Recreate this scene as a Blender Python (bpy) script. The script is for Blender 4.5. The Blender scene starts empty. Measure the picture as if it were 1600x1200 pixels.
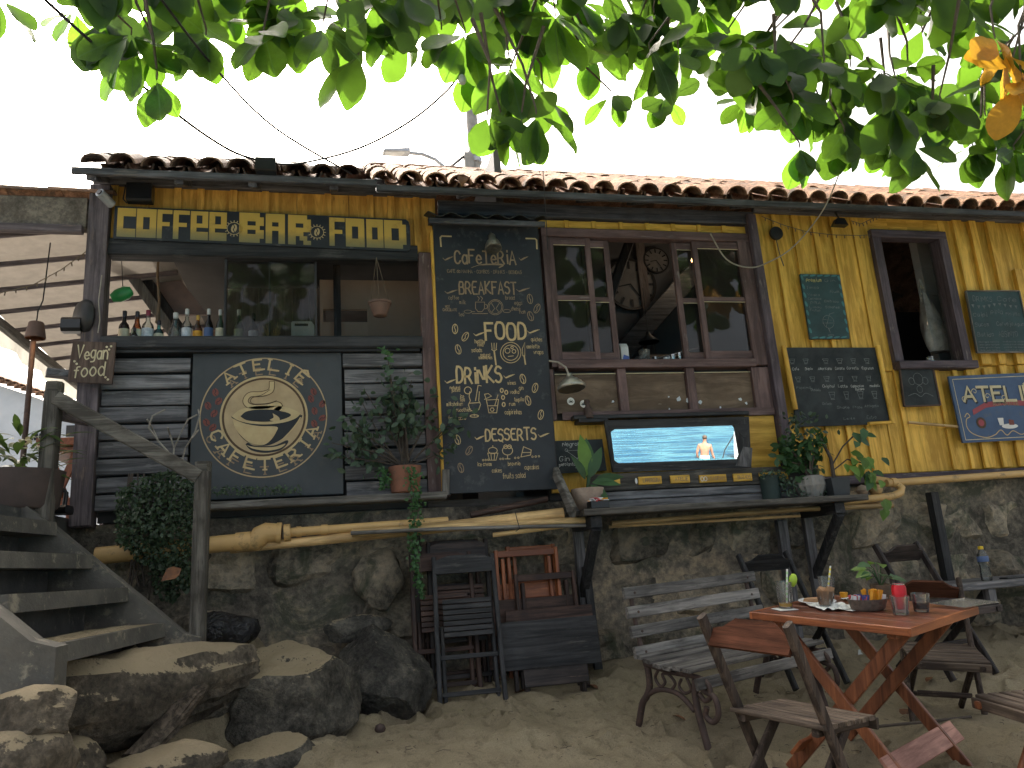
import bpy, bmesh, math, random
from mathutils import Vector, Matrix, noise
R = math.radians
random.seed(7)
S = bpy.context.scene
C = S.collection

# ---------------------------------------------------------------- camera, sky, sun, exposure
CAMZ = 0.75
YAW, PITCH, ROLL = R(13.165), R(13.208), R(-3.935)
_f = Vector((math.sin(YAW)*math.cos(PITCH), math.cos(YAW)*math.cos(PITCH), math.sin(PITCH)))
_r = Vector((math.cos(YAW), -math.sin(YAW), 0)); _u = _r.cross(_f)
CR = _r*math.cos(ROLL)+_u*math.sin(ROLL); CU = -_r*math.sin(ROLL)+_u*math.cos(ROLL); CF = _f
cam = bpy.data.objects.new('camera', bpy.data.cameras.new('camera')); C.objects.link(cam)
cam.data.sensor_width = 36; cam.data.lens = 27.0; cam.data.clip_end = 3000; cam.data.clip_start = 0.05
cam.matrix_world = Matrix(((CR.x, CU.x, -CF.x, 0), (CR.y, CU.y, -CF.y, 0), (CR.z, CU.z, -CF.z, CAMZ), (0, 0, 0, 1)))
S.camera = cam
S.render.resolution_x, S.render.resolution_y = 1024, 768

SUN_EL, SUN_AZ = R(47), R(-14)            # behind the house, a little to the left (azimuth from +Y towards +X)
w = bpy.data.worlds.new('World'); S.world = w; w.use_nodes = True
nt = w.node_tree; nt.nodes.clear()
sky = nt.nodes.new('ShaderNodeTexSky'); sky.sky_type = 'NISHITA'; sky.sun_disc = False
sky.sun_elevation = SUN_EL; sky.sun_rotation = SUN_AZ; sky.air_density = 0.6; sky.dust_density = 9.0; sky.ozone_density = 0.3
bg = nt.nodes.new('ShaderNodeBackground'); bg.inputs[1].default_value = 0.15
wo = nt.nodes.new('ShaderNodeOutputWorld'); 
hz = nt.nodes.new('ShaderNodeHueSaturation'); hz.inputs['Saturation'].default_value = 0.5          # thin white haze over the whole sky
wt = nt.nodes.new('ShaderNodeMix'); wt.data_type = 'RGBA'; wt.blend_type = 'MULTIPLY'; wt.inputs[0].default_value = 1.0; wt.inputs[7].default_value = (1.0, 0.965, 0.89, 1)   # daylight white balance
nt.links.new(sky.outputs[0], hz.inputs['Color']); nt.links.new(hz.outputs[0], wt.inputs[6]); nt.links.new(wt.outputs[2], bg.inputs[0]); nt.links.new(bg.outputs[0], wo.inputs[0])
sl = bpy.data.lights.new('sun', 'SUN'); sl.energy = 3.2; sl.angle = R(0.5); sl.color = (1, 0.95, 0.86)
so = bpy.data.objects.new('sun', sl); C.objects.link(so)
sd = Vector((math.sin(SUN_AZ)*math.cos(SUN_EL), math.cos(SUN_AZ)*math.cos(SUN_EL), math.sin(SUN_EL)))
so.rotation_euler = sd.to_track_quat('Z', 'Y').to_euler(); so.location = sd*30
S.view_settings.view_transform = 'Standard'; S.view_settings.look = 'None'; S.view_settings.gamma = 1.0
S.view_settings.exposure = 2.1

# ---------------------------------------------------------------- helpers: measuring
FPX = 1200.0
def ray(px, py):
    return CF + CR*((px-800)/FPX) - CU*((py-600)/FPX)
def at(px, py, Y):
    """world point where the sight line of photo pixel (px, py) reaches the plane Y"""
    d = ray(px, py); p = d*(Y/d.y); p.z += CAMZ; return p
def rect(px0, px1, py0, py1, Y):
    """upright rectangle measured in the photo on the plane Y -> x0, x1, z0, z1"""
    mx, my = (px0+px1)/2, (py0+py1)/2
    return at(px0, my, Y).x, at(px1, my, Y).x, at(mx, py1, Y).z, at(mx, py0, Y).z
def sstep(a, b, x):
    t = max(0, min(1, (x-a)/(b-a))); return t*t*(3-2*t)
def zbase(x, y):
    z = -0.13*(5.5-y)
    yl = 4.05+(x+1.2)*0.95                                    # line of the driftwood log
    k = sstep(-0.2, -0.6, x)*sstep(yl-0.1, yl+0.28, y)        # sand banked up behind it at the stair foot
    z += k*(0.40-z)*0.97
    z += sstep(-0.3, -1.0, x)*sstep(3.0, 4.0, y)*0.1*(1-k)
    z -= 0.08*sstep(0.9, 1.7, x)*sstep(5.4, 4.8, y)*sstep(-2.0, 1.0, y)   # hollow under the bench and table
    return z
_FP = {}
def _cell(i, j):
    k = (i, j)
    if k not in _FP:
        r = random.Random(i*7919+j*104729+11); _FP[k] = [((i+r.random())*0.3, (j+r.random())*0.3, r.uniform(0, 3.14), r.uniform(0.07, 0.13), r.uniform(0.45, 0.7), r.uniform(0.028, 0.066)) for _ in range(r.choice((0, 1, 1, 2)))]
    return _FP[k]
def footprints(x, y):
    i, j = int(math.floor(x/0.3)), int(math.floor(y/0.3)); h = 0
    for a in (-1, 0, 1):
        for b in (-1, 0, 1):
            for (cx, cy, an, r, asp, d) in _cell(i+a, j+b):
                dx, dy = x-cx, y-cy
                if abs(dx) > r*1.7 or abs(dy) > r*1.7: continue
                u = (dx*math.cos(an)+dy*math.sin(an))/r; v = (-dx*math.sin(an)+dy*math.cos(an))/(r*asp); q = u*u+v*v
                if q < 1: h -= d*(1-q)
                elif q < 2.6: h += d*0.45*math.sin(math.pi*(q-1)/1.6)
    return h
def zsand(x, y):
    z = zbase(x, y)
    a = 0.06*noise.noise(Vector((x*1.3, y*1.3, 0)))+0.042*noise.noise(Vector((x*3.7, y*3.7, 2)))+0.016*noise.noise(Vector((x*8, y*8, 5)))+0.007*noise.noise(Vector((x*19, y*19, 9)))
    fp = noise.noise(Vector((x*5.5+30, y*5.5, 4)))
    a -= 0.07*max(0, fp-0.2)
    a += 0.05*(abs(noise.noise(Vector((x*2.4, y*2.9, 7))))-0.22)
    if -3 < x < 7 and 1.5 < y < 5.7: a += footprints(x, y)
    return z+a

# ---------------------------------------------------------------- helpers: materials
MATS = {}
def _nodes(name):
    m = bpy.data.materials.new(name); m.use_nodes = True
    n = m.node_tree.nodes; l = m.node_tree.links; n.clear()
    o = n.new('ShaderNodeOutputMaterial'); b = n.new('ShaderNodeBsdfPrincipled'); l.new(b.outputs[0], o.inputs[0])
    return m, n, l, b, o
def _coords(n, l, scale):
    tc = n.new('ShaderNodeTexCoord'); oi = n.new('ShaderNodeObjectInfo'); mu = n.new('ShaderNodeVectorMath'); mu.operation = 'MULTIPLY_ADD'
    cb = n.new('ShaderNodeCombineXYZ')
    k = n.new('ShaderNodeMath'); k.operation = 'MULTIPLY'; k.inputs[1].default_value = 37.0; l.new(oi.outputs['Random'], k.inputs[0])
    for i in range(3): l.new(k.outputs[0], cb.inputs[i])
    mu.inputs[1].default_value = scale; l.new(tc.outputs['Object'], mu.inputs[0]); l.new(cb.outputs[0], mu.inputs[2])
    return mu.outputs[0], oi.outputs['Random']
def _noise(n, l, vec, scale, detail=6, rough=0.6, dist=0.0):
    t = n.new('ShaderNodeTexNoise'); t.inputs['Scale'].default_value = scale; t.inputs['Detail'].default_value = detail
    t.inputs['Roughness'].default_value = rough; t.inputs['Distortion'].default_value = dist; l.new(vec, t.inputs['Vector']); return t.outputs['Fac']
def _ramp(n, l, fac, stops):
    r = n.new('ShaderNodeValToRGB'); e = r.color_ramp.elements
    while len(e) < len(stops): e.new(0.5)
    for i, (p, c) in enumerate(stops):
        e[i].position = p; e[i].color = (c[0], c[1], c[2], 1) if isinstance(c, tuple) else (c, c, c, 1)
    l.new(fac, r.inputs[0]); return r.outputs[0]
def _mix(n, l, fac, a, b, mode='MIX'):
    m = n.new('ShaderNodeMix'); m.data_type = 'RGBA'; m.blend_type = mode
    for sock, v in ((0, fac), (6, a), (7, b)):
        if isinstance(v, (int, float)): m.inputs[sock].default_value = v
        elif isinstance(v, tuple): m.inputs[sock].default_value = (v[0], v[1], v[2], 1)
        else: l.new(v, m.inputs[sock])
    return m.outputs[2]
def _bump(n, l, h, b, strength, dist):
    bp = n.new('ShaderNodeBump'); bp.inputs['Strength'].default_value = strength; bp.inputs['Distance'].default_value = dist
    l.new(h, bp.inputs['Height']); l.new(bp.outputs[0], b.inputs['Normal']); return bp
def _vary(n, l, col, rnd, amt):
    mr = n.new('ShaderNodeMapRange'); mr.inputs[3].default_value = 1-amt; mr.inputs[4].default_value = 1+amt; l.new(rnd, mr.inputs[0])
    hs = n.new('ShaderNodeHueSaturation'); l.new(mr.outputs[0], hs.inputs['Value']); l.new(col, hs.inputs['Color']); return hs.outputs[0]

def wood(name, c1, c2, rough=0.75, worn=None, worn_amt=0.45, vary=0.18, grain=1.0, spec=0.3, blotch=0.6):
    """three variants, grain along the piece's longest side; worn = colour that shows where the paint has rubbed off"""
    for ax in range(3):
        m, n, l, b, o = _nodes(name+'_'+'xyz'[ax])
        sc = [14*grain]*3; sc[ax] = 0.9
        v, rnd = _coords(n, l, tuple(sc)); v2, _ = _coords(n, l, (1, 1, 1))
        g = _noise(n, l, v, 2.2, 9, 0.68, 0.6)
        col = _ramp(n, l, g, [(0.40, tuple(k*0.72 for k in c1)), (0.62, tuple(k*1.08 for k in c2))])
        blot = _noise(n, l, v2, 3.0, 5, 0.6)
        col = _mix(n, l, _ramp(n, l, blot, [(0.42, 0.0), (0.64, blotch)]), col, tuple(k*0.6 for k in c1))
        if worn:
            wv = _noise(n, l, v, 3.5, 10, 0.75, 0.2)
            wm = _mix(n, l, 0.45, wv, blot); wt = 0.5+(worn_amt-0.5)*0.42
            col = _mix(n, l, _ramp(n, l, wm, [(wt+0.01, 0.0), (wt+0.06, 0.9)]), col, worn)
        col = _vary(n, l, col, rnd, vary)
        l.new(col, b.inputs['Base Color']); b.inputs['Roughness'].default_value = rough; b.inputs['Specular IOR Level'].default_value = spec
        _bump(n, l, g, b, 0.55, 0.006)
        MATS[name+'_'+'xyz'[ax]] = m
    MATS[name] = ('axis', name)
def paint(name, c1, c2=None, rough=0.6, scale=5.0, bump=0.15, dirt=None, dirt_amt=0.55, metallic=0.0, vary=0.0, spec=0.4, fine=60.0):
    m, n, l, b, o = _nodes(name); c2 = c2 or tuple(k*0.75 for k in c1)
    v, rnd = _coords(n, l, (1, 1, 1))
    a = _noise(n, l, v, scale, 8, 0.62); f = _noise(n, l, v, fine, 4, 0.6)
    col = _ramp(n, l, a, [(0.38, c1), (0.62, c2)]); dt = 0.5+(dirt_amt-0.5)*0.5
    if dirt: col = _mix(n, l, _ramp(n, l, _noise(n, l, v, scale*2.3, 9, 0.72), [(dt, 0.0), (dt+0.1, 0.85)]), col, dirt)
    if vary: col = _vary(n, l, col, rnd, vary)
    l.new(col, b.inputs['Base Color']); b.inputs['Roughness'].default_value = rough; b.inputs['Metallic'].default_value = metallic
    b.inputs['Specular IOR Level'].default_value = spec
    if bump: _bump(n, l, f, b, bump, 0.004)
    MATS[name] = m
def rockmat(name, cols, scale=2.5, bump=0.9, top=None, top_lo=0.55, moss=None, vary=0.12):
    m, n, l, b, o = _nodes(name)
    v, rnd = _coords(n, l, (1, 1, 1))
    a = _noise(n, l, v, scale, 12, 0.7, 0.5); f = _noise(n, l, v, scale*9, 8, 0.7)
    mm = _mix(n, l, 0.4, a, f)
    k = len(cols); col = _ramp(n, l, mm, [(0.41+0.2*i/(k-1), c) for i, c in enumerate(cols)])
    if moss: col = _mix(n, l, _ramp(n, l, _noise(n, l, v, scale*0.8, 8, 0.7, 1.0), [(0.53, 0.0), (0.61, 0.8)]), col, moss)
    col = _vary(n, l, col, rnd, vary)
    if top:     # sand that has settled on upward faces
        ge = n.new('ShaderNodeNewGeometry'); sx = n.new('ShaderNodeSeparateXYZ'); l.new(ge.outputs['Normal'], sx.inputs[0])
        ad = n.new('ShaderNodeMath'); ad.operation = 'MULTIPLY_ADD'; ad.inputs[1].default_value = 1.0; l.new(f, ad.inputs[0]); l.new(sx.outputs[2], ad.inputs[2])
        ad2 = n.new('ShaderNodeMath'); ad2.operation = 'MULTIPLY_ADD'; ad2.inputs[1].default_value = 0.5; l.new(a, ad2.inputs[0]); l.new(ad.outputs[0], ad2.inputs[2])
        hf = n.new('ShaderNodeMath'); hf.operation = 'MULTIPLY'; hf.inputs[1].default_value = 0.5; l.new(ad2.outputs[0], hf.inputs[0])
        col = _mix(n, l, _ramp(n, l, hf.outputs[0], [(top_lo/2, 0.0), (top_lo/2+0.03, 1.0)]), col, top)
    l.new(col, b.inputs['Base Color']); b.inputs['Roughness'].default_value = 0.95; b.inputs['Specular IOR Level'].default_value = 0.15
    _bump(n, l, mm, b, bump, 0.06)
    MATS[name] = m
def glassmat(name, tint=(1, 1, 1), refl=1.0, dirty=0.0, ior=1.5):
    m, n, l, b, o = _nodes(name); n.remove(b)
    t = n.new('ShaderNodeBsdfTransparent'); t.inputs[0].default_value = (*tint, 1)
    g = n.new('ShaderNodeBsdfGlossy'); g.inputs['Roughness'].default_value = 0.03; g.inputs[0].default_value = (refl, refl, refl, 1)
    fr = n.new('ShaderNodeFresnel'); fr.inputs[0].default_value = ior
    mx = n.new('ShaderNodeMixShader'); l.new(fr.outputs[0], mx.inputs[0]); l.new(t.outputs[0], mx.inputs[1]); l.new(g.outputs[0], mx.inputs[2])
    out = mx.outputs[0]
    if dirty:
        v, rnd = _coords(n, l, (1, 1, 1)); d = n.new('ShaderNodeBsdfDiffuse'); d.inputs[0].default_value = (0.5, 0.48, 0.45, 1)
        m2 = n.new('ShaderNodeMixShader'); l.new(_ramp(n, l, _noise(n, l, v, 4, 8, 0.7), [(0.4, dirty*0.3), (0.8, dirty)]), m2.inputs[0]); l.new(out, m2.inputs[1]); l.new(d.outputs[0], m2.inputs[2]); out = m2.outputs[0]
    l.new(out, o.inputs[0]); MATS[name] = m
def leafmat(name, c, tr, mixf=0.45, rough=0.45, vary=0.3, vein=False, spec=0.4):
    m, n, l, b, o = _nodes(name)
    v, rnd = _coords(n, l, (1, 1, 1))
    a = _noise(n, l, v, 9, 5, 0.6)
    col = _ramp(n, l, a, [(0.3, c), (0.75, tuple(k*0.7 for k in c))]); col = _vary(n, l, col, rnd, vary)
    tcol = _vary(n, l, _ramp(n, l, a, [(0.3, tr), (0.8, tuple(k*0.75 for k in tr))]), rnd, vary)
    if vein:    # midrib and side veins, in the leaf's own coordinates
        tc = n.new('ShaderNodeTexCoord'); sp = n.new('ShaderNodeSeparateXYZ'); l.new(tc.outputs['Object'], sp.inputs[0])
        ab = n.new('ShaderNodeMath'); ab.operation = 'ABSOLUTE'; l.new(sp.outputs[0], ab.inputs[0])
        mid = _ramp(n, l, ab.outputs[0], [(0.008, 1.0), (0.02, 0.0)])
        sv_ = n.new('ShaderNodeMath'); sv_.operation = 'MULTIPLY_ADD'; sv_.inputs[1].default_value = -0.75; l.new(ab.outputs[0], sv_.inputs[0]); l.new(sp.outputs[1], sv_.inputs[2])
        fr = n.new('ShaderNodeMath'); fr.operation = 'MULTIPLY'; fr.inputs[1].default_value = 11.0; l.new(sv_.outputs[0], fr.inputs[0])
        fc = n.new('ShaderNodeMath'); fc.operation = 'FRACT'; l.new(fr.outputs[0], fc.inputs[0])
        side = _ramp(n, l, fc.outputs[0], [(0.0, 0.55), (0.14, 0.0)])
        vm = _mix(n, l, 1.0, mid, side, 'LIGHTEN')
        col = _mix(n, l, vm, col, tuple(min(1, k*1.9+.03) for k in c)); tcol = _mix(n, l, vm, tcol, tuple(k*0.45 for k in tr))
    l.new(col, b.inputs['Base Color']); b.inputs['Roughness'].default_value = rough; b.inputs['Specular IOR Level'].default_value = spec
    t = n.new('ShaderNodeBsdfTranslucent'); l.new(tcol, t.inputs[0])
    mx = n.new('ShaderNodeMixShader'); mx.inputs[0].default_value = mixf; l.new(b.outputs[0], mx.inputs[1]); l.new(t.outputs[0], mx.inputs[2]); l.new(mx.outputs[0], o.inputs[0])
    _bump(n, l, a, b, 0.25, 0.01)
    MATS[name] = m
def emit(name, c, s):
    m, n, l, b, o = _nodes(name); b.inputs['Base Color'].default_value = (*c, 1); b.inputs['Emission Color'].default_value = (*c, 1); b.inputs['Emission Strength'].default_value = s; MATS[name] = m

# woods
wood('dark_plank', (0.105, 0.103, 0.108), (0.22, 0.212, 0.218), 0.8, (0.22, 0.21, 0.21), 0.6, 0.22)
wood('black_wood', (0.017, 0.018, 0.02), (0.045, 0.044, 0.046), 0.6, (0.075, 0.07, 0.066), 0.62, 0.2)
wood('eave_wood', (0.05, 0.051, 0.06), (0.115, 0.115, 0.13), 0.85, (0.13, 0.115, 0.105), 0.62, 0.3)
wood('grey_wood', (0.1, 0.092, 0.083), (0.23, 0.215, 0.195), 0.85, None, 0.5, 0.15)
wood('post_wood', (0.085, 0.068, 0.074), (0.165, 0.135, 0.14), 0.75, (0.16, 0.12, 0.1), 0.64, 0.1)
wood('red_brown', (0.115, 0.07, 0.066), (0.175, 0.112, 0.105), 0.6, (0.24, 0.2, 0.18), 0.68, 0.08, 0.7)
wood('purple_brown', (0.075, 0.056, 0.068), (0.125, 0.096, 0.112), 0.65, (0.2, 0.17, 0.16), 0.67, 0.08)
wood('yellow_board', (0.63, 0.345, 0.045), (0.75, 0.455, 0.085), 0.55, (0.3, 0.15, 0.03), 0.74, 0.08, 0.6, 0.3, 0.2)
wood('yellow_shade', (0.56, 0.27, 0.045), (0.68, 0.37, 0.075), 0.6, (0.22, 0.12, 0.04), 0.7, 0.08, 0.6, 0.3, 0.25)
wood('table_leg', (0.16, 0.052, 0.024), (0.28, 0.1, 0.042), 0.45, None, 0.5, 0.22, 0.8, 0.4)
wood('orange_wood', (0.25, 0.072, 0.026), (0.38, 0.125, 0.044), 0.42, None, 0.5, 0.12, 0.8, 0.45)
wood('table_top', (0.13, 0.042, 0.025), (0.21, 0.07, 0.037), 0.3, None, 0.5, 0.05, 0.8, 0.5)
wood('chair_back', (0.06, 0.024, 0.014), (0.11, 0.042, 0.024), 0.9, (0.07, 0.04, 0.03), 0.6, 0.15, 1.0, 0.12)
wood('chair_leg', (0.035, 0.024, 0.019), (0.09, 0.064, 0.05), 0.75, (0.14, 0.105, 0.08), 0.62, 0.2)
wood('seat_slat', (0.055, 0.038, 0.028), (0.16, 0.12, 0.09), 0.75, (0.05, 0.035, 0.028), 0.55, 0.25)
wood('bench_slat', (0.085, 0.079, 0.075), (0.23, 0.215, 0.2), 0.55, (0.035, 0.031, 0.03), 0.54, 0.28, 1.0, 0.5)
wood('stack_wood', (0.02, 0.017, 0.017), (0.06, 0.045, 0.042), 0.55, (0.13, 0.09, 0.07), 0.66, 0.3)
wood('stack_red', (0.035, 0.021, 0.017), (0.09, 0.05, 0.038), 0.6, (0.03, 0.02, 0.02), 0.58, 0.25)
wood('pink_plank', (0.36, 0.17, 0.13), (0.5, 0.26, 0.2), 0.6, None, 0.5, 0.05)
wood('bamboo', (0.45, 0.29, 0.13), (0.58, 0.39, 0.18), 0.5, (0.2, 0.13, 0.06), 0.63, 0.18, 0.7)
wood('rail_wood', (0.085, 0.076, 0.064), (0.18, 0.165, 0.14), 0.9, (0.055, 0.048, 0.04), 0.56, 0.08)
wood('shelf_wood', (0.045, 0.041, 0.036), (0.11, 0.1, 0.088), 0.8, (0.17, 0.155, 0.135), 0.6, 0.15)
wood('sign_wood', (0.085, 0.056, 0.044), (0.14, 0.095, 0.075), 0.8, None, 0.5, 0.05)
wood('hardboard', (0.135, 0.092, 0.06), (0.185, 0.132, 0.09), 0.7, (0.32, 0.28, 0.22), 0.72, 0.06, 0.3)
wood('inner_wood', (0.12, 0.1, 0.09), (0.2, 0.165, 0.15), 0.8, None, 0.5, 0.15, 0.7)
wood('log_bark', (0.05, 0.04, 0.03), (0.16, 0.125, 0.095), 0.95, None, 0.5, 0.1, 1.3)
# paints
paint('board_black', (0.016, 0.019, 0.024), (0.026, 0.03, 0.036), 0.55, 3, 0.12, (0.075, 0.075, 0.075), 0.66)
paint('panel_black', (0.04, 0.046, 0.05), (0.056, 0.062, 0.067), 0.6, 2.5, 0.15, (0.06, 0.06, 0.055), 0.67)
paint('chalk_black', (0.014, 0.019, 0.022), (0.035, 0.042, 0.045), 0.8, 6, 0.1)
paint('board_green', (0.02, 0.045, 0.05), (0.03, 0.07, 0.075), 0.7, 5, 0.1)
paint('teal_paint', (0.06, 0.19, 0.2), None, 0.7, 6, 0.05)
paint('sign_blue', (0.035, 0.07, 0.15), (0.05, 0.095, 0.19), 0.5, 4, 0.1, (0.09, 0.1, 0.12), 0.65)
paint('sign_red', (0.32, 0.06, 0.075), None, 0.6)
paint('tan_paint', (0.46, 0.34, 0.19), (0.38, 0.275, 0.15), 0.6, 9, 0.1)
paint('gold_paint', (0.52, 0.4, 0.21), (0.45, 0.33, 0.165), 0.6, 9, 0.1)
paint('cream_paint', (0.6, 0.52, 0.33), None, 0.7, 9, 0.05)
paint('brown_paint', (0.1, 0.06, 0.04), None, 0.7, 9, 0.05)
paint('rim_brown', (0.09, 0.05, 0.025), (0.06, 0.035, 0.018), 0.7, 40, 0.05)
paint('bean_red', (0.2, 0.055, 0.04), (0.14, 0.04, 0.03), 0.6, 20, 0.05)
paint('ink_black', (0.015, 0.018, 0.022), None, 0.6, 9, 0.0)
paint('chalk_white', (0.42, 0.42, 0.40), (0.25, 0.26, 0.26), 0.95, 40, 0.0)
paint('chalk_faint', (0.19, 0.2, 0.2), (0.1, 0.11, 0.11), 0.95, 40, 0.0)
paint('chalk_yellow', (0.42, 0.38, 0.16), (0.3, 0.28, 0.13), 0.95, 40, 0.0)
paint('letter_brown', (0.30, 0.215, 0.13), (0.22, 0.155, 0.1), 0.8, 25, 0.0)
paint('letter_gold', (0.58, 0.43, 0.22), (0.46, 0.34, 0.18), 0.8, 25, 0.0)
paint('white_paint', (0.74, 0.73, 0.7), (0.62, 0.61, 0.58), 0.6, 3, 0.1)
paint('far_white', (0.6, 0.64, 0.68), (0.5, 0.54, 0.58), 0.8, 1.5, 0.1, (0.3, 0.32, 0.33), 0.7)
paint('pipe_yellow', (0.58, 0.37, 0.15), (0.5, 0.315, 0.125), 0.45, 4, 0.1, (0.2, 0.14, 0.07), 0.63)
paint('terracotta', (0.3, 0.13, 0.08), (0.22, 0.1, 0.065), 0.85, 6, 0.3, (0.12, 0.08, 0.06), 0.62, vary=0.15)
paint('planter_brown', (0.085, 0.062, 0.055), (0.06, 0.046, 0.042), 0.8, 6, 0.2)
paint('pot_brown', (0.17, 0.1, 0.075), (0.12, 0.075, 0.06), 0.8, 6, 0.2)
paint('pot_pale', (0.36, 0.28, 0.22), (0.26, 0.2, 0.16), 0.9, 18, 0.9, fine=40)
paint('pot_cement', (0.27, 0.255, 0.235), (0.2, 0.19, 0.175), 0.9, 10, 0.4)
paint('pot_dark', (0.035, 0.04, 0.045), None, 0.5, 6, 0.1)
paint('pot_green', (0.03, 0.05, 0.045), None, 0.6, 6, 0.2)
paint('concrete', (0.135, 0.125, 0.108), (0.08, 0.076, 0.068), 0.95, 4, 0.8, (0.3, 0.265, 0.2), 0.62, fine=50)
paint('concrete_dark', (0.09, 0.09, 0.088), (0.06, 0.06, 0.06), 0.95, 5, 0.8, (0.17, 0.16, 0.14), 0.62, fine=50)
leafmat('canvas', (0.38, 0.335, 0.285), (0.12, 0.105, 0.088), 0.35, 0.85, 0.03)
paint('metal_dark', (0.035, 0.034, 0.034), None, 0.5, 8, 0.2, metallic=0.3)
paint('iron_rust', (0.045, 0.03, 0.026), (0.075, 0.048, 0.04), 0.7, 14, 0.5, (0.12, 0.07, 0.05), 0.62)
paint('lamp_metal', (0.42, 0.41, 0.36), (0.33, 0.32, 0.28), 0.38, 8, 0.15, (0.2, 0.19, 0.16), 0.62, metallic=0.75)
paint('steel', (0.5, 0.5, 0.5), None, 0.25, 8, 0.05, metallic=0.9)
paint('galv', (0.45, 0.47, 0.5), None, 0.5, 8, 0.1, metallic=0.4)
paint('pole_concrete', (0.32, 0.31, 0.29), (0.24, 0.235, 0.22), 0.9, 8, 0.3)
paint('cable_black', (0.02, 0.02, 0.022), None, 0.6, 8, 0.0)
paint('cable_pale', (0.36, 0.32, 0.26), None, 0.7, 8, 0.0)
paint('string_brown', (0.17, 0.13, 0.09), None, 0.8, 8, 0.0)
paint('plaster_grey', (0.12, 0.12, 0.124), (0.1, 0.1, 0.103), 0.9, 2, 0.2)
paint('plaster_brown', (0.36, 0.265, 0.2), (0.3, 0.22, 0.165), 0.9, 2, 0.2)
paint('rust_sheet', (0.27, 0.185, 0.155), (0.2, 0.14, 0.125), 0.8, 6, 0.3)
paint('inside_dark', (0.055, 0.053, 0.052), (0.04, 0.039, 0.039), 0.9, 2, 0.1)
paint('tile_white', (0.55, 0.55, 0.53), None, 0.3, 2, 0.0)
paint('plastic_black', (0.012, 0.012, 0.013), None, 0.28, 6, 0.15, spec=0.5)
paint('plastic_white', (0.65, 0.66, 0.66), None, 0.4, 6, 0.05)
paint('plastic_green', (0.03, 0.25, 0.07), None, 0.35, 6, 0.05)
paint('plastic_blue', (0.05, 0.1, 0.35), None, 0.4, 6, 0.0)
paint('can_red', (0.55, 0.015, 0.025), (0.42, 0.012, 0.02), 0.3, 6, 0.0, metallic=0.35)
paint('sachet_red', (0.5, 0.08, 0.09), None, 0.5); paint('sachet_blue', (0.06, 0.07, 0.25), None, 0.5)
paint('sachet_orange', (0.75, 0.33, 0.02), None, 0.45); paint('sachet_white', (0.7, 0.7, 0.7), None, 0.5)
paint('paper', (0.6, 0.62, 0.6), (0.5, 0.52, 0.5), 0.85, 12, 0.4)
paint('kraft', (0.36, 0.21, 0.11), None, 0.8, 12, 0.3)
paint('wicker', (0.15, 0.115, 0.09), (0.09, 0.07, 0.055), 0.8, 60, 0.6)
paint('lime', (0.35, 0.52, 0.04), None, 0.35); paint('lime_flesh', (0.55, 0.66, 0.2), None, 0.4)
paint('straw_green', (0.45, 0.7, 0.35), None, 0.5); paint('straw_yellow', (0.85, 0.72, 0.08), None, 0.5)
paint('juice', (0.7, 0.4, 0.02), None, 0.2); paint('cola', (0.02, 0.008, 0.005), None, 0.15)
paint('skin', (0.27, 0.125, 0.08), None, 0.55, 6, 0.05); paint('hair', (0.05, 0.03, 0.02), None, 0.7); paint('shorts', (0.22, 0.38, 0.35), None, 0.8)
paint('boat_white', (0.8, 0.8, 0.8), None, 0.3); paint('soil', (0.03, 0.022, 0.017), None, 0.95)
paint('twig', (0.09, 0.07, 0.055), (0.06, 0.048, 0.04), 0.9, 20, 0.4)
paint('twig_pale', (0.3, 0.27, 0.23), None, 0.9, 20, 0.2)
paint('dead_leaf', (0.2, 0.085, 0.035), (0.12, 0.055, 0.03), 0.7, 20, 0.4, vary=0.35)
paint('bark', (0.13, 0.105, 0.085), (0.08, 0.065, 0.052), 0.95, 9, 0.9)
paint('label_cream', (0.6, 0.55, 0.4), None, 0.6, 30, 0.0); paint('label_white', (0.62, 0.64, 0.66), (0.4, 0.42, 0.46), 0.6, 45, 0.0)
paint('label_amber', (0.65, 0.3, 0.02), None, 0.5, 30, 0.0); paint('label_blue', (0.1, 0.16, 0.32), None, 0.6); paint('label_green', (0.3, 0.36, 0.2), (0.2, 0.25, 0.14), 0.6, 40, 0.0)
paint('cap_dark', (0.03, 0.03, 0.04), None, 0.35); paint('cap_white', (0.55, 0.55, 0.52), None, 0.4); paint('cap_red', (0.25, 0.03, 0.06), None, 0.35); paint('cap_gold', (0.55, 0.35, 0.08), None, 0.35, metallic=0.5)
paint('cap_yellow', (0.8, 0.55, 0.03), None, 0.4)
paint('dry_straw', (0.6, 0.45, 0.2), (0.5, 0.36, 0.14), 0.8)
paint('face_grey', (0.2, 0.19, 0.18), None, 0.8)
rockmat('boulder', [(0.045, 0.042, 0.036), (0.105, 0.096, 0.08), (0.21, 0.185, 0.145)], 4.5, 1.0, (0.33, 0.27, 0.175), 1.52)
rockmat('boulder_dark', [(0.04, 0.038, 0.035), (0.085, 0.08, 0.07), (0.165, 0.15, 0.122)], 4.5, 1.0, (0.3, 0.25, 0.17), 1.66)
rockmat('log_rock', [(0.05, 0.044, 0.036), (0.1, 0.085, 0.066), (0.2, 0.165, 0.125)], 3.5, 1.0, (0.33, 0.27, 0.18), 1.36)
rockmat('wall_stone', [(0.085, 0.077, 0.065), (0.2, 0.175, 0.135), (0.32, 0.27, 0.2), (0.43, 0.345, 0.24)], 2.4, 1.0, None, 1, (0.065, 0.075, 0.05), 0.35)
rockmat('wall_mortar', [(0.07, 0.063, 0.053), (0.19, 0.165, 0.13), (0.41, 0.33, 0.22)], 2.0, 1.0, None, 1, (0.06, 0.068, 0.048))
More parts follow.
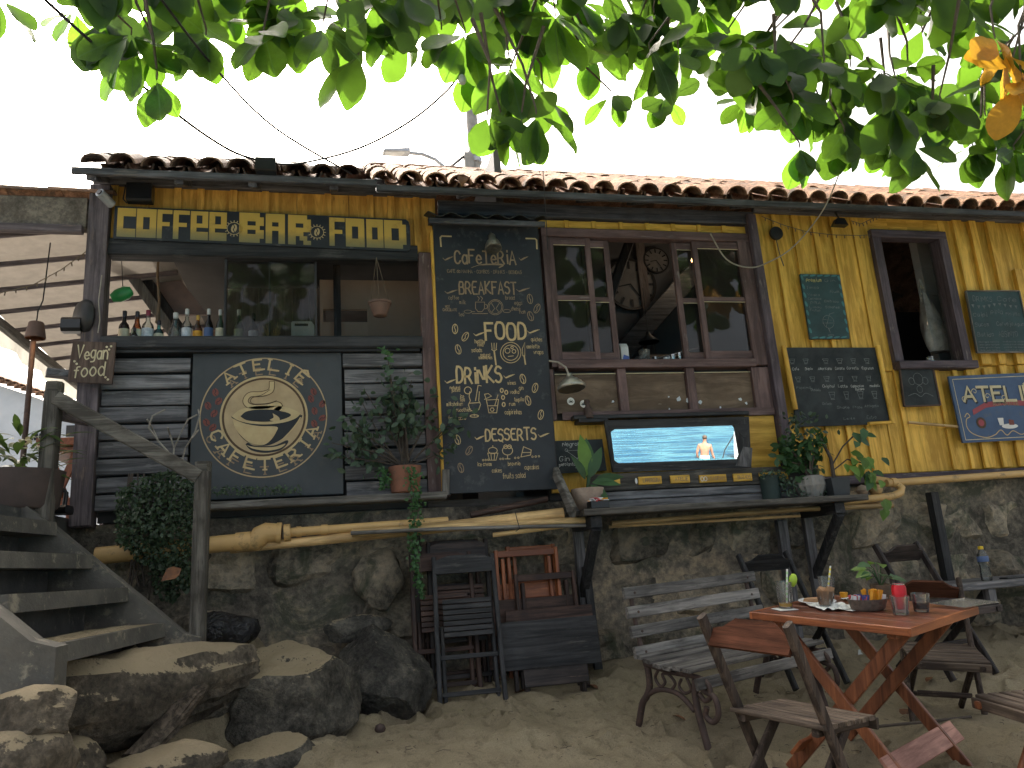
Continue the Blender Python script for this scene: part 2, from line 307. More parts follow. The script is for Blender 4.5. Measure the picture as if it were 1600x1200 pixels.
rockmat('roof_tile', [(0.14, 0.08, 0.05), (0.27, 0.155, 0.1), (0.4, 0.25, 0.165)], 5, 0.5, None, 1, (0.075, 0.065, 0.055), 0.25)
rockmat('dark_tile', [(0.075, 0.055, 0.045), (0.15, 0.1, 0.078), (0.24, 0.155, 0.115)], 5, 0.5, None, 1, (0.05, 0.045, 0.04), 0.25)  # darker set of clay tile colours, for the slope over the bar
rockmat('band_plaster', [(0.08, 0.068, 0.056), (0.14, 0.12, 0.098), (0.24, 0.205, 0.165)], 4, 0.5)
glassmat('window_glass', (0.7, 0.7, 0.68), 0.4, 0.02)
glassmat('clear_glass', (0.93, 0.95, 0.95), 1.0, 0.16); glassmat('bottle_green', (0.35, 0.5, 0.38), 1.0, 0.05); glassmat('bottle_teal', (0.2, 0.55, 0.62), 1.0, 0.05)
glassmat('bottle_amber', (0.5, 0.25, 0.06), 1.0, 0.05); glassmat('bottle_dark', (0.12, 0.1, 0.12), 1.0, 0.03); glassmat('bottle_clear', (0.8, 0.84, 0.83), 1.0, 0.08); glassmat('bag_film', (0.75, 0.75, 0.75), 0.6, 1.0)
glassmat('frosted', (0.8, 0.82, 0.82), 1.0, 0.3)
leafmat('almond_leaf', (0.045, 0.105, 0.02), (0.15, 0.31, 0.022), 0.5, 0.38)
leafmat('valance_cloth', (0.7, 0.68, 0.62), (0.6, 0.57, 0.5), 0.5, 0.85, 0.02)
leafmat('almond_leaf_dark', (0.03, 0.07, 0.018), (0.085, 0.17, 0.018), 0.4, 0.38)
leafmat('almond_leaf_veined', (0.045, 0.105, 0.02), (0.15, 0.31, 0.022), 0.5, 0.38, 0.3, True)
leafmat('almond_leaf_dark_veined', (0.03, 0.07, 0.018), (0.085, 0.17, 0.018), 0.4, 0.38, 0.3, True)
leafmat('almond_leaf_yellow', (0.5, 0.26, 0.03), (0.7, 0.38, 0.03), 0.4)
leafmat('ivy_leaf', (0.07, 0.115, 0.06), (0.08, 0.14, 0.05), 0.2)
leafmat('pot_leaf', (0.05, 0.12, 0.045), (0.1, 0.2, 0.04), 0.25)
leafmat('grey_leaf', (0.085, 0.135, 0.085), (0.1, 0.15, 0.07), 0.2)
leafmat('croton_leaf', (0.09, 0.15, 0.04), (0.15, 0.25, 0.05), 0.3)
leafmat('bright_leaf', (0.13, 0.24, 0.04), (0.2, 0.36, 0.05), 0.3)
emit('bulb_warm', (1.0, 0.55, 0.2), 9.0)

def special_mats():
    # block letters: yellow enamel running into green at the foot, scuffed
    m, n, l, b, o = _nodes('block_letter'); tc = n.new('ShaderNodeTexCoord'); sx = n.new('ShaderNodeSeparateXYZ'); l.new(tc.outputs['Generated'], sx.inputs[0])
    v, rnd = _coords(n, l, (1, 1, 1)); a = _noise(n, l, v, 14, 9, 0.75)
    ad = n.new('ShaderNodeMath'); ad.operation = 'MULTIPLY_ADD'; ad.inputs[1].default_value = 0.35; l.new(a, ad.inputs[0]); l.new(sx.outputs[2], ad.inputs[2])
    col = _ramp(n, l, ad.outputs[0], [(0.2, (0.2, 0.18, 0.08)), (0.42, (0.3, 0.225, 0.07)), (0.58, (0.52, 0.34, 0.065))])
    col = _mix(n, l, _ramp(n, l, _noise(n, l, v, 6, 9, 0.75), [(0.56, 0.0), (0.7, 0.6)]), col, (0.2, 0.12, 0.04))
    l.new(col, b.inputs['Base Color']); b.inputs['Roughness'].default_value = 0.65; MATS['block_letter'] = m
    # sand
    m, n, l, b, o = _nodes('sand'); tc = n.new('ShaderNodeTexCoord'); v = tc.outputs['Object']
    a = _noise(n, l, v, 1.1, 6, 0.6); f = _noise(n, l, v, 160, 3, 0.6); g = _noise(n, l, v, 14, 8, 0.7)
    col = _ramp(n, l, a, [(0.4, (0.44, 0.37, 0.25)), (0.6, (0.34, 0.285, 0.19))])
    col = _mix(n, l, _ramp(n, l, f, [(0.35, 0.35), (0.6, 0.0)]), col, (0.14, 0.115, 0.08))
    col = _mix(n, l, _ramp(n, l, g, [(0.52, 0.0), (0.66, 0.6)]), col, (0.17, 0.14, 0.095))
    l.new(col, b.inputs['Base Color']); b.inputs['Roughness'].default_value = 0.95; b.inputs['Specular IOR Level'].default_value = 0.1
    h = _mix(n, l, 0.35, g, f); _bump(n, l, h, b, 1.0, 0.05); MATS['sand'] = m
    # sea
    m, n, l, b, o = _nodes('sea'); tc = n.new('ShaderNodeTexCoord'); mp = n.new('ShaderNodeMapping'); mp.inputs['Rotation'].default_value = (0, 0, R(12)); mp.inputs['Scale'].default_value = (0.5, 2.2, 1); l.new(tc.outputs['Object'], mp.inputs[0])
    a = _noise(n, l, mp.outputs[0], 1.3, 8, 0.65, 0.4)
    col = _ramp(n, l, a, [(0.43, (0.008, 0.065, 0.125)), (0.57, (0.055, 0.16, 0.205))])
    l.new(col, b.inputs['Base Color']); b.inputs['Roughness'].default_value = 0.2; b.inputs['IOR'].default_value = 1.33
    _bump(n, l, a, b, 0.8, 0.35); MATS['sea'] = m
    # mirror
    m, n, l, b, o = _nodes('mirror'); b.inputs['Metallic'].default_value = 1; b.inputs['Roughness'].default_value = 0.0; b.inputs['Base Color'].default_value = (0.9, 0.92, 0.92, 1); MATS['mirror'] = m
    # bin bag
    m, n, l, b, o = _nodes('bin_bag'); v, rnd = _coords(n, l, (1, 1, 1)); b.inputs['Base Color'].default_value = (0.012, 0.012, 0.014, 1); b.inputs['Roughness'].default_value = 0.25
    _bump(n, l, _noise(n, l, v, 9, 5, 0.6, 1.5), b, 1.0, 0.06); MATS['bin_bag'] = m
special_mats()

# ---------------------------------------------------------------- helpers: meshes and things
ORG = {}
def pick(mat, dims):
    m = MATS[mat]
    if isinstance(m, tuple):
        ax = max(range(3), key=lambda i: dims[i]); m = MATS[m[1]+'_'+'xyz'[ax]]
    return m
class MB:
    def __init__(s): s.v = []; s.f = []
    def add(s, vs, fs):
        k = len(s.v); s.v += [Vector(p) for p in vs]; s.f += [tuple(i+k for i in f) for f in fs]; return s
    def box(s, x0, x1, y0, y1, z0, z1, bev=0.0):
        if bev <= 0:
            return s.add([(x0,y0,z0),(x1,y0,z0),(x1,y1,z0),(x0,y1,z0),(x0,y0,z1),(x1,y0,z1),(x1,y1,z1),(x0,y1,z1)],
                         [(0,3,2,1),(4,5,6,7),(0,1,5,4),(1,2,6,5),(2,3,7,6),(3,0,4,7)])
        return s.bar(Vector((x0,(y0+y1)/2,(z0+z1)/2)), Vector((x1,(y0+y1)/2,(z0+z1)/2)), y1-y0, z1-z0, Vector((0,0,1)), bev)
    def bar(s, a, b, wd, th, up=Vector((0,0,1)), bev=0.0, jit=0.0):
        """straight timber from a to b; wd across, th along up; small chamfer on its edges"""
        a = Vector(a); b = Vector(b); d = (b-a).normalized(); sd = d.cross(up)
        if sd.length < 1e-4: sd = d.cross(Vector((0,1,0)))
        sd.normalize(); u = sd.cross(d).normalized(); w2, t2 = wd/2, th/2
        if bev > 0:
            e = min(bev, w2*.6, t2*.6); ring = [(-w2+e,-t2),(w2-e,-t2),(w2,-t2+e),(w2,t2-e),(w2-e,t2),(-w2+e,t2),(-w2,t2-e),(-w2,-t2+e)]
        else: ring = [(-w2,-t2),(w2,-t2),(w2,t2),(-w2,t2)]
        vs = []; m = len(ring)
        for p in (a, b):
            j = [random.uniform(-jit, jit) for _ in range(2)]
            for (q, t) in ring: vs.append(p+sd*(q+j[0])+u*(t+j[1]))
        fs = [tuple(range(m-1,-1,-1)), tuple(range(m,2*m))]+[(i,(i+1)%m,m+(i+1)%m,m+i) for i in range(m)]
        return s.add(vs, fs)
    def tube(s, pts, r, n=8, cap=True):
        pts = [Vector(p) for p in pts]; rs = r if isinstance(r, (list, tuple)) else [r]*len(pts)
        vs = []; prev = None
        for i, p in enumerate(pts):
            d = (pts[min(i+1,len(pts)-1)]-pts[max(i-1,0)])
            if d.length < 1e-9: d = Vector((0,0,1))
            d.normalize()
            if prev is None: sd = d.orthogonal().normalized()
            else:
                sd = prev-d*prev.dot(d); sd = sd.normalized() if sd.length > 1e-5 else d.orthogonal().normalized()
            prev = sd; u = d.cross(sd)
            for k in range(n):
                a = 2*math.pi*k/n; vs.append(p+(sd*math.cos(a)+u*math.sin(a))*rs[i])
        m = len(pts); fs = [(i*n+k, i*n+(k+1)%n, (i+1)*n+(k+1)%n, (i+1)*n+k) for i in range(m-1) for k in range(n)]
        if cap: fs += [tuple(range(n-1,-1,-1)), tuple(range((m-1)*n, m*n))]
        return s.add(vs, fs)
    def lathe(s, prof, n=20, c=(0,0,0), axis='z'):
        c = Vector(c); vs = []; fs = []
        for (r, z) in prof:
            for k in range(n):
                a = 2*math.pi*k/n
                vs.append(c+(Vector((r*math.cos(a), r*math.sin(a), z)) if axis == 'z' else Vector((r*math.cos(a), -z, r*math.sin(a)))))
        m = len(prof)
        for i in range(m-1):
            for k in range(n): fs.append((i*n+k, i*n+(k+1)%n, (i+1)*n+(k+1)%n, (i+1)*n+k))
        if prof[0][0] > 1e-6: fs.append(tuple(range(n-1,-1,-1)))
        if prof[-1][0] > 1e-6: fs.append(tuple(range((m-1)*n, m*n)))
        return s.add(vs, fs)
    def prism(s, poly, y0, y1):
        """polygon in (x, z) extruded from y0 (front) to y1"""
        m = len(poly); vs = [(p[0], y0, p[1]) for p in poly]+[(p[0], y1, p[1]) for p in poly]
        fs = [tuple(range(m)), tuple(range(2*m-1, m-1, -1))]+[(i, m+i, m+(i+1)%m, (i+1)%m) for i in range(m)]
        return s.add(vs, fs)
    def flat(s, poly, y): return s.add([(p[0], y, p[1]) for p in poly], [tuple(range(len(poly)))])
    def disc(s, cx, cz, rx, rz, y, n=28, rot=0.0):
        c, k = math.cos(rot), math.sin(rot)
        return s.flat([(cx+c*rx*math.cos(a)-k*rz*math.sin(a), cz+k*rx*math.cos(a)+c*rz*math.sin(a)) for a in [2*math.pi*i/n for i in range(n)]], y)
    def ring(s, cx, cz, rx, rz, wd, y, n=40, rot=0.0):
        c, k = math.cos(rot), math.sin(rot); vs = []
        for q in (0, wd):
            for i in range(n):
                a = 2*math.pi*i/n; X, Z = (rx-q)*math.cos(a), (rz-q)*math.sin(a); vs.append((cx+c*X-k*Z, y, cz+k*X+c*Z))
        return s.add(vs, [(i, (i+1)%n, n+(i+1)%n, n+i) for i in range(n)])
    def stroke(s, pts, wd, y):
        """flat mitred ribbon in the (x, z) plane; wd a number or a list"""
        P = [Vector((p[0], p[1])) for p in pts]; Q = [P[0]]
        for p in P[1:]:
            if (p-Q[-1]).length > 1e-6: Q.append(p)
        P = Q; m = len(P)
        if m < 2: return s
        ws = wd if isinstance(wd, (list, tuple)) else [wd]*m
        if len(ws) != m: ws = [ws[min(int(i*len(ws)/m), len(ws)-1)] for i in range(m)]
        closed = (P[0]-P[-1]).length < 1e-6 and m > 3
        vs = []
        for i in range(m):
            if closed and i in (0, m-1): a, b = P[-2], P[1]
            else: a, b = P[max(i-1,0)], P[min(i+1,m-1)]
            d1 = (P[i]-a) if i > 0 or closed else (b-P[i]); d2 = (b-P[i]) if i < m-1 or closed else (P[i]-a)
            d1 = d1.normalized(); d2 = d2.normalized(); t = d1+d2
            if t.length < 0.3: t = d2
            t.normalize(); nn = Vector((-t.y, t.x)); kk = min(1.6, 1/max(0.4, nn.dot(Vector((-d2.y, d2.x)))))
            h = ws[i]/2*kk
            e = Vector((0, 0))
            if not closed and i == 0: e = -d2*ws[0]*0.35
            if not closed and i == m-1: e = d1*ws[-1]*0.35
            for sg in (-1, 1): q = P[i]+nn*h*sg+e; vs.append((q.x, y, q.y))
        return s.add(vs, [(2*i, 2*i+2, 2*i+3, 2*i+1) for i in range(m-1)])
    def tf(s, M): s.v = [M @ p for p in s.v]; return s
    def build(s, name, mat, parent=None, smooth=False, center=None, kind=None, label=None):
        me = bpy.data.meshes.new(name)
        xs = [p.x for p in s.v]; ys = [p.y for p in s.v]; zs = [p.z for p in s.v]
        dims = (max(xs)-min(xs), max(ys)-min(ys), max(zs)-min(zs))
        c = Vector(center) if center is not None else Vector(((max(xs)+min(xs))/2, (max(ys)+min(ys))/2, (max(zs)+min(zs))/2))
        me.from_pydata([tuple(p-c) for p in s.v], [], s.f); me.materials.append(pick(mat, dims))
        if smooth: me.polygons.foreach_set('use_smooth', [True]*len(me.polygons)); 
        me.update()
        if smooth == 'auto' or smooth is True:
            try: me.set_sharp_from_angle(angle=R(50))
            except Exception: pass
        return link(name, me, c, parent, kind, label)
def link(name, me, c, parent=None, kind=None, label=None):
    o = bpy.data.objects.new(name, me); C.objects.link(o)
    c = Vector(c)
    if parent is not None: o.parent = parent; o.location = c-ORG[parent.name]
    else: o.location = c
    ORG[o.name] = c
    if kind: o['kind'] = kind
    if label: o['label'] = label
    return o
def tag(o, label, cat, group=None):
    o['label'] = label; o['category'] = cat
    if group: o['group'] = group
    return o
def thing(name, label, cat, loc=(0,0,0), local=False, group=None, rot=(0,0,0)):
    o = bpy.data.objects.new(name, None); C.objects.link(o); o.empty_display_size = 0.1
    o.location = loc; o.rotation_euler = rot; ORG[o.name] = Vector((0,0,0)) if local else Vector(loc)
    return tag(o, label, cat, group)
def copy_tree(o, parent=None):
    c = o.copy(); C.objects.link(c); c.parent = parent; ORG[c.name] = ORG[o.name]
    for ch in list(o.children): copy_tree(ch, c)
    return c
def structure(o): o['kind'] = 'structure'; return o

# ---------------------------------------------------------------- helpers: stroke lettering
FONT = {}
for line in '''A 00 49 80,23 63;B 00 09 59 68 66 55 05,55 74 71 50 00;C 77 59 29 07 02 20 50 72;D 00 09 49 77 72 40 00;E 70 00 09 79,05 55;F 00 09 79,05 55
G 78 59 29 07 02 20 50 72 74 44;H 00 09,80 89,05 85;I 20 29;J 59 52 40 20 02;K 00 09,79 04 80;L 09 00 70;M 00 09 44 89 80;N 00 09 80 89;O 29 07 02 20 60 82 87 69 29;P 00 09 59 77 76 54 04
Q 29 07 02 20 60 82 87 69 29,52 80;R 00 09 59 77 76 54 04,44 80;S 78 59 29 07 06 25 55 73 72 50 20 01;T 09 89,49 40;U 09 02 20 60 82 89;V 09 40 89;W 09 20 45 60 89;X 00 89,09 80;Y 09 45 89,45 40;Z 09 89 00 80
a 65 46 26 04 02 20 40 62,66 60;b 09 00,04 26 46 64 62 40 20 02;c 65 46 26 04 02 20 40 61;d 69 60,64 46 26 04 02 20 40 62;e 03 63 64 46 26 04 02 20 40 61;f 59 39 28 20,06 46
g 65 46 26 04 02 20 40 62,66 6b 4c 1c;h 09 00,04 26 46 64 60;i 26 20,28 29;j 46 4b 2c,48 49;k 09 00,56 03 60;l 29 21 30;m 06 00,04 16 26 34 30,34 46 56 64 60;n 06 00,04 26 46 64 60
o 26 04 02 20 40 62 64 46 26;p 06 0c,04 26 46 64 62 40 20 02;q 65 46 26 04 02 20 40 62,66 6c;r 06 00,03 26 46;s 65 46 16 05 14 53 61 40 10 01;t 29 21 30 50,06 46;u 06 02 20 40 62,66 60;v 06 30 66;w 06 20 35 50 66
x 00 66,06 60;y 06 30,66 1c;z 06 66 00 60;- 14 54;. 20 21;~ 04 25 54 75;+ 14 74,41 47'''.replace('\n', ';').split(';'):
    ch, d = line.split(' ', 1)
    FONT[ch] = [[(int(p[0]), -('abc'.index(p[1])+1) if p[1] in 'abc' else int(p[1])) for p in st.split(' ')] for st in d.split(',')]
FONT['\u00ca'] = FONT['E']+[[(1, 10.3), (3.5, 12), (6, 10.3)]]
def chadv(ch):
    if ch == ' ': return 5.0
    return max(p[0] for st in FONT[ch] for p in st)+2.6
def smoothpts(st):
    if len(st) < 4: return st
    out = [st[0]]
    for i in range(len(st)-1):
        a, b = st[i], st[i+1]
        out += [(a[0]*.75+b[0]*.25, a[1]*.75+b[1]*.25), (a[0]*.25+b[0]*.75, a[1]*.25+b[1]*.75)]
    return out+[st[-1]]
_lay = [0]
def text(mb, s, x0, x1, z, h, wd, y, slant=0.0, jit=0.0, soft=False):
    """writes s between x0 and x1 with its baseline at z and capital height h on the plane y"""
    tot = sum(chadv(c) for c in s)-2.6; kx = (x1-x0)/tot; kz = h/9; cx = x0
    for c in s:
        if c != ' ':
            jz = random.uniform(-jit, jit)*h; jk = 1+random.uniform(-jit, jit)
            for st in FONT[c]:
                _lay[0] = (_lay[0]+1) % 7
                st2 = smoothpts(st) if soft else st
                mb.stroke([(cx+(p[0]+slant*p[1])*kx, z+jz+p[1]*kz*jk) for p in st2], wd, y-0.0001*_lay[0])
        cx += chadv(c)*kx
    return mb
def ptext(mb, s, px0, px1, py, hpx, Y, wd, **k):
    a, b = at(px0, py, Y), at(px1, py, Y); k.setdefault('jit', 0.05)
    hm = at((px0+px1)/2, py-hpx, Y).z-at((px0+px1)/2, py, Y).z
    return text(mb, s, a.x, b.x, (a.z+b.z)/2, hm, wd, Y, **k)
# ================================================================ SETTING: sand, sea, land behind the wall
def axis_coords(lo, hi, a, b, fine, grow=1.35):
    xs = []; x = a
    while x < b: xs.append(x); x += fine
    xs.append(b); st = fine; x = b
    while x < hi: st *= grow; x += st; xs.append(min(x, hi))
    st = fine; x = a; left = []
    while x > lo: st *= grow; x -= st; left.append(max(x, lo))
    return left[::-1]+xs
def make_sand():
    xs = axis_coords(-160, 160, -2.2, 5.6, 0.03); ys = axis_coords(-12, 5.66, 2.6, 5.66, 0.03)
    vs = [(x, y, max(zsand(x, y), -2.4) if y > -9 else -2.4) for y in ys for x in xs]; nx = len(xs)
    fs = [(j*nx+i, j*nx+i+1, (j+1)*nx+i+1, (j+1)*nx+i) for j in range(len(ys)-1) for i in range(nx-1)]
    mb = MB(); mb.v = [Vector(v) for v in vs]; mb.f = fs
    o = mb.build('sand', 'sand', smooth=True, center=(0, 0, 0)); structure(o); o['label'] = 'pale trampled beach sand in front of the cafe'
make_sand()
WATER = -1.35
sea = MB(); sea.add([(-900, -1500, WATER), (900, -1500, WATER), (900, -3.2, WATER), (-900, -3.2, WATER)], [(0, 1, 2, 3)])
structure(sea.build('sea', 'sea', center=(0, 0, 0)))
land = MB(); land.add([(-400, 5.75, 1.17), (400, 5.75, 1.17), (400, 600, 1.17), (-400, 600, 1.17)], [(0, 1, 2, 3)])
structure(land.build('ground', 'concrete', center=(0, 0, 0)))
ter = MB(); ter.box(-12, -1.72, 3.35, 9.5, -1.2, 1.235)
structure(ter.build('terrace', 'concrete_dark'))

# ================================================================ STONE WALL under the cafe
sw = thing('stone_wall', 'rough mossy stone retaining wall under the cafe', 'wall', (2.5, 5.66, 0))
def wall_sheet():
    mb = MB(); xs = [-1.75+0.09*i for i in range(121)]; zs = [-0.7+0.09*i for i in range(22)]
    for z in zs:
        for x in xs:
            q = 0.05*noise.noise(Vector((x*2.5, z*2.5, 1)))+0.025*noise.noise(Vector((x*7, z*7, 3)))
            mb.v.append(Vector((x, 5.64+q, min(z, 1.2))))
    n = len(xs); mb.f = [(j*n+i, j*n+i+1, (j+1)*n+i+1, (j+1)*n+i) for j in range(len(zs)-1) for i in range(n-1)]
    mb.build('mortar', 'wall_mortar', sw, smooth=True)
    b = MB(); b.box(-30, 30, 5.74, 5.9, -2, 1.165); b.build('wall_core', 'concrete_dark', sw)
wall_sheet()
def wall_stones():
    rnd = random.Random(3); z = -0.35; row = 0
    while z < 1.05:
        h = rnd.uniform(0.24, 0.42); x = -1.7+rnd.uniform(0, 0.3)
        while x < 8.6:
            wd = rnd.uniform(0.28, 0.72)
            if rnd.random() < 0.82:
                cx, cz = x+wd/2, z+h/2; hw, hh = wd/2*rnd.uniform(0.8, 0.98), h/2*rnd.uniform(0.8, 1.0); m = 7
                if cz+hh > 1.17: hh = 1.17-cz
                mb = MB(); sx, sz, ss = rnd.uniform(-.08, .08), rnd.uniform(-.12, .12), rnd.uniform(0, 50)
                for j in range(m+1):
                    for i in range(m+1):
                        u, v = i/m*2-1, j/m*2-1
                        sq = 1-0.17*(u*u*v*v)                      # rounded corners
                        wob = 1+0.16*noise.noise(Vector((u*1.6+ss, v*1.6, ss)))
                        X = cx+u*hw*sq*wob+sx*v; Z = cz+v*hh*sq*wob+sz*u*hw
                        ed = max(abs(u), abs(v))
                        dy = 0.07*(1-ed**4.0)+0.09*noise.noise(Vector((X*3.1, Z*3.1, ss)))+0.05*noise.noise(Vector((X*8, Z*8, ss)))+.02*noise.noise(Vector((X*21, Z*21, ss)))
                        mb.v.append(Vector((X, 5.665-dy if ed < 0.99 else 5.68, min(Z, 1.17))))
                mb.f = [(j*(m+1)+i, j*(m+1)+i+1, (j+1)*(m+1)+i+1, (j+1)*(m+1)+i) for j in range(m) for i in range(m)]
                mb.build('stone', 'wall_stone', sw, smooth=False)
            x += wd+rnd.uniform(0.0, 0.05)
        z += h+0.01; row += 1
wall_stones()

# ================================================================ CAFE BUILDING
FY = 5.6
bd = thing('cafe_building', 'single storey timber cafe with yellow boards and clay tile roof', 'building', (2.4, 5.6, 1.2))
def B(name, mat, x0, x1, z0, z1, y0, y1, bev=0.006, parent=None, label=None):
    mb = MB(); mb.box(x0, x1, y0, y1, z0, z1, bev); return mb.build(name, mat, parent or bd, label=label)
# --- floor slab, side and back walls, ceiling
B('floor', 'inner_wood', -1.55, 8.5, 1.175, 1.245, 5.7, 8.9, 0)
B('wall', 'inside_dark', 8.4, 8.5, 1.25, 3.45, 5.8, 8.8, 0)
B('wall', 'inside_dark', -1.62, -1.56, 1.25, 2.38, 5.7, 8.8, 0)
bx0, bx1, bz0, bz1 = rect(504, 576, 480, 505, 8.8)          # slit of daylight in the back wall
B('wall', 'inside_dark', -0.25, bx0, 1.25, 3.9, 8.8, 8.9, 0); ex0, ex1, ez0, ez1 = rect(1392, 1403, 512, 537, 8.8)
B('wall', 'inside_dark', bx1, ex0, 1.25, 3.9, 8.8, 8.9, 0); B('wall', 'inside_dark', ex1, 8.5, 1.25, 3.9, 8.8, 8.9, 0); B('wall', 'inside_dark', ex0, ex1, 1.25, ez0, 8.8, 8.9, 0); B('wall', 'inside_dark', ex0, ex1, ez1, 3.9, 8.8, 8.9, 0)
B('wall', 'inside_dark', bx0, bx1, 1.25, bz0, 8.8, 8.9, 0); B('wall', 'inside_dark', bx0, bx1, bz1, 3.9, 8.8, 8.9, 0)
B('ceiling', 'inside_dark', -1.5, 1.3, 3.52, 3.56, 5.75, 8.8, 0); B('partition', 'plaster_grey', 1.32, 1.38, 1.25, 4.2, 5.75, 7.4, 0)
# inside the bar: plank partition, brown wall, sloping board with two stair stringers
for i in range(6):
    x = at(352, 470, 7.3).x+i*0.155
    B('plank', 'inner_wood', x, x+0.15, 1.3, 3.5, 7.3, 7.33, 0.004)
px0, px1, pz0, pz1 = rect(500, 655, 438, 540, 6.4); px1 += .3
sx0, sx1, sz0, sz1 = rect(505, 574, 483, 503, 6.4)
B('wall', 'plaster_brown', px0, sx0, 1.3, pz1, 6.4, 6.44, 0); B('wall', 'plaster_brown', sx1, px1, 1.3, pz1, 6.4, 6.44, 0)
B('wall', 'plaster_brown', sx0, sx1, 1.3, sz0, 6.402, 6.442, 0); B('wall', 'plaster_brown', sx0, sx1, sz1, pz1, 6.402, 6.442, 0)
xb = at(527, 480, 6.3).x; B('post', 'black_wood', xb-.03, xb+.03, 1.3, 3.5, 6.28, 6.36)
for k, (a, b) in enumerate((((186, 405), (288, 545)), ((196, 390), (302, 545)))):
    mb = MB(); mb.bar(at(a[0]-20, a[1]-30, 6.6+k*.1), at(b[0], b[1], 6.6+k*.1), 0.05, 0.085, Vector((0,0,1)), .006)
    mb.build('stringer', 'grey_wood' if k == 0 else 'black_wood', bd)
mb = MB(); q = [at(215, 413, 6.75), at(262, 412, 6.75), at(324, 491, 6.75), at(276, 491, 6.75)]
mb.prism([(p.x, p.z) for p in q][::-1], 6.75, 6.79); mb.build('sloping_board', 'rust_sheet', bd)

# --- left bay: posts, header, sill, planks
def Br(name, mat, px0, px1, py0, py1, Y, y0, y1, bev=0.006):
    x0, x1, z0, z1 = rect(px0, px1, py0, py1, Y); return B(name, mat, x0, x1, z0, z1, y0, y1, bev)
B('corner_post', 'post_wood', -1.70, -1.57, 1.17, 3.6, 5.50, 5.63, .012)
B('post', 'red_brown', 0.625, 0.785, 1.26, 3.14, 5.52, 5.60, .008)
B('header_beam', 'black_wood', -1.568, 0.62, 3.07, 3.2, 5.53, 5.66, .01)
B('sill_beam', 'black_wood', -1.568, 0.622, 2.36, 2.452, 5.47, 5.67, .012)
B('sill_board', 'black_wood', -1.5, 0.6, 2.34, 2.36, 5.5, 6.0, .0)
B('shelf', 'dark_plank', -1.5, 0.6, 2.43, 2.45, 5.672, 5.95, .0)
B('light_block', 'inside_dark', -1.57, 0.63, 1.2, 2.35, 5.64, 5.68, 0)  # added dark sheet behind the planks, blocks light through the gaps
z = 1.27; i = 0
while z < 2.33:
    h = 0.118
    B('plank', 'dark_plank', -1.568+random.uniform(0,.01), -1.0+random.uniform(-.015,.0), z, min(z+h-random.uniform(.012,.022), 2.355), 5.545+random.uniform(-.008,.008), 5.60, .006)
    B('plank', 'dark_plank', 0.04+random.uniform(0,.015), 0.622, z+.02, min(z+.02+h-random.uniform(.012,.024), 2.355), 5.545+random.uniform(-.008,.008), 5.60, .006)
    z += h
# yellow boards over the bar
x = -1.56
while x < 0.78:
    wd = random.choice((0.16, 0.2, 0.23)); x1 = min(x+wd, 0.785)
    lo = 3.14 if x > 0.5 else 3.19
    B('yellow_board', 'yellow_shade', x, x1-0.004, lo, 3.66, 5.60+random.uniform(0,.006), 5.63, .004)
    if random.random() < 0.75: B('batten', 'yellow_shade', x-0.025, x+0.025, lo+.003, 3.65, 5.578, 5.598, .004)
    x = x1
B('ledge', 'grey_wood', at(322, 790, 5.45).x, 0.74, 1.235, 1.285, 5.40, 5.6, .008)
mb = MB(); mb.bar((0.735, 5.44, 1.26), (0.745, 5.44, 1.44), .03, .05, Vector((1,0,0)), .005); mb.build('ledge_end', 'grey_wood', bd)
# bar window: two sliding panes
bw = B('window', 'black_wood', at(352, 470, 5.58).x-.008, at(352, 470, 5.58).x+.008, 2.455, 3.068, 5.57, 5.59, .0)
for (a, b, yy) in ((352, 420, 5.60), (419, 492, 5.585)):
    xa, xb2 = at(a, 470, yy).x, at(b, 470, yy).x
    B('pane', 'window_glass', xa+.008, xb2, 2.455, 3.066, yy, yy+.005, 0, bw)
    B('frame', 'black_wood', xb2, xb2+.014, 2.455, 3.066, yy-.004, yy+.012, 0, bw)
# --- main facade: top yellow strip, red-brown casement
wx0, wx1 = 1.63, 3.49
B('wall_plate', 'red_brown', 1.6, 3.5, 3.42, 3.55, 5.62, 5.68, .004)
for i in range(8):
    x = 1.62+i*.236
    B('yellow_board', 'yellow_board', x, x+.232, 3.405, 3.475, 5.585+random.uniform(0,.006), 5.615, .004)
    if i: B('batten', 'yellow_board', x-.018, x+.018, 3.408, 3.472, 5.57, 5.584, .003)
cw = B('window', 'red_brown', wx0, wx1, 3.325, 3.40, 5.56, 5.66, .006)          # head of the casement
def Wf(mat, x0, x1, z0, z1, y0=5.56, y1=5.64, name='frame'): return B(name, mat, x0, x1, z0, z1, y0, y1, .005, cw)
zt, zm, zb = 3.325, 2.8, 2.28
fx = lambda px: at(px, 470, 5.58).x
Wf('red_brown', wx0, fx(862), zb-.06, zt); Wf('red_brown', fx(1140)+.14, wx1, zb-.06, zt)
Wf('red_brown', fx(862), fx(1140)+.14, zb-.075, zb-.005, 5.54, 5.66, 'sill')
def casement(a, b, y, split=True):
    xa, xb2 = fx(a), fx(b); s = .045
    Wf('red_brown', xa, xa+s, zb, zt-.004, y, y+.035); Wf('red_brown', xb2-s, xb2, zb, zt-.004, y, y+.035)
    Wf('red_brown', xa+s, xb2-s, zt-.07, zt-.006, y+.001, y+.034); Wf('red_brown', xa+s, xb2-s, zb+.002, zb+.07, y+.001, y+.034); Wf('red_brown', xa+s, xb2-s, zm-.022, zm+.022, y+.001, y+.034)
    for (z0, z1) in ((zb+.07, zm-.022), (zm+.022, zt-.07)):
        Wf('window_glass', xa+s, xb2-s, z0, z1, y+.015, y+.019, 'pane')
        Wf('cream_paint', xa+s, xb2-s, z1-.006, z1-.001, y-.004, y+.002, 'bead')
casement(863, 930, 5.575); casement(918, 962, 5.612); casement(1062, 1106, 5.612); casement(1092, 1178, 5.575)
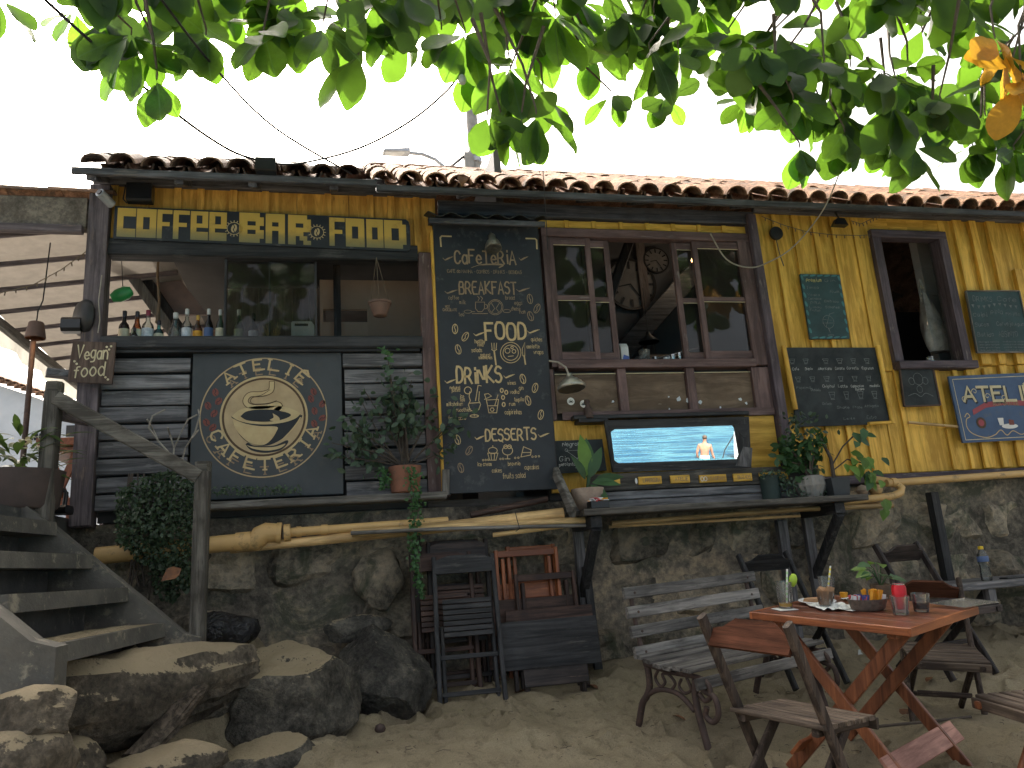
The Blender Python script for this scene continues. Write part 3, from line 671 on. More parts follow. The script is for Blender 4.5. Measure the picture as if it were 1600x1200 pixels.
# lower hardboard panels
for k, (a, b) in enumerate(((866, 970), (978, 1078), (1086, 1182))):
    p = lambda px: at(px, 620, 5.58).x
    B('panel', 'hardboard', p(a)+.02, p(b)-.02, 1.86, 2.165, 5.60, 5.62, .0)
    B('bead', 'cream_paint', p(a)+.02, p(b)-.02, 2.166, 2.172, 5.585, 5.592, .0)
p = lambda px: at(px, 620, 5.58).x
for px in (860, 974, 1082): B('stile', 'red_brown', p(px)-.035, p(px)+.035, 1.8, 2.205, 5.565, 5.63, .005)
B('stile', 'red_brown', p(1182)-.02, wx1, 1.8, 2.205, 5.565, 5.63, .005)
B('rail', 'red_brown', wx0+.05, wx1, 1.80, 1.862, 5.56, 5.565, .0)
B('light_block', 'inside_dark', 1.55, 3.5, 1.2, 2.2, 5.64, 5.68, 0)  # added light-blocking sheet behind the lower casement panels
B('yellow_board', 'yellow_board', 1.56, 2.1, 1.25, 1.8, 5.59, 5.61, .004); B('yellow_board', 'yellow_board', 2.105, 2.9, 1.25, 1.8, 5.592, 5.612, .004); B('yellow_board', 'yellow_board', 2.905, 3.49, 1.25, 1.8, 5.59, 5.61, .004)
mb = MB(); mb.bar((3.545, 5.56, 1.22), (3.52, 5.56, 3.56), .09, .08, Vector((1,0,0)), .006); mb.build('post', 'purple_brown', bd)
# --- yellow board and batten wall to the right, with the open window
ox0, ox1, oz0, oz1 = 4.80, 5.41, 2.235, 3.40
B('light_block', 'inside_dark', 3.56, ox0-.02, 1.2, 3.56, 5.66, 5.7, 0); B('light_block', 'inside_dark', ox1+.02, 8.5, 1.2, 3.56, 5.66, 5.7, 0)  # added light-blocking sheets behind the yellow boards, around the open window
B('light_block', 'inside_dark', ox0-.02, ox1+.02, 1.2, oz0-.02, 5.66, 5.7, 0)
x = 3.575; rr = random.Random(5)
while x < 8.4:
    wd = rr.uniform(.17, .21); x1 = x+wd; segs = [(1.28, 3.62)]
    for lim in (ox0-.07, ox1+.07):
        if x < lim-.02 and x1 > lim-.04: x1 = lim
    if x >= ox0-.08 and x < ox1+.05: segs = [(1.28, oz0-.06), (oz1+.075, 3.62)]
    elif x >= ox1: segs = [(1.28, 2.2), (2.2, 3.62)]
    elif x > 4.45: segs = [(1.28, 2.16), (2.16, 3.62)]
    for (z0, z1) in segs:
        up = z0 > 2
        B('yellow_board', 'yellow_board', x, x1-.003, z0+(.002 if up else 0), z1, 5.605+rr.uniform(0,.01)-(.012 if up else 0), 5.65, .005)
        if not (z1-z0 < .2):
            bw_ = rr.uniform(.04, .055) if x < ox1 else rr.uniform(.07, .1)
            if rr.random() < .8: B('batten', 'yellow_board', x-bw_/2, x+bw_/2, z0+.004, z1-.002-(rr.uniform(0,.5) if rr.random() < .12 else 0), 5.582-(.012 if up else 0)-(.012 if x > ox1 else 0), 5.597, .006)
    x = x1
B('skirting', 'purple_brown', 3.6, 8.5, 1.205, 1.275, 5.565, 5.64, .006)
ow = B('window', 'purple_brown', ox0-.09, ox1+.09, oz1, oz1+.075, 5.545, 5.66, .006)
B('frame', 'purple_brown', ox0-.09, ox0-.005, oz0-.0, oz1, 5.545, 5.66, .006, ow); B('frame', 'purple_brown', ox1+.005, ox1+.09, oz0-.0, oz1+.002, 5.545, 5.66, .006, ow)
B('sill', 'purple_brown', ox0-.09, ox1+.1, oz0-.075, oz0-.004, 5.5, 5.66, .008, ow)
tx0, tx1, _, _ = rect(1452, 1474, 400, 560, 6.2)
for k in range(6): B('wall_tile', 'tile_white', tx0, tx1, 1.9+.3*k, 2.195+.3*k, 6.2, 6.3, .004)
# inside the cafe: grey wall, stair band, ceiling shade
B('wall', 'plaster_grey', 1.4, 5.2, 1.3, 4.6, 7.5, 7.56, 0)
mb = MB(); mb.bar(at(925, 605, 6.9), at(1085, 425, 6.9), .06, .2, Vector((0,0,1)), .01); mb.build('stair_stringer', 'black_wood', bd)
mb = MB(); mb.bar(at(940, 500, 6.7), at(1000, 330, 6.7), .06, .09, Vector((0,0,1)), .01); mb.build('brace', 'black_wood', bd)
xq = at(1006, 450, 7.4).x; B('pilaster', 'inner_wood', xq-.04, xq+.06, 1.3, 4.5, 7.4, 7.5)
xq = at(1048, 560, 7.2).x; B('cupboard', 'plaster_brown', xq-.28, xq+.25, 1.3, 2.75, 7.1, 7.3)
# back room wall with bright slit by the right window
B('wall', 'inside_dark', 6.75, 8.3, 1.3, 3.5, 7.9, 7.95, 0)
# --- eaves: fascia, rafters, soffit
B('eave_board', 'eave_wood', -1.72, 0.3, 3.5, 3.55, 5.175, 5.2, .004); B('eave_board', 'eave_wood', 0.3, 8.65, 3.474, 3.525, 5.195, 5.22, .004)
B('wall_beam', 'eave_wood', -1.7, 0.79, 3.63, 3.7, 5.55, 5.6, .005); B('wall_beam', 'eave_wood', 0.8, 3.56, 3.485, 3.6, 5.55, 5.6, .005); B('wall_beam', 'eave_wood', 3.57, 8.6, 3.6, 3.68, 5.54, 5.59, .005)
x = -1.62
while x < 8.4:
    mb = MB(); mb.bar((x, 5.24, 3.515), (x, 5.7, 3.72), .06, .05, Vector((0,0,1)), .006, .004); mb.build('rafter', 'eave_wood', bd); x += rr.uniform(.45, .62)
# --- roof: clay barrel tiles
def tile_mesh(name, mat, L=.42, r0=.089, r1=.073, th=.013, n=7, up=True):
    mb = MB(); sg = 1 if up else -1
    for (yy, rr_) in ((0, r0), (L, r1)):
        for rad in (rr_, rr_-th):
            for i in range(n+1):
                a = math.pi*i/n; mb.v.append(Vector((-rad*math.cos(a), yy, sg*rad*.82*math.sin(a))))
    m = n+1; o0, i0, o1, i1 = 0, m, 2*m, 3*m
    for i in range(n):
        mb.f += [(o0+i, o0+i+1, o1+i+1, o1+i), (i0+i+1, i0+i, i1+i, i1+i+1), (i0+i, i0+i+1, o0+i+1, o0+i), (o1+i, o1+i+1, i1+i+1, i1+i)]
    mb.f += [(o0, o1, i1, i0), (o0+n, i0+n, i1+n, o1+n)]
    if not up: mb.f = [tuple(reversed(f)) for f in mb.f]
    me = bpy.data.meshes.new(name); me.from_pydata([tuple(v) for v in mb.v], [], mb.f); me.materials.append(MATS[mat])
    me.polygons.foreach_set('use_smooth', [True]*len(me.polygons)); me.set_sharp_from_angle(angle=R(45)); me.update(); return me, mb
def roof(x0, x1, y_e, z_e, slope, rows, objrows, mat, pitch=.19, label=None):
    ang = math.atan(slope); rnd = random.Random(int(x0*10)+50)
    base = MB(); k = (y_e+.05, z_e-.035); L = rows*.33*math.cos(ang)
    base.add([(x0-.05, k[0], k[1]), (x1+.05, k[0], k[1]), (x1+.05, k[0]+L, k[1]+L*slope), (x0-.05, k[0]+L, k[1]+L*slope),
              (x0-.05, k[0], k[1]-.02), (x1+.05, k[0], k[1]-.02), (x1+.05, k[0]+L, k[1]+L*slope-.02), (x0-.05, k[0]+L, k[1]+L*slope-.02)], [(0,1,2,3),(7,6,5,4),(0,4,5,1),(1,5,6,2),(2,6,7,3),(3,7,4,0)])
    rf = base.build('roof', 'eave_wood', bd, label=label)
    me, cov = tile_mesh('tile', mat); _, chn = tile_mesh('channel', mat, up=False)
    rest = MB(); ch = MB(); n = int((x1-x0)/pitch)
    for r in range(rows):
        for i in range(n+1):
            y = y_e+r*.33*math.cos(ang); zz = z_e+r*.33*math.sin(ang)
            tilt = ang+.035+rnd.uniform(-.02, .02); rz = rnd.uniform(-.05, .05)
            p = Vector((x0+i*pitch+rnd.uniform(-.008,.008), y+rnd.uniform(-.025,.012), zz+.016+rnd.uniform(-.004,.006)))
            M = Matrix.Translation(p) @ Matrix.Rotation(rz, 4, 'Z') @ Matrix.Rotation(tilt, 4, 'X')
            if r < objrows:
                o = link('tile', me, p, rf); o.rotation_euler = M.to_euler(); sc = rnd.uniform(.96, 1.05); o.scale = (sc, 1, sc)
            else: rest.add([M @ v for v in cov.v], cov.f)
            if i < n:
                q = p+Vector((pitch/2, .1 if r == 0 else .05, .06)); M2 = Matrix.Translation(q) @ Matrix.Rotation(rz*.5, 4, 'Z') @ Matrix.Rotation(ang+.02, 4, 'X'); ch.add([M2 @ v for v in chn.v], chn.f)
    ch.build('channel_tiles', mat, rf, smooth=True, kind='stuff')
    if rest.v: rest.build('upper_tiles', mat, rf, smooth=True, kind='stuff')
    # ridge
    yr = y_e+L; zr = z_e+L*slope; i = 0; x = x0
    while x < x1:
        M = Matrix.Translation((x, yr, zr+.015)) @ Matrix.Rotation(R(-90), 4, 'Z'); rdg = MB(); rdg.add([M @ (v*1.12) for v in cov.v], cov.f); rdg.build('ridge_tile', mat, rf, smooth=True); x += .38
    back = MB(); back.add([(x0-.05, yr, zr-.02), (x1+.05, yr, zr-.02), (x1+.05, yr+2.2, zr-1.25), (x0-.05, yr+2.2, zr-1.25)], [(0,1,2,3)]); back.build('back_slope', mat, rf)
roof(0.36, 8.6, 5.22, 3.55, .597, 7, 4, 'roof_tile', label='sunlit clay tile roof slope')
roof(-1.6, 0.21, 5.2, 3.575, .545, 6, 4, 'dark_tile', label='darker clay tiles over the bar')
B('gable', 'inside_dark', 8.42, 8.5, 3.4, 4.3, 6.0, 8.6, 0)

# ================================================================ SIGNS AND BOARDS ON THE FRONT
# --- long bar sign with block letters
bs = thing('bar_sign', 'long black sign reading COFFEE BAR FOOD in yellow block letters', 'sign', (-.5, 5.5, 3.2))
sgY = 5.515
zl0, zl1 = at(182, 373, sgY).z, at(184, 322, sgY).z; zr0, zr1 = at(639, 393, sgY).z, at(640, 343, sgY).z
xl, xr = at(178, 348, sgY).x, at(641, 368, sgY).x
def sz(x, t): k = (x-xl)/(xr-xl); return (zl0+(zr0-zl0)*k)*(1-t)+(zl1+(zr1-zl1)*k)*t
poly = [(xl, sz(xl, 0)), (xr-.03, sz(xr-.03, 0)), (xr-.008, sz(xr, .06)), (xr, sz(xr, .2)), (xr, sz(xr, .8)), (xr-.008, sz(xr, .93)), (xr-.03, sz(xr-.03, 1)), (xl, sz(xl, 1))]
mb = MB(); mb.prism(poly, sgY, 5.576); mb.build('panel', 'board_black', bs)
BL = {'C': '######,######,##....,##....,##....,######,######', 'O': '######,######,##..##,##..##,##..##,######,######', 'F': '######,##....,##....,#####.,##....,##....,##....',
      'e': '######,##..##,##..##,######,##....,######,######', 'B': '#####.,######,##..##,#####.,##..##,######,#####.', 'A': '######,######,##..##,######,##..##,##..##,##..##',
      'R': '#####.,######,##..##,######,####..,##.##.,##..##', 'D': '#####.,######,##..##,##..##,##..##,######,#####.'}
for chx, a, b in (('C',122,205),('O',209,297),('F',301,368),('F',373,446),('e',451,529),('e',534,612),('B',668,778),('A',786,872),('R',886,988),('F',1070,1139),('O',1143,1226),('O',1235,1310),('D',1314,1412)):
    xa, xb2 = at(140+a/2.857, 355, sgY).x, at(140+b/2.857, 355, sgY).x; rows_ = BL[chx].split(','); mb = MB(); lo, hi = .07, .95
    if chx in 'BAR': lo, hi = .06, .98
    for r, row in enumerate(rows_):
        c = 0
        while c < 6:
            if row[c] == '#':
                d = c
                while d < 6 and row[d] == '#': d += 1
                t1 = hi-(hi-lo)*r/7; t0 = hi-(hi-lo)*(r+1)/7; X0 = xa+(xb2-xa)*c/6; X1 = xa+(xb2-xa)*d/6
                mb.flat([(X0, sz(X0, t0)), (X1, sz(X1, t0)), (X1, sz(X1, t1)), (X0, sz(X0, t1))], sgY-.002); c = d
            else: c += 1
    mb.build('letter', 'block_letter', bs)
for px in (645, 1015):
    X = at(140+px/2.857, 355, sgY).x; Z = sz(X, .47); mb = MB()
    mb.ring(X, Z, .05, .05, .004, sgY-.002)
    for i in range(16):
        a = i*math.pi/8; mb.stroke([(X+.052*math.cos(a), Z+.052*math.sin(a)), (X+.063*math.cos(a), Z+.063*math.sin(a))], .005, sgY-.002)
    mb.disc(X, Z, .02, .033, sgY-.003, 20, R(-12)); mb.build('bean_emblem', 'gold_paint', bs)
    mb = MB(); mb.stroke([(X-.004, Z+.03), (X+.005, Z+.01), (X-.005, Z-.01), (X+.004, Z-.03)], .006, sgY-.0045); mb.build('bean_line', 'ink_black', bs)
# --- round logo panel
lp = thing('logo_panel', 'black panel with round ATELI\u00ca CAFETERIA coffee cup logo', 'sign', (-.5, 5.55, 1.3))
mb = MB(); mb.box(-.985, .03, 5.545, 5.6, 1.31, 2.352, .006); mb.build('panel', 'panel_black', lp)
LY = 5.5425; lcx, lcz = at(413, 651, LY).x, at(413, 651, LY).z; rad = (at(513, 651, LY).x-at(313, 651, LY).x)/2
mb = MB(); mb.ring(lcx, lcz, rad, rad, .009, LY, 72); mb.build('ring', 'tan_paint', lp)
ir = rad*.69
mb = MB(); mb.disc(lcx, lcz, ir, ir, LY, 64); mb.build('rim', 'gold_paint', lp)
mb = MB(); mb.ring(lcx, lcz, ir*.95, ir*.95, ir*.09, LY-.0008, 64); mb.build('rim_shade', 'rim_brown', lp)
mb = MB(); mb.disc(lcx, lcz, ir*.9, ir*.9, LY-.0014, 64); mb.build('medallion', 'tan_paint', lp)
def arc_text(mat, name, s, r, a0, a1, h, wd, y, inward=False, serif=True):
    n = len(s)
    for i, chx in enumerate(s):
        mb = MB(); a = a0+(a1-a0)*i/(n-1)
        ux, uz = math.cos(a), math.sin(a)               # outwards
        if inward: up = (-ux, -uz); rt = (-uz, ux)
        else: up = (ux, uz); rt = (uz, -ux)
        mw = max(p[0] for st in FONT[chx] for p in st); k = h/9; strokes = [list(st) for st in FONT[chx]]
        if serif:
            ends = set()
            for st in FONT[chx]:
                for p in (st[0], st[-1]):
                    if p[1] in (0, 9) and p not in ends and not (chx in 'ET' and p[1] == 9 and p[0] not in (0,)): ends.add(p)
            for p in ends: strokes.append([(p[0]-1.5, p[1]), (p[0]+1.5, p[1])])
        for j, st in enumerate(strokes):
            mb.stroke([(lcx+r*ux+((p[0]-mw/2)*k*rt[0]+p[1]*k*up[0]), lcz+r*uz+((p[0]-mw/2)*k*rt[1]+p[1]*k*up[1])) for p in st], wd if j < len(FONT[chx]) else wd*.8, y-.00008*j)
        mb.build(name, mat, lp)
D_ = R
hh = rad*.175
arc_text('gold_paint', 'letter', 'ATELI\u00ca', rad*.795, D_(130), D_(48), hh, .014, LY-.002)
arc_text('letter_brown', 'letter_shadow', 'ATELI\u00ca', rad*.715, D_(131), D_(47), hh*.62, .009, LY-.0007)
arc_text('gold_paint', 'letter', 'CAFETERIA', rad*.87, D_(202), D_(340), hh, .014, LY-.002, True)
arc_text('letter_brown', 'letter_shadow', 'CAFETERIA', rad*.945, D_(203), D_(339), hh*.7, .009, LY-.0007, True)
for (px, py, rt) in ((336.5, 613, 10), (325, 634, 20), (341.5, 627, -30), (334.5, 646, -30), (322.5, 660, 30), (332.5, 668, -35), (490, 612, 20), (486, 623, 15), (503.5, 631, -25), (491.5, 642, 10), (504, 653, -60), (491, 662, 20)):
    p = at(px, py, LY); mb = MB(); mb.disc(p.x, p.z, .021, .029, LY, 18, R(rt)); b_ = mb.build('bean', 'bean_red', lp)
    c_, s_ = math.cos(R(rt)), math.sin(R(rt)); mb = MB(); mb.stroke([(p.x+c_*u-s_*v, p.z+s_*u+c_*v) for (u, v) in ((-.003, .027), (.006, .009), (-.006, -.009), (.003, -.027))], .004, LY-.001); mb.build('bean_line', 'ink_black', b_)
def L(px, py): p = at(280+px/3.81, 520+py/3.81, LY); return (p.x, p.z)
def curve(P, n=8):
    out = []; m = len(P)
    for i in range(m-1):
        p0, p1, p2, p3 = P[max(i-1,0)], P[i], P[i+1], P[min(i+2,m-1)]
        for k in range(n):
            t = k/n; out.append(tuple(.5*((2*p1[q])+(-p0[q]+p2[q])*t+(2*p0[q]-5*p1[q]+4*p2[q]-p3[q])*t*t+(-p0[q]+3*p1[q]-3*p2[q]+p3[q])*t*t*t) for q in (0, 1)))
    return out+[P[-1]]
def art(pts, mat, lay, n=6, name='cup_art'):
    mb = MB(); mb.flat([L(*p) for p in curve(pts+[pts[0]], n)[:-1]], LY-.002-.0006*lay)
    if mb.v: mb.build(name, mat, lp)
def lines(pts, wd, mat, lay, name='cup_line'):
    mb = MB(); mb.stroke([L(*p) for p in curve(pts, 6)], wd, LY-.002-.0006*lay); mb.build(name, mat, lp)
art([(395,665),(430,700),(510,715),(600,700),(645,660),(640,640),(560,672),(450,672),(410,655)], 'ink_black', 1)
art([(400,668),(440,690),(520,702),(600,688),(632,660),(560,680),(450,680)], 'gold_paint', 2)
art([(312,500),(330,560),(370,620),(430,662),(520,672),(600,640),(660,590),(710,530),(730,490),(640,520),(520,545),(400,535)], 'ink_black', 3)
art([(314,508),(335,570),(375,620),(430,660),(500,668),(545,640),(578,590),(580,560),(480,556),(390,540)], 'gold_paint', 4)
art([(312,500),(360,460),(440,440),(520,436),(620,440),(690,462),(722,485),(690,512),(620,535),(520,546),(420,540),(350,522)], 'gold_paint', 5)
art([(365,498),(400,470),(470,458),(560,460),(640,475),(665,492),(630,512),(560,528),(470,530),(400,520)], 'ink_black', 6)
art([(556,480),(590,500),(598,520),(570,528),(540,520),(562,505)], 'gold_paint', 7)
lines([(600,650),(660,590),(700,540),(722,505)], .008, 'gold_paint', 5)
lines([(312,500),(350,524),(420,542),(520,548),(620,537),(690,514),(722,487)], .004, 'ink_black', 7)
st_ = [(552,300),(545,345),(490,365),(420,370),(395,410),(430,440),(520,440),(580,425),(600,440),(580,460)]
lines(st_, .04, 'rim_brown', 4, 'steam'); lines(st_, .03, 'gold_paint', 5, 'steam'); lines([(540,340),(490,372),(440,385),(425,410),(450,425),(530,420),(580,405)], .004, 'rim_brown', 7, 'steam')
# --- tall menu board
BY = 5.47
mx0, mx1, mz0, mz1 = at(686, 560, BY).x, at(855, 560, BY).x, at(785, 768, BY).z, at(762, 340, BY).z
mbd = thing('menu_board', 'tall black menu board with hand painted CAFETERIA, BREAKFAST, FOOD, DRINKS, DESSERTS', 'menu board', ((mx0+mx1)/2, BY, mz0))
mb = MB(); mb.box(mx0, mx1, BY, BY+.03, mz0, mz1, .004); mb.build('panel', 'board_black', mbd)
mb = MB(); mb.box(mx0-.02, mx0-.001, BY+.004, 5.59, mz0+.02, mz1-.12, .003); mb.build('side_board', 'yellow_board', mbd)
mb = MB(); mb.box(mx1+.001, mx1+.012, BY+.004, 5.55, mz0+.02, mz1-.02, .002); mb.build('side_board', 'black_wood', mbd)
mb = MB(); zc = at(760, 371, BY).z
for (a, b, c) in ((688, 704, 1), (838, 822, -1)):
    X = at(a, 372, BY).x; mb.stroke([(X+c*.085, zc), (X+c*.012, zc), (X+c*.0, zc-.012), (X+c*.002, zc-.085)], .012, BY-.002)
mb.build('corner_mark', 'letter_gold', mbd)
TY = BY-.0015
def T(items, mat, wd, **k):
    for (s, a, b, py, h) in items:
        mb = MB(); ptext(mb, s, a, b, py, h, TY, wd, **k); mb.build('lettering', mat, mbd)
T([('CaFeTeRiA', 711, 806, 412, 20)], 'letter_brown', .013, soft=True); T([('BREAKFAST', 718, 807, 459, 19)], 'letter_brown', .012, soft=True)
T([('FOOD', 759, 822, 530, 25)], 'letter_gold', .018, soft=True); T([('DRiNKS', 714, 784, 598, 25)], 'letter_gold', .016, soft=True); T([('DESSERTS', 759, 838, 688, 18)], 'letter_gold', .012, soft=True)
T([('CAFE da MANHA - COMBOS - DRINKS - BEBIDAS', 699, 815, 427, 5)], 'letter_brown', .003)
sm = [('coffee',701,717,468,6),('milk',718,728,475,6),('HOT',696,703,481,4),('CHOCOLATE',692,714,486,4),('tea',717,725,494,6),('bread',790,804,468,6),('eggs',804,816,476,6),('cheese',799,813,485,6),('ham',812,821,490,6)]
T(sm, 'letter_brown', .003)
sm = [('healthy',742,758,536,6),('food',746,755,541,6),('salads',737,753,550,6),('natural',751,766,557,5),('sandwiches',748,769,561,5),('quiches',830,847,533,6),('omelette',823,843,544,6),('wraps',834,849,553,6),
      ('natural',703,719,608,5),('juices',705,719,612,5),('ice',719,725,622,6),('tea',719,726,627,6),('milkshakes',698,723,634,6),('smoothies',713,736,643,6),('frappuccino',701,728,656,6),
      ('wines',793,806,601,6),('gin',811,818,609,6),('vodka',797,811,615,6),('tequila',804,818,627,6),('rum',796,805,634,6),('caipirinhas',789,815,647,7),('ice cream',746,768,728,6),('brownie',794,813,727,6),('cakes',769,784,738,6),('cupcakes',820,842,733,7),('fruits salad',786,821,747,8)]
T(sm, 'letter_gold', .0032)
def Q(px, py): p = at(px, py, TY); return (p.x, p.z)
def draw(strokes, wd, mat='letter_gold', name='drawing'):
    mb = MB()
    for i, st in enumerate(strokes): mb.stroke([Q(*p) for p in st], wd, TY-.0001*(i % 6))
    return mb.build(name, mat, mbd)
for (a, b, py, m) in ((692,708,404,'letter_brown'),(811,825,404,'letter_brown'),(695,715,456,'letter_brown'),(807,828,453,'letter_brown'),(740,758,522,'letter_gold'),(824,843,518,'letter_gold'),(695,712,596,'letter_gold'),(787,804,588,'letter_gold'),(742,757,684,'letter_gold'),(841,858,680,'letter_gold')):
    w_ = b-a; draw([curve([(a,py-1),(a+w_*.2,py+2),(a+w_*.5,py),(a+w_*.8,py-2),(b,py-3)], 4)], [.004,.011,.013,.009,.004], m, 'flourish')
draw([curve([(737,418),(750,414),(768,413),(786,414),(780,418)], 4)], [.004,.012,.014,.01], 'letter_brown', 'flourish')
def circ(cx, cy, r, n=18, ry=None, a0=0, a1=360): return [(cx+r*math.cos(R(a0+(a1-a0)*i/n)), cy-(ry or r)*math.sin(R(a0+(a1-a0)*i/n))) for i in range(n+1)]
for (px, py, rt, m) in ((828,467,10,'letter_brown'),(839,482,-25,'letter_brown'),(829,494,20,'letter_brown'),(711,514,0,'letter_gold'),(727,526,-30,'letter_gold'),(716,546,15,'letter_gold'),(817,592,15,'letter_gold'),(836,606,-15,'letter_gold'),(825,626,15,'letter_gold'),(845,648,-10,'letter_gold'),(715,687,15,'letter_gold'),(733,704,-30,'letter_brown'),(720,731,15,'letter_brown')):
    c_, s_ = math.cos(R(rt)), math.sin(R(rt)); rot_ = lambda pts: [(px+c_*u+s_*v, py-s_*u+c_*v) for (u, v) in pts]
    draw([rot_([(4.2*math.cos(t), 7.6*math.sin(t)) for t in [2*math.pi*i/14 for i in range(15)]]), rot_([(-.6,7),(1,2),(-1,-2),(.6,-7)])], .0055, m, 'bean_drawing')
draw([[(743,472),(743,482),(747,487),(753,487),(757,482),(757,472),(743,472)], circ(758,479,3.5,10,None,-90,90), [(738,490),(762,490)], [(747,470),(749,466),(746,463)], [(752,470),(754,466),(751,463)]], .005, 'letter_brown')
draw([circ(774,480,12), circ(774,480,10), [(768,474),(773,482),(769,487)], [(780,474),(775,482),(779,487)]], .0045, 'letter_brown')
draw([circ(731,487,6,12,2.5), [(736.5,487),(742,487)]], .004, 'letter_brown'); draw([circ(792,486,6,12,2.5)], .004, 'letter_brown')
draw([circ(798,551,16,26), circ(798,551,12,22), circ(793,548,4,10), circ(803,549,3,10), [(794,557),(802,556)], circ(800,543,2,8)], .0055)
draw([[(768,536),(769,546)], [(772,536),(772,546)], [(776,536),(775,546)], [(768,546),(772,549),(776,546)]], .005); draw([[(772,548),(775,570)]], .012, name='drawing')
draw([[(820,535),(816,545),(817,556),(820,556),(820,535)]], .005); draw([[(819,556),(821,569)]], .011)
draw([[(734,612),(733,620),(735,626),(732,632),(734,640),(741,644),(748,640),(751,632),(748,626),(749,612)], [(733,630),(750,629)], [(741,644),(741,650)], circ(741,650,6.5,12,2), circ(731,610,5.5,14), [(743,626),(747,602),(752,603)]], .006)
draw([[(760,625),(764,645),(776,645),(779,624),(760,625)], [(763,634),(777,634)], circ(769,640,3,6), [(773,634),(778,617)], [(760,625),(757,616),(763,615),(768,619),(757,624)]], .0055)
for (px, py) in ((784,610),(791,613),(786,621),(787,632)): draw([circ(px, py, 2.3, 10, 3.2)], .008)
draw([[(762,708),(765,719),(775,719),(778,708),(762,708)], circ(770,704,7,14,5), [(770,699),(770,696)], [(767,708),(768,719)], [(773,708),(772,719)]], .005)
draw([circ(793,704,8,16,7), circ(790,698,3,10), circ(796,698,3,10), [(793,711),(793,716)], [(789,717),(797,717)], [(786,691),(783,688)]], .006)
draw([[(814,714),(818,698),(830,703),(829,711),(814,714)], [(816,707),(829,707)]], .006)
for px in (755,759,763,782,786,805,810,832,837,842): draw([circ(px, 719-(px-755)*.07, 1.3, 8)], .004)
# board canopy: small corrugated sheet roof
cn = thing('board_canopy', 'small dark corrugated canopy above the tall menu board', 'canopy', (1.1, 5.35, 3.3))
mb = MB(); nx = 48; xa, xb2 = at(668, 332, 5.3).x, at(853, 340, 5.3).x
for (yy, zz) in ((5.28, at(760, 336, 5.28).z), (5.56, at(760, 336, 5.28).z+.1)):
    for th in (0, .008):
        for i in range(nx+1): mb.v.append(Vector((xa+(xb2-xa)*i/nx, yy, zz+.018*math.cos(i/nx*2*math.pi*5.2)-th)))
m = nx+1
for i in range(nx): mb.f += [(i, i+1, 2*m+i+1, 2*m+i), (m+i+1, m+i, 3*m+i, 3*m+i+1), (m+i, m+i+1, i+1, i)]
mb.build('corrugated_sheet', 'metal_dark', cn, smooth=True)
mb = MB(); zc = at(760, 343, 5.28).z; mb.box(xa+.01, xb2-.01, 5.3, 5.33, zc-.03, zc+.012, .004); mb.build('fascia', 'eave_wood', cn)
mb = MB(); mb.box(xa+.03, xb2-.03, 5.505, 5.53, mz1+.002, zc+.06, .003); mb.build('back_board', 'board_black', cn)
# lamp over the menu board
def bell_lamp(name, label, p, rx, rz, prof, arm, scale=1.0):
    t = thing(name, label, 'lamp', p)
    mb = MB(); mb.lathe(prof, 24); mb.tf(Matrix.Translation(p) @ Matrix.Rotation(rz, 4, 'Z') @ Matrix.Rotation(rx, 4, 'X') @ Matrix.Scale(scale, 4)); mb.build('shade', 'lamp_metal', t, smooth=True)
    mb = MB(); mb.tube(arm, .008, 8); mb.build('arm', 'cable_pale' if len(arm) > 4 else 'lamp_metal', t, smooth=True)
    mb = MB(); mb.lathe([(.0, -.02), (.02, -.015), (.025, .01), (.012, .04), (0, .045)], 12); mb.tf(Matrix.Translation(p) @ Matrix.Rotation(rz, 4, 'Z') @ Matrix.Rotation(rx, 4, 'X') @ Matrix.Scale(scale, 4) @ Matrix.Translation((0, 0, .015))); mb.build('bulb', 'frosted', t, smooth=True)
p = at(771, 389, 5.36)
bell_lamp('wall_lamp', 'small silver bell lamp hanging over the CAFETERIA lettering', p, R(-12), 0, [(.06, 0), (.066, .004), (.064, .012), (.058, .04), (.045, .07), (.028, .09), (.026, .125), (.018, .135), (0, .136), (.0, .13), (.022, .12), (.024, .088), (.04, .068), (.052, .04), (.057, .008), (.06, 0)],
          [p+Vector((0, .02, .12)), p+Vector((0, .06, .16)), p+Vector((0, .13, .15))])
p = at(893, 606, 5.3)
q = [at(858, 564, BY), at(872, 566, 5.42), at(884, 574, 5.36), at(888, 584, 5.32), p+Vector((-.015, 0, .1))]
bell_lamp('wall_lamp', 'wide silver ridged lamp on a curved arm beside the menu board', p, R(-8), R(20), [(.1, -.01), (.108, 0), (.106, .012), (.088, .03), (.086, .04), (.064, .055), (.06, .064), (.036, .078), (.024, .088), (.022, .11), (0, .112), (0, .106), (.02, .084), (.034, .07), (.055, .055), (.08, .034), (.1, .01), (.1, -.01)],
          curve_ := [q[0], q[1], q[2], q[3], q[4]])
# --- yellow wall boards
def wall_board(name, label, px, Y, mat, edge=None, tilt=0):
    """board on the wall from its four photo corners: tl, tr, br, bl"""
    P = [at(a, b, Y) for (a, b) in px]; poly = [(p.x, p.z) for p in P]
    c = (sum(p[0] for p in poly)/4, Y, min(p[1] for p in poly)); t = thing(name, label, 'chalkboard' if 'chalk' in name else 'sign', c)
    mb = MB(); mb.prism(poly[::-1], Y, Y+.018); mb.build('panel', mat, t)
    if edge:
        for i in range(4):
            a, b = Vector((poly[i][0], Y, poly[i][1])), Vector((poly[(i+1)%4][0], Y, poly[(i+1)%4][1])); mb = MB(); mb.bar(a, b, .012, .02, Vector((0,1,0)), .002); mb.build('frame', edge, t)
    ux = (Vector(poly[1])-Vector(poly[0])); vx = (Vector(poly[3])-Vector(poly[0]))
    def uv(u, v): q = Vector(poly[0])*(1-u)*(1-v)+Vector(poly[1])*u*(1-v)+Vector(poly[2])*u*v+Vector(poly[3])*(1-u)*v; return (q.x, q.y)
    return t, uv
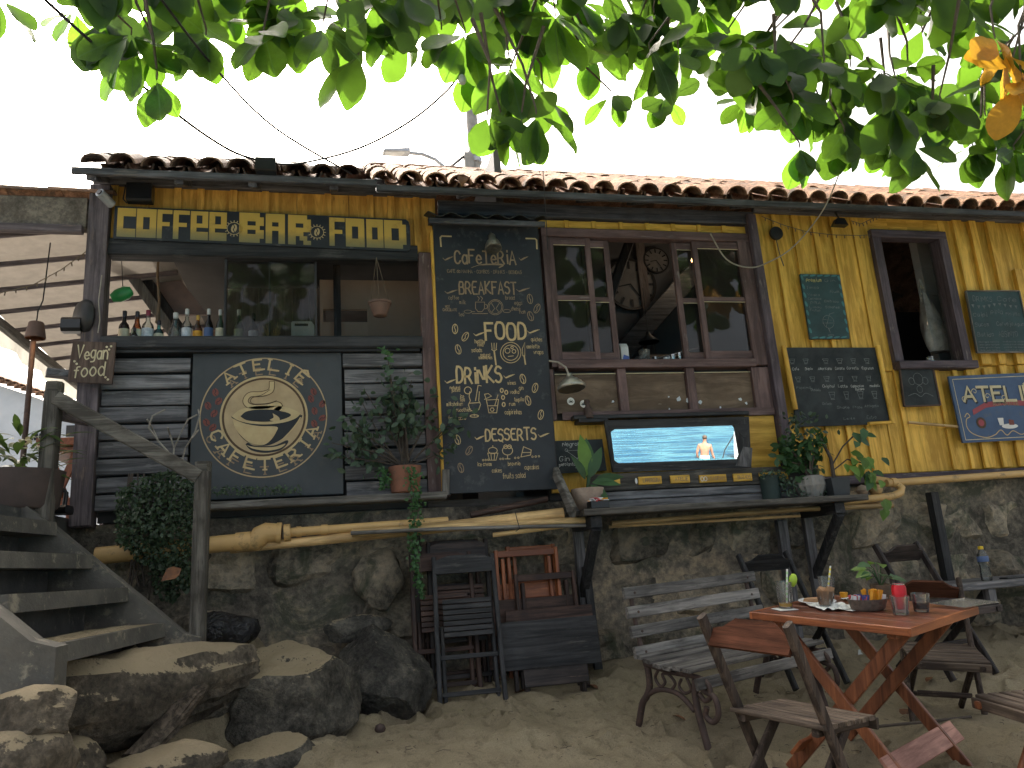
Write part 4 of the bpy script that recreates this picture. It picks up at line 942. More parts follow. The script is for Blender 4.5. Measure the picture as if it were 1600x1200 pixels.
def scribble(t, uv, y, rows, mat, wd, seed, name='lettering'):
    """rows of chalk writing: (u0, u1, v, height, words)"""
    rnd = random.Random(seed)
    for (u0, u1, v, h, s) in rows:
        a, b = uv(u0, v), uv(u1, v); hz = abs(uv(u0, v)[1]-uv(u0, v-h)[1]); mb = MB(); text(mb, s, a[0], b[0], (a[1]+b[1])/2, hz, wd, y, jit=.12, slant=.12, soft=True); mb.build(name, mat, t)
CY = 5.545
t, uv = wall_board('chalkboard', 'small upright green chalkboard with teal border and a drawn cocktail glass', ((1250, 428), (1312, 429), (1328, 529), (1266, 530)), CY, 'board_green')
for k in range(7):
    for (u, v, a) in ((.035, .06+.135*k, 0), (.965, .06+.135*k, 1)):
        X, Z = uv(u, v); mb = MB(); mb.disc(X, Z, .012, .026, CY-.0015, 12, R(15)); mb.build('border_leaf', 'teal_paint', t)
for k in range(5):
    for v in (.022, .978): X, Z = uv(.13+.18*k, v); mb = MB(); mb.disc(X, Z, .032, .0085, CY-.0015, 12, R(10)); mb.build('border_leaf', 'teal_paint', t)
scribble(t, uv, CY-.002, [(.12,.5,.12,.05,'Premium')], 'chalk_yellow', .005, 1)
scribble(t, uv, CY-.002, [(.58,.85,.12,.04,'Gin'),(.1,.4,.23,.04,'Tonica'),(.68,.9,.29,.04,'Rum'),(.1,.4,.34,.035,'Vodka'),(.1,.42,.4,.035,'Cachaca'),(.14,.4,.47,.04,'PRA'),(.5,.85,.44,.035,'Bebida'),(.1,.4,.53,.03,'Limao'),(.5,.85,.53,.035,'Sabores'),(.1,.36,.58,.03,'Frutas')], 'chalk_faint', .003, 2)
mb = MB(); c0 = uv(.52, .74)
mb.ring(c0[0], c0[1], .055, .06, .004, CY-.002, 24); mb.stroke([uv(.5,.84), uv(.52,.9)], .008, CY-.002); mb.ring(*uv(.53,.945), .03, .009, .004, CY-.002, 18)
mb.stroke([uv(.44,.82), uv(.58,.62), uv(.7,.6)], .004, CY-.0025); mb.stroke([uv(.36,.7), uv(.62,.72)], .003, CY-.0028); mb.stroke([uv(.36,.76), uv(.64,.76)], .003, CY-.0028); mb.build('glass_drawing', 'chalk_faint', t)
t, uv = wall_board('chalkboard', 'wide black coffee chalkboard with yellow bamboo edges and rows of drawn cups', ((1229, 543), (1367, 543), (1392, 662), (1245, 667)), CY, 'chalk_black')
for (u, v) in [(.04+.15*i if i < 2 else .1+.155*i, .2) for i in range(6)]+[(.08+.155*i, .43) for i in range(6)]+[(.42+.155*i, .66) for i in range(4)]:
    X, Z = uv(u, v); mb = MB(); w_ = .026; g = random.uniform(.85, 1.2)
    tall = v > .6
    hgt = .055 if tall else .034
    mb.stroke([(X-w_*g, Z+hgt), (X-w_*.5*g, Z), (X+w_*.5*g, Z), (X+w_*g, Z+hgt), (X-w_*g, Z+hgt)], .004, CY-.0015); mb.stroke([(X-w_*.7, Z-.008), (X+w_*.7, Z-.008)], .004, CY-.0016); mb.stroke([(X-w_*.7, Z+hgt*.6), (X+w_*.7, Z+hgt*.6)], .003, CY-.0018); mb.build('cup_drawing', 'chalk_faint', t)
scribble(t, uv, CY-.002, [(.03,.1,.29,.03,'Cafe'),(.17,.25,.29,.03,'Duplo'),(.31,.46,.29,.035,'Americano'),(.5,.6,.29,.035,'Carioca'),(.63,.76,.29,.035,'Coretto'),(.8,.93,.29,.035,'Espresso'),(.33,.46,.52,.035,'Original'),(.5,.6,.52,.035,'Latte'),(.64,.78,.52,.03,'Cappuccino'),(.68,.78,.56,.03,'Italiano'),(.85,.96,.52,.03,'Macchiato')], 'chalk_white', .0032, 3)
scribble(t, uv, CY-.002, [(.05,.2,.53,.03,'Mocha'),(.2,.3,.56,.03,'Chocolate'),(.3,.4,.74,.03,'Gelado'),(.45,.58,.79,.03,'Shake'),(.62,.72,.79,.03,'Frape'),(.75,.9,.78,.03,'Affogato'),(.5,.62,.93,.03,'Leite'),(.75,.85,.93,.04,'Extra')], 'chalk_faint', .003, 4)
for (a, b) in (((1224, 540), (1243, 640)), ((1371, 540), (1395, 662))):
    mb = MB(); mb.tube([at(a[0], a[1], 5.53), at((a[0]+b[0])/2, (a[1]+b[1])/2, 5.53), at(b[0], b[1], 5.53)], .021, 10); mb.build('bamboo_edge', 'yellow_board', t, smooth=True)
mb = MB(); mb.tube([at(1357, 662, 5.53), at(1391, 660, 5.53)], .016, 10); mb.build('bamboo_edge', 'yellow_board', t, smooth=True)
t, uv = wall_board('chalkboard', 'small dark chalkboard with scrollwork below the open window sill', ((1405, 571), (1456, 569), (1469, 633), (1413, 635)), CY-.01, 'chalk_black', 'sign_wood')
mb = MB()
for (u, v, r) in ((.5,.35,.05),(.3,.4,.03),(.7,.4,.03),(.5,.6,.03)): mb.ring(*uv(u, v), r, r*1.1, .004, CY-.012, 20)
mb.stroke([uv(*p) for p in curve([(.15,.75),(.35,.7),(.5,.78),(.65,.7),(.85,.78)], 5)], .005, CY-.0122); mb.build('scroll_drawing', 'chalk_faint', t)
t, uv = wall_board('chalkboard', 'dark drinks chalkboard at the right edge above the blue sign', ((1509, 455), (1592, 455), (1612, 550), (1527, 551)), CY-.03, 'board_green', 'grey_wood')
scribble(t, uv, CY-.032, [(.1,.45,.17,.08,'DRiNKS'),(.55,.9,.17,.07,'Cafe'),(.05,.3,.42,.06,'Caipi'),(.38,.6,.38,.07,'PiNa'),(.66,.92,.4,.05,'Mojito'),(.05,.3,.58,.06,'Sucos'),(.45,.75,.57,.06,'Cerveja'),(.78,.95,.57,.05,'Agua'),(.06,.35,.74,.06,'Batida'),(.45,.8,.75,.09,'ABSiNTO')], 'chalk_faint', .0045, 6)
for k in range(4): scribble(t, uv, CY-.032, [(.05,.42,.84+.045*k,.022,'limao gelo hortela'),(.5,.92,.84+.045*k,.022,'vodka rum acucar')], 'chalk_faint', .0025, 8)
for k in range(9): X, Z = uv(.08+.1*k, .24+.02*math.sin(k)); mb = MB(); mb.flat([(X-.016, Z+.012), (X, Z-.02), (X+.016, Z+.012)], CY-.0325); mb.build('bunting_drawing', 'chalk_faint', t)
t, uv = wall_board('hanging_sign', 'blue painted ATELI\u00ca sign with red ribbon and a plate of cake', ((1482, 588), (1634, 581), (1658, 684), (1505, 692)), CY-.03, 'sign_blue')
AY = CY-.032
def sg(pts, wd, mat, name, lay=0): mb = MB(); mb.stroke([uv(*p) for p in curve(pts, 6)], wd, AY-.0006*lay); return mb.build(name, mat, t)
for pts in ([(.03,.96),(.03,.05)], [(.03,.05),(.97,.05)], [(.97,.05),(.97,.96)], [(.97,.96),(.03,.96)]): sg(pts, .006, 'cream_paint', 'border_line')
a, b = uv(.1, .39), uv(.82, .39); mb = MB(); text(mb, 'ATELI\u00ca', a[0], b[0], a[1], .125, .024, AY-.0012); mb.build('lettering', 'cream_paint', t)
mb = MB(); text(mb, 'ATELI\u00ca', a[0]+.012, b[0]+.012, a[1]-.012, .125, .028, AY); mb.build('lettering_shadow', 'ink_black', t)
for (u, v, s_) in ((.1,.36,1),(.22,.25,-1),(.34,.33,1),(.5,.37,1),(.75,.37,1)):
    mb = MB(); X, Z = uv(u, v); mb.stroke([(X+s_*.03*math.cos(k*.5)*(1-k/16), Z+.03*math.sin(k*.5)*(1-k/16)) for k in range(13)], .006, AY-.0016); mb.build('curl', 'cream_paint', t)
mb = MB(); mb.flat([uv(.16,.52), uv(.3,.42), uv(.5,.39), uv(.7,.42), uv(.84,.5), uv(.84,.58), uv(.7,.5), uv(.5,.47), uv(.3,.5), uv(.16,.6)][::-1], AY-.0004); mb.build('ribbon', 'sign_red', t)
a, b = uv(.38, .475), uv(.64, .46); mb = MB(); text(mb, 'RUA GRANDE', a[0], b[0], a[1], .03, .005, AY-.0012); mb.build('lettering', 'letter_brown', t)
mb = MB(); mb.disc(*uv(.5,.79), .085, .022, AY-.0004, 24); mb.build('plate_art', 'white_paint', t)
mb = MB(); X, Z = uv(.42,.72); mb.flat([(X-.03, Z+.035), (X-.022, Z-.03), (X+.022, Z-.03), (X+.03, Z+.035)][::-1], AY-.001); mb.build('cup_art', 'white_paint', t)
mb = MB(); X, Z = uv(.52,.74); mb.flat([(X-.025, Z-.02), (X+.03, Z-.02), (X+.03, Z+.022), (X-.02, Z+.03)], AY-.001); mb.build('cake_art', 'bean_red', t)
for u in (.22, .84):
    for (r, m, q) in ((.05,'rim_brown',0),(.03,'sign_red',1)): mb = MB(); mb.disc(*uv(u,.72), r, r, AY-.0004-q*.0006, 22); mb.build('flower_art', m, t)
for pts in ([(.07,.62),(.1,.57),(.12,.62),(.08,.66),(.07,.78),(.12,.88),(.24,.94),(.34,.9)], [(.34,.9),(.4,.84),(.45,.92),(.52,.86),(.6,.92),(.7,.86),(.8,.92),(.9,.86)]): sg(pts, .008, 'gold_paint', 'scroll', 1)
# --- vegan food board
VY = 5.42
t, uv = wall_board('hanging_sign', 'small brown wooden board reading Vegan food in cream script', ((114, 533), (181, 535), (175, 600), (105, 596)), VY, 'sign_wood')
scribble(t, uv, VY-.002, [(.14,.84,.42,.3,'Vegan'),(.12,.8,.86,.3,'food')], 'cream_paint', .009, 3)
for (u, v) in ((.8,.12),(.86,.18),(.9,.1),(.1,.5),(.16,.56),(.84,.85),(.9,.9)): mb = MB(); mb.disc(*uv(u, v), .008, .008, VY-.002, 8); mb.build('dot_flower', 'cream_paint', t)
# ================================================================ STAIRS AND TERRACE
st = thing('staircase', 'worn concrete and timber steps climbing left to the terrace', 'stairs', (-1.2, 4.1, .3))
Y0s, Y1s = 3.52, 4.78
def stringer(y0, y1, mat, dx=0.0, dz=0.0):
    mb = MB(); prof = [(x+dx, z+dz) for (x, z) in [(-.77, .28), (-.77, .47), (-.86, .50), (-1.72, 1.27), (-2.6, 1.27), (-2.6, .9), (-1.72, .86), (-1.0, .2)]]
    mb.prism(prof[::-1], y0, y1); o = mb.build('stringer', mat, st); return o
stringer(Y1s, Y1s+.13, 'concrete'); stringer(Y0s-.14, Y0s, 'concrete', -.29, .09)
for (x, zt_) in ((-.97, .565), (-1.165, .77), (-1.36, .96), (-1.55, 1.15)):
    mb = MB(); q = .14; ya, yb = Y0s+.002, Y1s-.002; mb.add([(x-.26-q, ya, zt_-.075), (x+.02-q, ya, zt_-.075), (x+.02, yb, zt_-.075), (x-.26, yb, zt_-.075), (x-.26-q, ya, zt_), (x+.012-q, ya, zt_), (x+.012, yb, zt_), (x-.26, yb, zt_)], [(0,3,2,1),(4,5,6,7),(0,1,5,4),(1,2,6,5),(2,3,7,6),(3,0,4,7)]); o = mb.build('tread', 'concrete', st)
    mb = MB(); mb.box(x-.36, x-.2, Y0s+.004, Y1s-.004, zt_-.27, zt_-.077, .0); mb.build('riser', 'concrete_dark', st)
sandpile = MB()
for j in range(9):
    for i in range(13): sandpile.v.append(Vector((-1.23+.25*j/8-.14*(1-i/12), Y0s+.05+(Y1s-Y0s-.1)*i/12, .567+.03*max(0, noise.noise(Vector((i*.6, j*.6, 3)))+.25)*math.sin(math.pi*j/8)*math.sin(math.pi*i/12))))
sandpile.f = [(j*13+i, j*13+i+1, (j+1)*13+i+1, (j+1)*13+i) for j in range(8) for i in range(12)]
sandpile.build('drifted_sand', 'sand', st, smooth=True)
hr = thing('handrail', 'weathered grey timber handrail with two square posts beside the steps', 'handrail', (-1.2, 4.85, .4))
pa0, pa1 = at(294, 1004, 4.88), at(318, 722, 4.88); pb0, pb1 = at(58, 800, 4.88), at(86, 598, 4.88)
for (a, b, wd) in ((pa0, pa1, .085), (pb0, pb1, .085)):
    mb = MB(); a2 = Vector((b.x-.01, 4.88, a.z-.1)); mb.bar(a2, Vector((b.x, 4.88, b.z-.06)), wd, wd, Vector((0,1,0)), .008); mb.build('post', 'rail_wood', hr)
    mb = MB(); mb.bar(Vector((b.x, 4.88, b.z-.06)), b, wd+.004, wd+.004, Vector((0,1,0)), .02); mb.build('post_cap', 'rail_wood', hr)
mb = MB(); mb.bar(Vector((pb1.x+.02, 4.86, pb1.z-.1)), Vector((pa1.x-.02, 4.86, pa1.z-.09)), .06, .085, Vector((0,0,1)), .008); mb.build('rail', 'rail_wood', hr)
mb = MB(); mb.bar(at(95, 645, 4.95), at(140, 655, 5.45), .05, .09, Vector((0,0,1)), .006); mb.build('brace', 'post_wood', hr)
mb = MB(); mb.bar(at(72, 582, 5.52), at(128, 588, 5.6), .1, .05, Vector((0,0,1)), .01); mb.build('beam_stub', 'dark_plank', hr)
# --- awning over the terrace
aw = thing('terrace_awning', 'beige canvas awning on dark battens over the terrace', 'awning', (-2.6, 6.5, 2.9))
zf = at(70, 352, 5.5).z
def awz(x, y): return zf+.13*(x+2.2)-.02*(y-5.5)
mb = MB(); n = 14; AX0, AX1 = -2.85, -1.3
for j in range(n+1):
    for i in range(n+1):
        y = 5.62+(10.6-5.62)*j/n; x = AX0+((-1.72 if y < 5.7 else AX1)-AX0)*i/n
        mb.v.append(Vector((x, y, awz(x, y)+.01*math.sin(j*2.1)*math.cos(i*1.7))))
mb.f = [(j*(n+1)+i, j*(n+1)+i+1, (j+1)*(n+1)+i+1, (j+1)*(n+1)+i) for j in range(n) for i in range(n)]
mb.build('canvas', 'canvas', aw, smooth=True)
y = 5.6
while y < 10.5:
    xe = -1.72 if y < 5.7 else AX1
    mb = MB(); mb.bar((AX0, y, awz(AX0, y)-.028), (xe, y, awz(xe, y)-.028), .028, .035, Vector((0,0,1)), .004); mb.build('batten', 'post_wood', aw); y += .46
mb = MB(); mb.bar((AX0+.03, 5.6, awz(AX0, 5.6)-.09), (AX0+.03, 10.5, awz(AX0, 10.5)-.09), .07, .08, Vector((0,0,1)), .01); mb.build('edge_beam', 'grey_wood', aw)
mb = MB(); m = 40
for i in range(m+1):
    y = 5.6+4.9*i/m; z = awz(AX0, y); mb.v += [Vector((AX0-.01, y, z)), Vector((AX0-.03+.02*math.sin(i*1.3), y, z-.2-.035*abs(math.sin(i*.6)))), ]
mb.f = [(2*i, 2*i+2, 2*i+3, 2*i+1) for i in range(m)]; mb.build('valance', 'valance_cloth', aw, smooth=True)
mb = MB(); mb.box(AX0-.02, AX0+.05, 10.4, 10.47, 1.2, awz(AX0, 10.4)-.14, .006); mb.build('post', 'post_wood', aw)
zb_, zt_ = at(70, 352, 5.48).z, at(70, 305, 5.48).z
mb = MB(); mb.box(-7, -1.71, 5.49, 5.6, zb_, zt_, .01); mb.build('plaster_band', 'band_plaster', aw)
mb = MB(); mb.box(-7, -1.72, 5.44, 5.5, zb_-.06, zb_-.004, .006); mb.build('front_beam', 'post_wood', aw)
me_t, cov_t = tile_mesh('tile', 'roof_tile')
x = -7.0
while x < -1.78:
    p = Vector((x, 5.55, zt_+.03)); o = link('tile', me_t, p, aw); o.rotation_euler = (0, R(-1.5), R(-90)); o.scale = (1.1, 1, .8); x += .36
post = thing('lamp_post', 'thin rusty brown pole on the terrace beside the clay lamp', 'post', at(40, 700, 5.9))
a, b = at(52, 520, 5.9), at(36, 705, 5.9)
mb = MB(); mb.tube([Vector((b.x, 5.9, 1.235)), Vector((b.x+.01, 5.9, a.z+.0))], .019, 10); mb.build('pole', 'iron_rust', post, smooth=True)
# --- clay lamp hanging under the awning, lit
p = at(55, 529, 5.72)
cl = thing('pendant_lamp', 'lit clay pot pendant lamp hanging under the awning', 'lamp', p)
mb = MB(); mb.lathe([(.062, 0), (.066, .004), (.064, .02), (.048, .115), (.04, .12), (0, .122), (0, .116), (.042, .11), (.058, .01), (.062, 0)], 22, p); mb.build('shade', 'pot_brown', cl, smooth=True)
mb = MB(); mb.tube([p+Vector((0,0,.12)), p+Vector((.004,0,.2)), p+Vector((.03,0,.28)), Vector((p.x+.05, p.y, awz(p.x, p.y)-.05))], .005, 6); mb.build('cord', 'cable_black', cl)
mb = MB(); mb.lathe([(0,.0), (.022,.008), (.03,.03), (.02,.06), (0,.065)], 14, p+Vector((0,0,.012))); mb.build('bulb', 'bulb_warm', cl, smooth=True)
ld = bpy.data.lights.new('lamp_light', 'POINT'); ld.energy = 1.2; ld.color = (1, .6, .3); ld.shadow_soft_size = .03; lo_ = bpy.data.objects.new('lamp_light', ld); C.objects.link(lo_); lo_.parent = cl; lo_.location = (0, 0, -.01)
# --- wall fan, camera, wire on the corner
fan = thing('wall_fan', 'black wall fan on the bar corner post', 'fan', at(132, 505, 5.5))
c = at(133, 497, 5.55); mb = MB(); mb.lathe([(.0,-.03),(.1,-.03),(.13,-.01),(.13,.02),(.1,.05),(0,.05)], 24, (0,0,0), 'y'); mb.tf(Matrix.Translation(c) @ Matrix.Rotation(R(-55), 4, 'Z')); mb.build('cage', 'metal_dark', fan, smooth=True)
mb = MB(); mb.box(c.x-.12, c.x+.0, c.y-.1, c.y+.0, c.z-.12, c.z-.02, .02); mb.build('motor', 'plastic_black', fan)
sc_ = thing('security_camera', 'small grey security camera high on the corner post', 'camera', at(160, 308, 5.46))
c = at(161, 309, 5.44); mb = MB(); mb.tube([c+Vector((.04,.06,-.02)), c+Vector((-.01,-.05,.015))], .032, 14); mb.build('housing', 'galv', sc_, smooth=True)
mb = MB(); mb.tube([c+Vector((-.0105,-.051,.0155)), c+Vector((-.014,-.058,.0175))], .02, 14); mb.build('lens', 'plastic_black', sc_, smooth=True)
mb = MB(); mb.tube([at(159, 430, 5.48), at(154, 470, 5.48), at(156, 500, 5.48), at(153, 520, 5.48)], .004, 6); tag(mb.build('hanging_wire', 'cable_pale'), 'thin pale wire dangling down the dark corner post', 'wire')
fl = thing('floodlight_box', 'dark floodlight box under the eave at the bar corner', 'floodlight', at(225, 300, 5.5)); x0, x1, z0, z1 = rect(200, 240, 290, 318, 5.5)
mb = MB(); mb.box(x0, x1, 5.44, 5.53, z0, z1, .012); mb.build('housing', 'plastic_black', fl); mb = MB(); mb.tube([Vector((x0-.02, 5.5, z1)), Vector((x0-.03, 5.5, z0+.03)), Vector((x0-.005, 5.5, z0))], .005, 6); mb.build('cable', 'cable_black', fl)
fl2 = thing('floodlight', 'small black floodlight under the eave over the yellow boards', 'floodlight', at(1312, 346, 5.45)); c = at(1312, 347, 5.43)
mb = MB(); mb.prism([(c.x-.07, c.z-.03), (c.x+.07, c.z-.035), (c.x+.04, c.z+.03), (c.x-.03, c.z+.03)], 5.41, 5.47); mb.build('housing', 'plastic_black', fl2); mb = MB(); mb.tube([c+Vector((0,0,.03)), c+Vector((.01,.05,.12))], .008, 6); mb.build('bracket', 'metal_dark', fl2)
jb = thing('vent_hole', 'round black vent hole in the yellow boards', 'vent', at(1211, 367, 5.56)); c = at(1211, 366, 5.555)
mb = MB(); mb.lathe([(.052,0),(.06,.004),(.06,.03),(0,.03)], 20, c, 'y'); mb.build('collar', 'metal_dark', jb, smooth=True); mb = MB(); mb.tube([c+Vector((0,-.005,-.05)), c+Vector((.01,-.01,-.2)), c+Vector((.03,-.01,-.3))], .005, 6); mb.build('drain_wire', 'string_brown', jb)
# --- terrace things: planter, orange table, bags
def leaf_mesh(name, mat, L=1.0, W=.45, curl=.15, fold=.12, n=6, obov=.62, tipsharp=1.0, wav=0.0):
    mb = MB()
    for i in range(n+1):
        t = math.sin(math.pi/2*i/n)**1.15; e = math.log(.5)/math.log(obov)
        w_ = max(.014, W/2*max(0, math.sin(math.pi*min(1, t**e)))**(.62+.25*tipsharp)) if 0 < i < n else .012
        z_ = -curl*t*t; mb.v += [Vector((-w_, t*L, z_+fold*w_+wav*math.sin(i*2.3))), Vector((0, t*L, z_)), Vector((w_, t*L, z_+fold*w_-wav*math.sin(i*1.9)))]
    mb.f = []
    for i in range(n): a = 3*i; mb.f += [(a, a+1, a+4, a+3), (a+1, a+2, a+5, a+4)]
    me = bpy.data.meshes.new(name); me.from_pydata([tuple(v) for v in mb.v], [], mb.f); me.materials.append(MATS[mat]); me.polygons.foreach_set('use_smooth', [True]*len(me.polygons)); me.update(); return me, mb
def orient(p, d, nrm, s):
    d = Vector(d).normalized(); nrm = Vector(nrm); nrm = nrm-d*nrm.dot(d)
    if nrm.length < 1e-3: nrm = d.orthogonal()
    nrm.normalize(); x = d.cross(nrm)
    return Matrix(((x.x*s, d.x*s, nrm.x*s, p[0]), (x.y*s, d.y*s, nrm.y*s, p[1]), (x.z*s, d.z*s, nrm.z*s, p[2]), (0, 0, 0, 1)))
def rv(rnd): return Vector((rnd.gauss(0,1), rnd.gauss(0,1), rnd.gauss(0,1))).normalized()
def foliage(mb, lm, pts, rnd, smin, smax, down=.2):
    for p in pts:
        d = rv(rnd); d.z -= down; nn = rv(rnd); nn += Vector((0, -.8, .5)); M = orient(p, d, nn, rnd.uniform(smin, smax)); mb.add([M @ v for v in lm.v], lm.f)
LM = {k: leaf_mesh('leaf_'+k, m, **a)[1] for k, m, a in (('ivy', 'ivy_leaf', dict(W=.8, n=3, obov=.4)), ('oval', 'pot_leaf', dict(W=.6, n=4, obov=.5)), ('long', 'pot_leaf', dict(W=.22, n=5, obov=.45, curl=.35)))}
def pot(t, c, prof, mat, n=22):
    mb = MB(); mb.lathe(prof, n, c); mb.build('pot', mat, t, smooth=True)
    r = prof[-1][0]; z_ = max(q[1] for q in prof)
    mb = MB(); mb.disc(0, 0, r*.93, r*.93, 0, 18); mb.v = [Vector((c[0]+v.x, c[1]+v.z, c[2]+z_-.015)) for v in mb.v]; mb.build('soil', 'soil', t)
rnd = random.Random(11)
c = at(25, 800, 4.95); c.z = 1.24
pl = thing('potted_plant', 'variegated bush in a wide brown planter at the top of the steps', 'potted plant', c)
pot(pl, c, [(.2,0),(.215,.02),(.235,.2),(.24,.22),(.225,.22),(.2,.18)], 'planter_brown')
mb = MB()
for i in range(120):
    a = rnd.uniform(0, 6.28); r = rnd.uniform(.02, .2); p = c+Vector((r*math.cos(a), r*math.sin(a), .22+rnd.uniform(0, .22))); d = Vector((math.cos(a)*.9, math.sin(a)*.9, rnd.uniform(-.1, .8))); M = orient(p, d, Vector((0,-.4,1)), rnd.uniform(.12, .2)); mb.add([M @ v for v in LM['long'].v], LM['long'].f)
mb.build('foliage', 'croton_leaf', pl, smooth=True, kind='stuff')
ot = thing('bar_table', 'orange slatted wooden table on the terrace behind the rail', 'table', (at(100, 780, 6.3).x, 6.3, 1.24))
x0, x1, z0, z1 = rect(66, 142, 688, 700, 6.1); zt2 = z1
mb = MB(); mb.box(x0, x1, 5.98, 6.6, z0, z1, .006); mb.build('top', 'orange_wood', ot); mb = MB(); mb.box(x0+.03, x1-.03, 6.02, 6.56, z0-.05, z0-.002, .004); mb.build('apron', 'orange_wood', ot)
for yy in (6.06, 6.5):
    for (xa, xb2) in ((x0+.06, x1-.08), (x1-.08, x0+.06)): mb = MB(); mb.bar((xa, yy+(.03 if xa < xb2 else 0), z0-.05), (xb2, yy+(.03 if xa < xb2 else 0), 1.24), .022, .055, Vector((0,1,0)).cross(Vector((1,0,0))), .004); mb.build('leg', 'orange_wood', ot)
mb = MB(); mb.box(x0+.06, x1-.06, 6.0, 6.04, 1.36, 1.42, .004); mb.build('stretcher', 'orange_wood', ot)
cr = thing('black_cart', 'black bent tube handle standing behind the top rail post', 'cart', at(95, 800, 5.3)); a = at(83, 765, 5.3); b = at(104, 765, 5.3)
mb = MB(); mb.tube([Vector((a.x-.06, 5.3, a.z)), Vector((b.x-.02, 5.3, b.z)), Vector((b.x, 5.3, b.z-.02)), Vector((b.x-.01, 5.3, 1.24))], .014, 8); mb.build('handle', 'plastic_black', cr, smooth=True); mb = MB(); mb.box(a.x-.02, b.x+.03, 5.2, 5.36, 1.238, 1.29, .015); mb.build('base', 'plastic_black', cr)
# --- neighbouring white house and greenery far left
hs = thing('white_house', 'white rendered house with red tile edge far left behind the terrace', 'house', (-8.5, 15, 1.17))
zr0_ = at(0, 585, 15).z; zr1_ = at(124, 650, 15).z
x0, x1 = at(-160, 700, 15).x, at(122, 700, 15).x
zl_ = at(-160, 555, 15).z
mb = MB(); mb.prism([(x0, 1.1), (x1, 1.1), (x1, zr1_), (at(60,622,15).x, at(60,622,15).z), (x0, zl_)][::-1], 15, 19); mb.build('wall', 'far_white', hs)
mt, ct = tile_mesh('tile', 'roof_tile')
for i in range(26):
    k = i/25; a = Vector((x0, 15, zl_)).lerp(Vector((x1+.1, 15, zr1_+.02)), k)
    o = link('tile', mt, a+Vector((0, -.15, .06)), hs); o.rotation_euler = (R(12), 0, 0); o.scale = (1.3, 1, 1.2)
mb = MB(); x_, _, z0, z1 = rect(104, 120, 665, 682, 14.98); mb.box(x_, x_+.16, 14.95, 15.0, z0, z1, 0); mb.build('window', 'inside_dark', hs)
mb = MB(); a, b = at(50, 687, 14.97), at(70, 687, 14.97); text(mb, 'POLINN', a.x, b.x, a.z, .1, .03, 14.97); mb.build('lettering', 'ink_black', hs)
hg = thing('leafy_tree', 'dark green bushes behind the white house far left', 'tree', (-8, 20, 1.17))
mb = MB(); mb.tube([(-9, 20.5, 1.1), (-9, 20.5, 5.6)], [.2, .08], 8); mb.build('trunk', 'bark', hg)
mb = MB(); pts = [Vector((rnd.uniform(-16, -3.5), rnd.uniform(20, 21.5), 2.0+rnd.uniform(0, 3.0))) for _ in range(900)]; foliage(mb, LM['oval'], pts, rnd, .3, .6); mb.build('crown', 'ivy_leaf', hg, smooth=True, kind='stuff')

# ================================================================ BAR WINDOW CONTENTS
def bottle(px, py_top, Y, rad, body, cap, label_m, label, shape=0, lab=(.25, .62), labw=None):
    z0 = 2.45; p = at(px, (py_top+534)/2, Y); h = at(px, py_top, Y).z-z0; c = Vector((p.x, Y, z0)); t = thing('bottle', label, 'bottle', c, group='bottles along the bar window sill')
    prof = {0: [(rad*.9,0),(rad,.01),(rad,h*.55),(rad*.85,h*.62),(rad*.42,h*.7),(rad*.36,h*.84),(rad*.36,h*.86)], 1: [(rad*.9,0),(rad,.01),(rad,h*.5),(rad*.95,h*.58),(rad*.4,h*.74),(rad*.34,h*.86)], 2: [(rad*.92,0),(rad,.01),(rad*1.02,h*.45),(rad*.8,h*.56),(rad*.5,h*.68),(rad*.36,h*.86)]}[shape]
    mb = MB(); mb.lathe(prof, 18, c); mb.build('glass', body, t, smooth=True)
    mb = MB(); mb.lathe([(rad*.38,h*.86-.004),(rad*.42,h*.87),(rad*.42,h*.99),(rad*.36,h),(0,h)], 14, c); mb.build('cap', cap, t, smooth=True)
    mb = MB(); mb.lathe([(rad*1.02,h*lab[0]*.4),(rad*1.025,h*lab[0]*.4+.002),(rad*1.025,h*lab[1]*.78),(rad*1.02,h*lab[1]*.78+.002)], 18, c); mb.f = mb.f[:54]; mb.build('label', label_m, t, smooth=True)
    return t
BYw = 5.76
bottle(194, 486, BYw, .036, 'bottle_dark', 'cap_dark', 'label_cream', 'dark bottle with black cap, leftmost on the bar sill')
bottle(214, 487, BYw, .036, 'bottle_amber', 'cap_dark', 'label_cream', 'squat amber bottle with black cap, second from left on the sill', 2)
bottle(231, 485, BYw, .04, 'bottle_clear', 'cap_red', 'label_white', 'clear bottle with dark red cap and big white label')
bottle(248, 501, BYw, .033, 'bottle_teal', 'cap_dark', 'label_cream', 'short teal glass bottle with cream label')
bottle(274, 489, BYw, .044, 'bottle_clear', 'cap_white', 'label_white', 'broad clear bottle with white cap and low label', 2, (.05,.3))
bottle(292, 483, BYw, .035, 'bottle_clear', 'cap_white', 'label_white', 'tall clear bottle with pale cap and grey label')
bottle(309, 493, BYw, .033, 'bottle_amber', 'cap_gold', 'label_amber', 'bottle with a bright orange label and gold cap', 1)
bottle(326, 483, BYw, .033, 'bottle_dark', 'cap_white', 'label_blue', 'dark bottle with blue label beside the orange one', 1)
bottle(344, 484, BYw, .032, 'bottle_green', 'cap_white', 'label_cream', 'slim bottle with cream label at the glass edge', 1)
bottle(373, 484, BYw+.05, .034, 'bottle_green', 'cap_white', 'label_green', 'green labelled bottle standing behind the glass pane')
bottle(396, 490, BYw+.05, .036, 'bottle_dark', 'cap_dark', 'label_white', 'dark bottle with pale blue label behind the glass', 1)
bottle(210, 512, BYw-.05, .024, 'bottle_dark', 'cap_dark', 'label_white', 'tiny black bottle in front of the leftmost pair', 1)
sv = thing('straw_vase', 'dry golden straw bundle in a glass behind the pane', 'vase', Vector((at(425, 520, 5.8).x, 5.8, 2.45))); c = sv.location.copy()
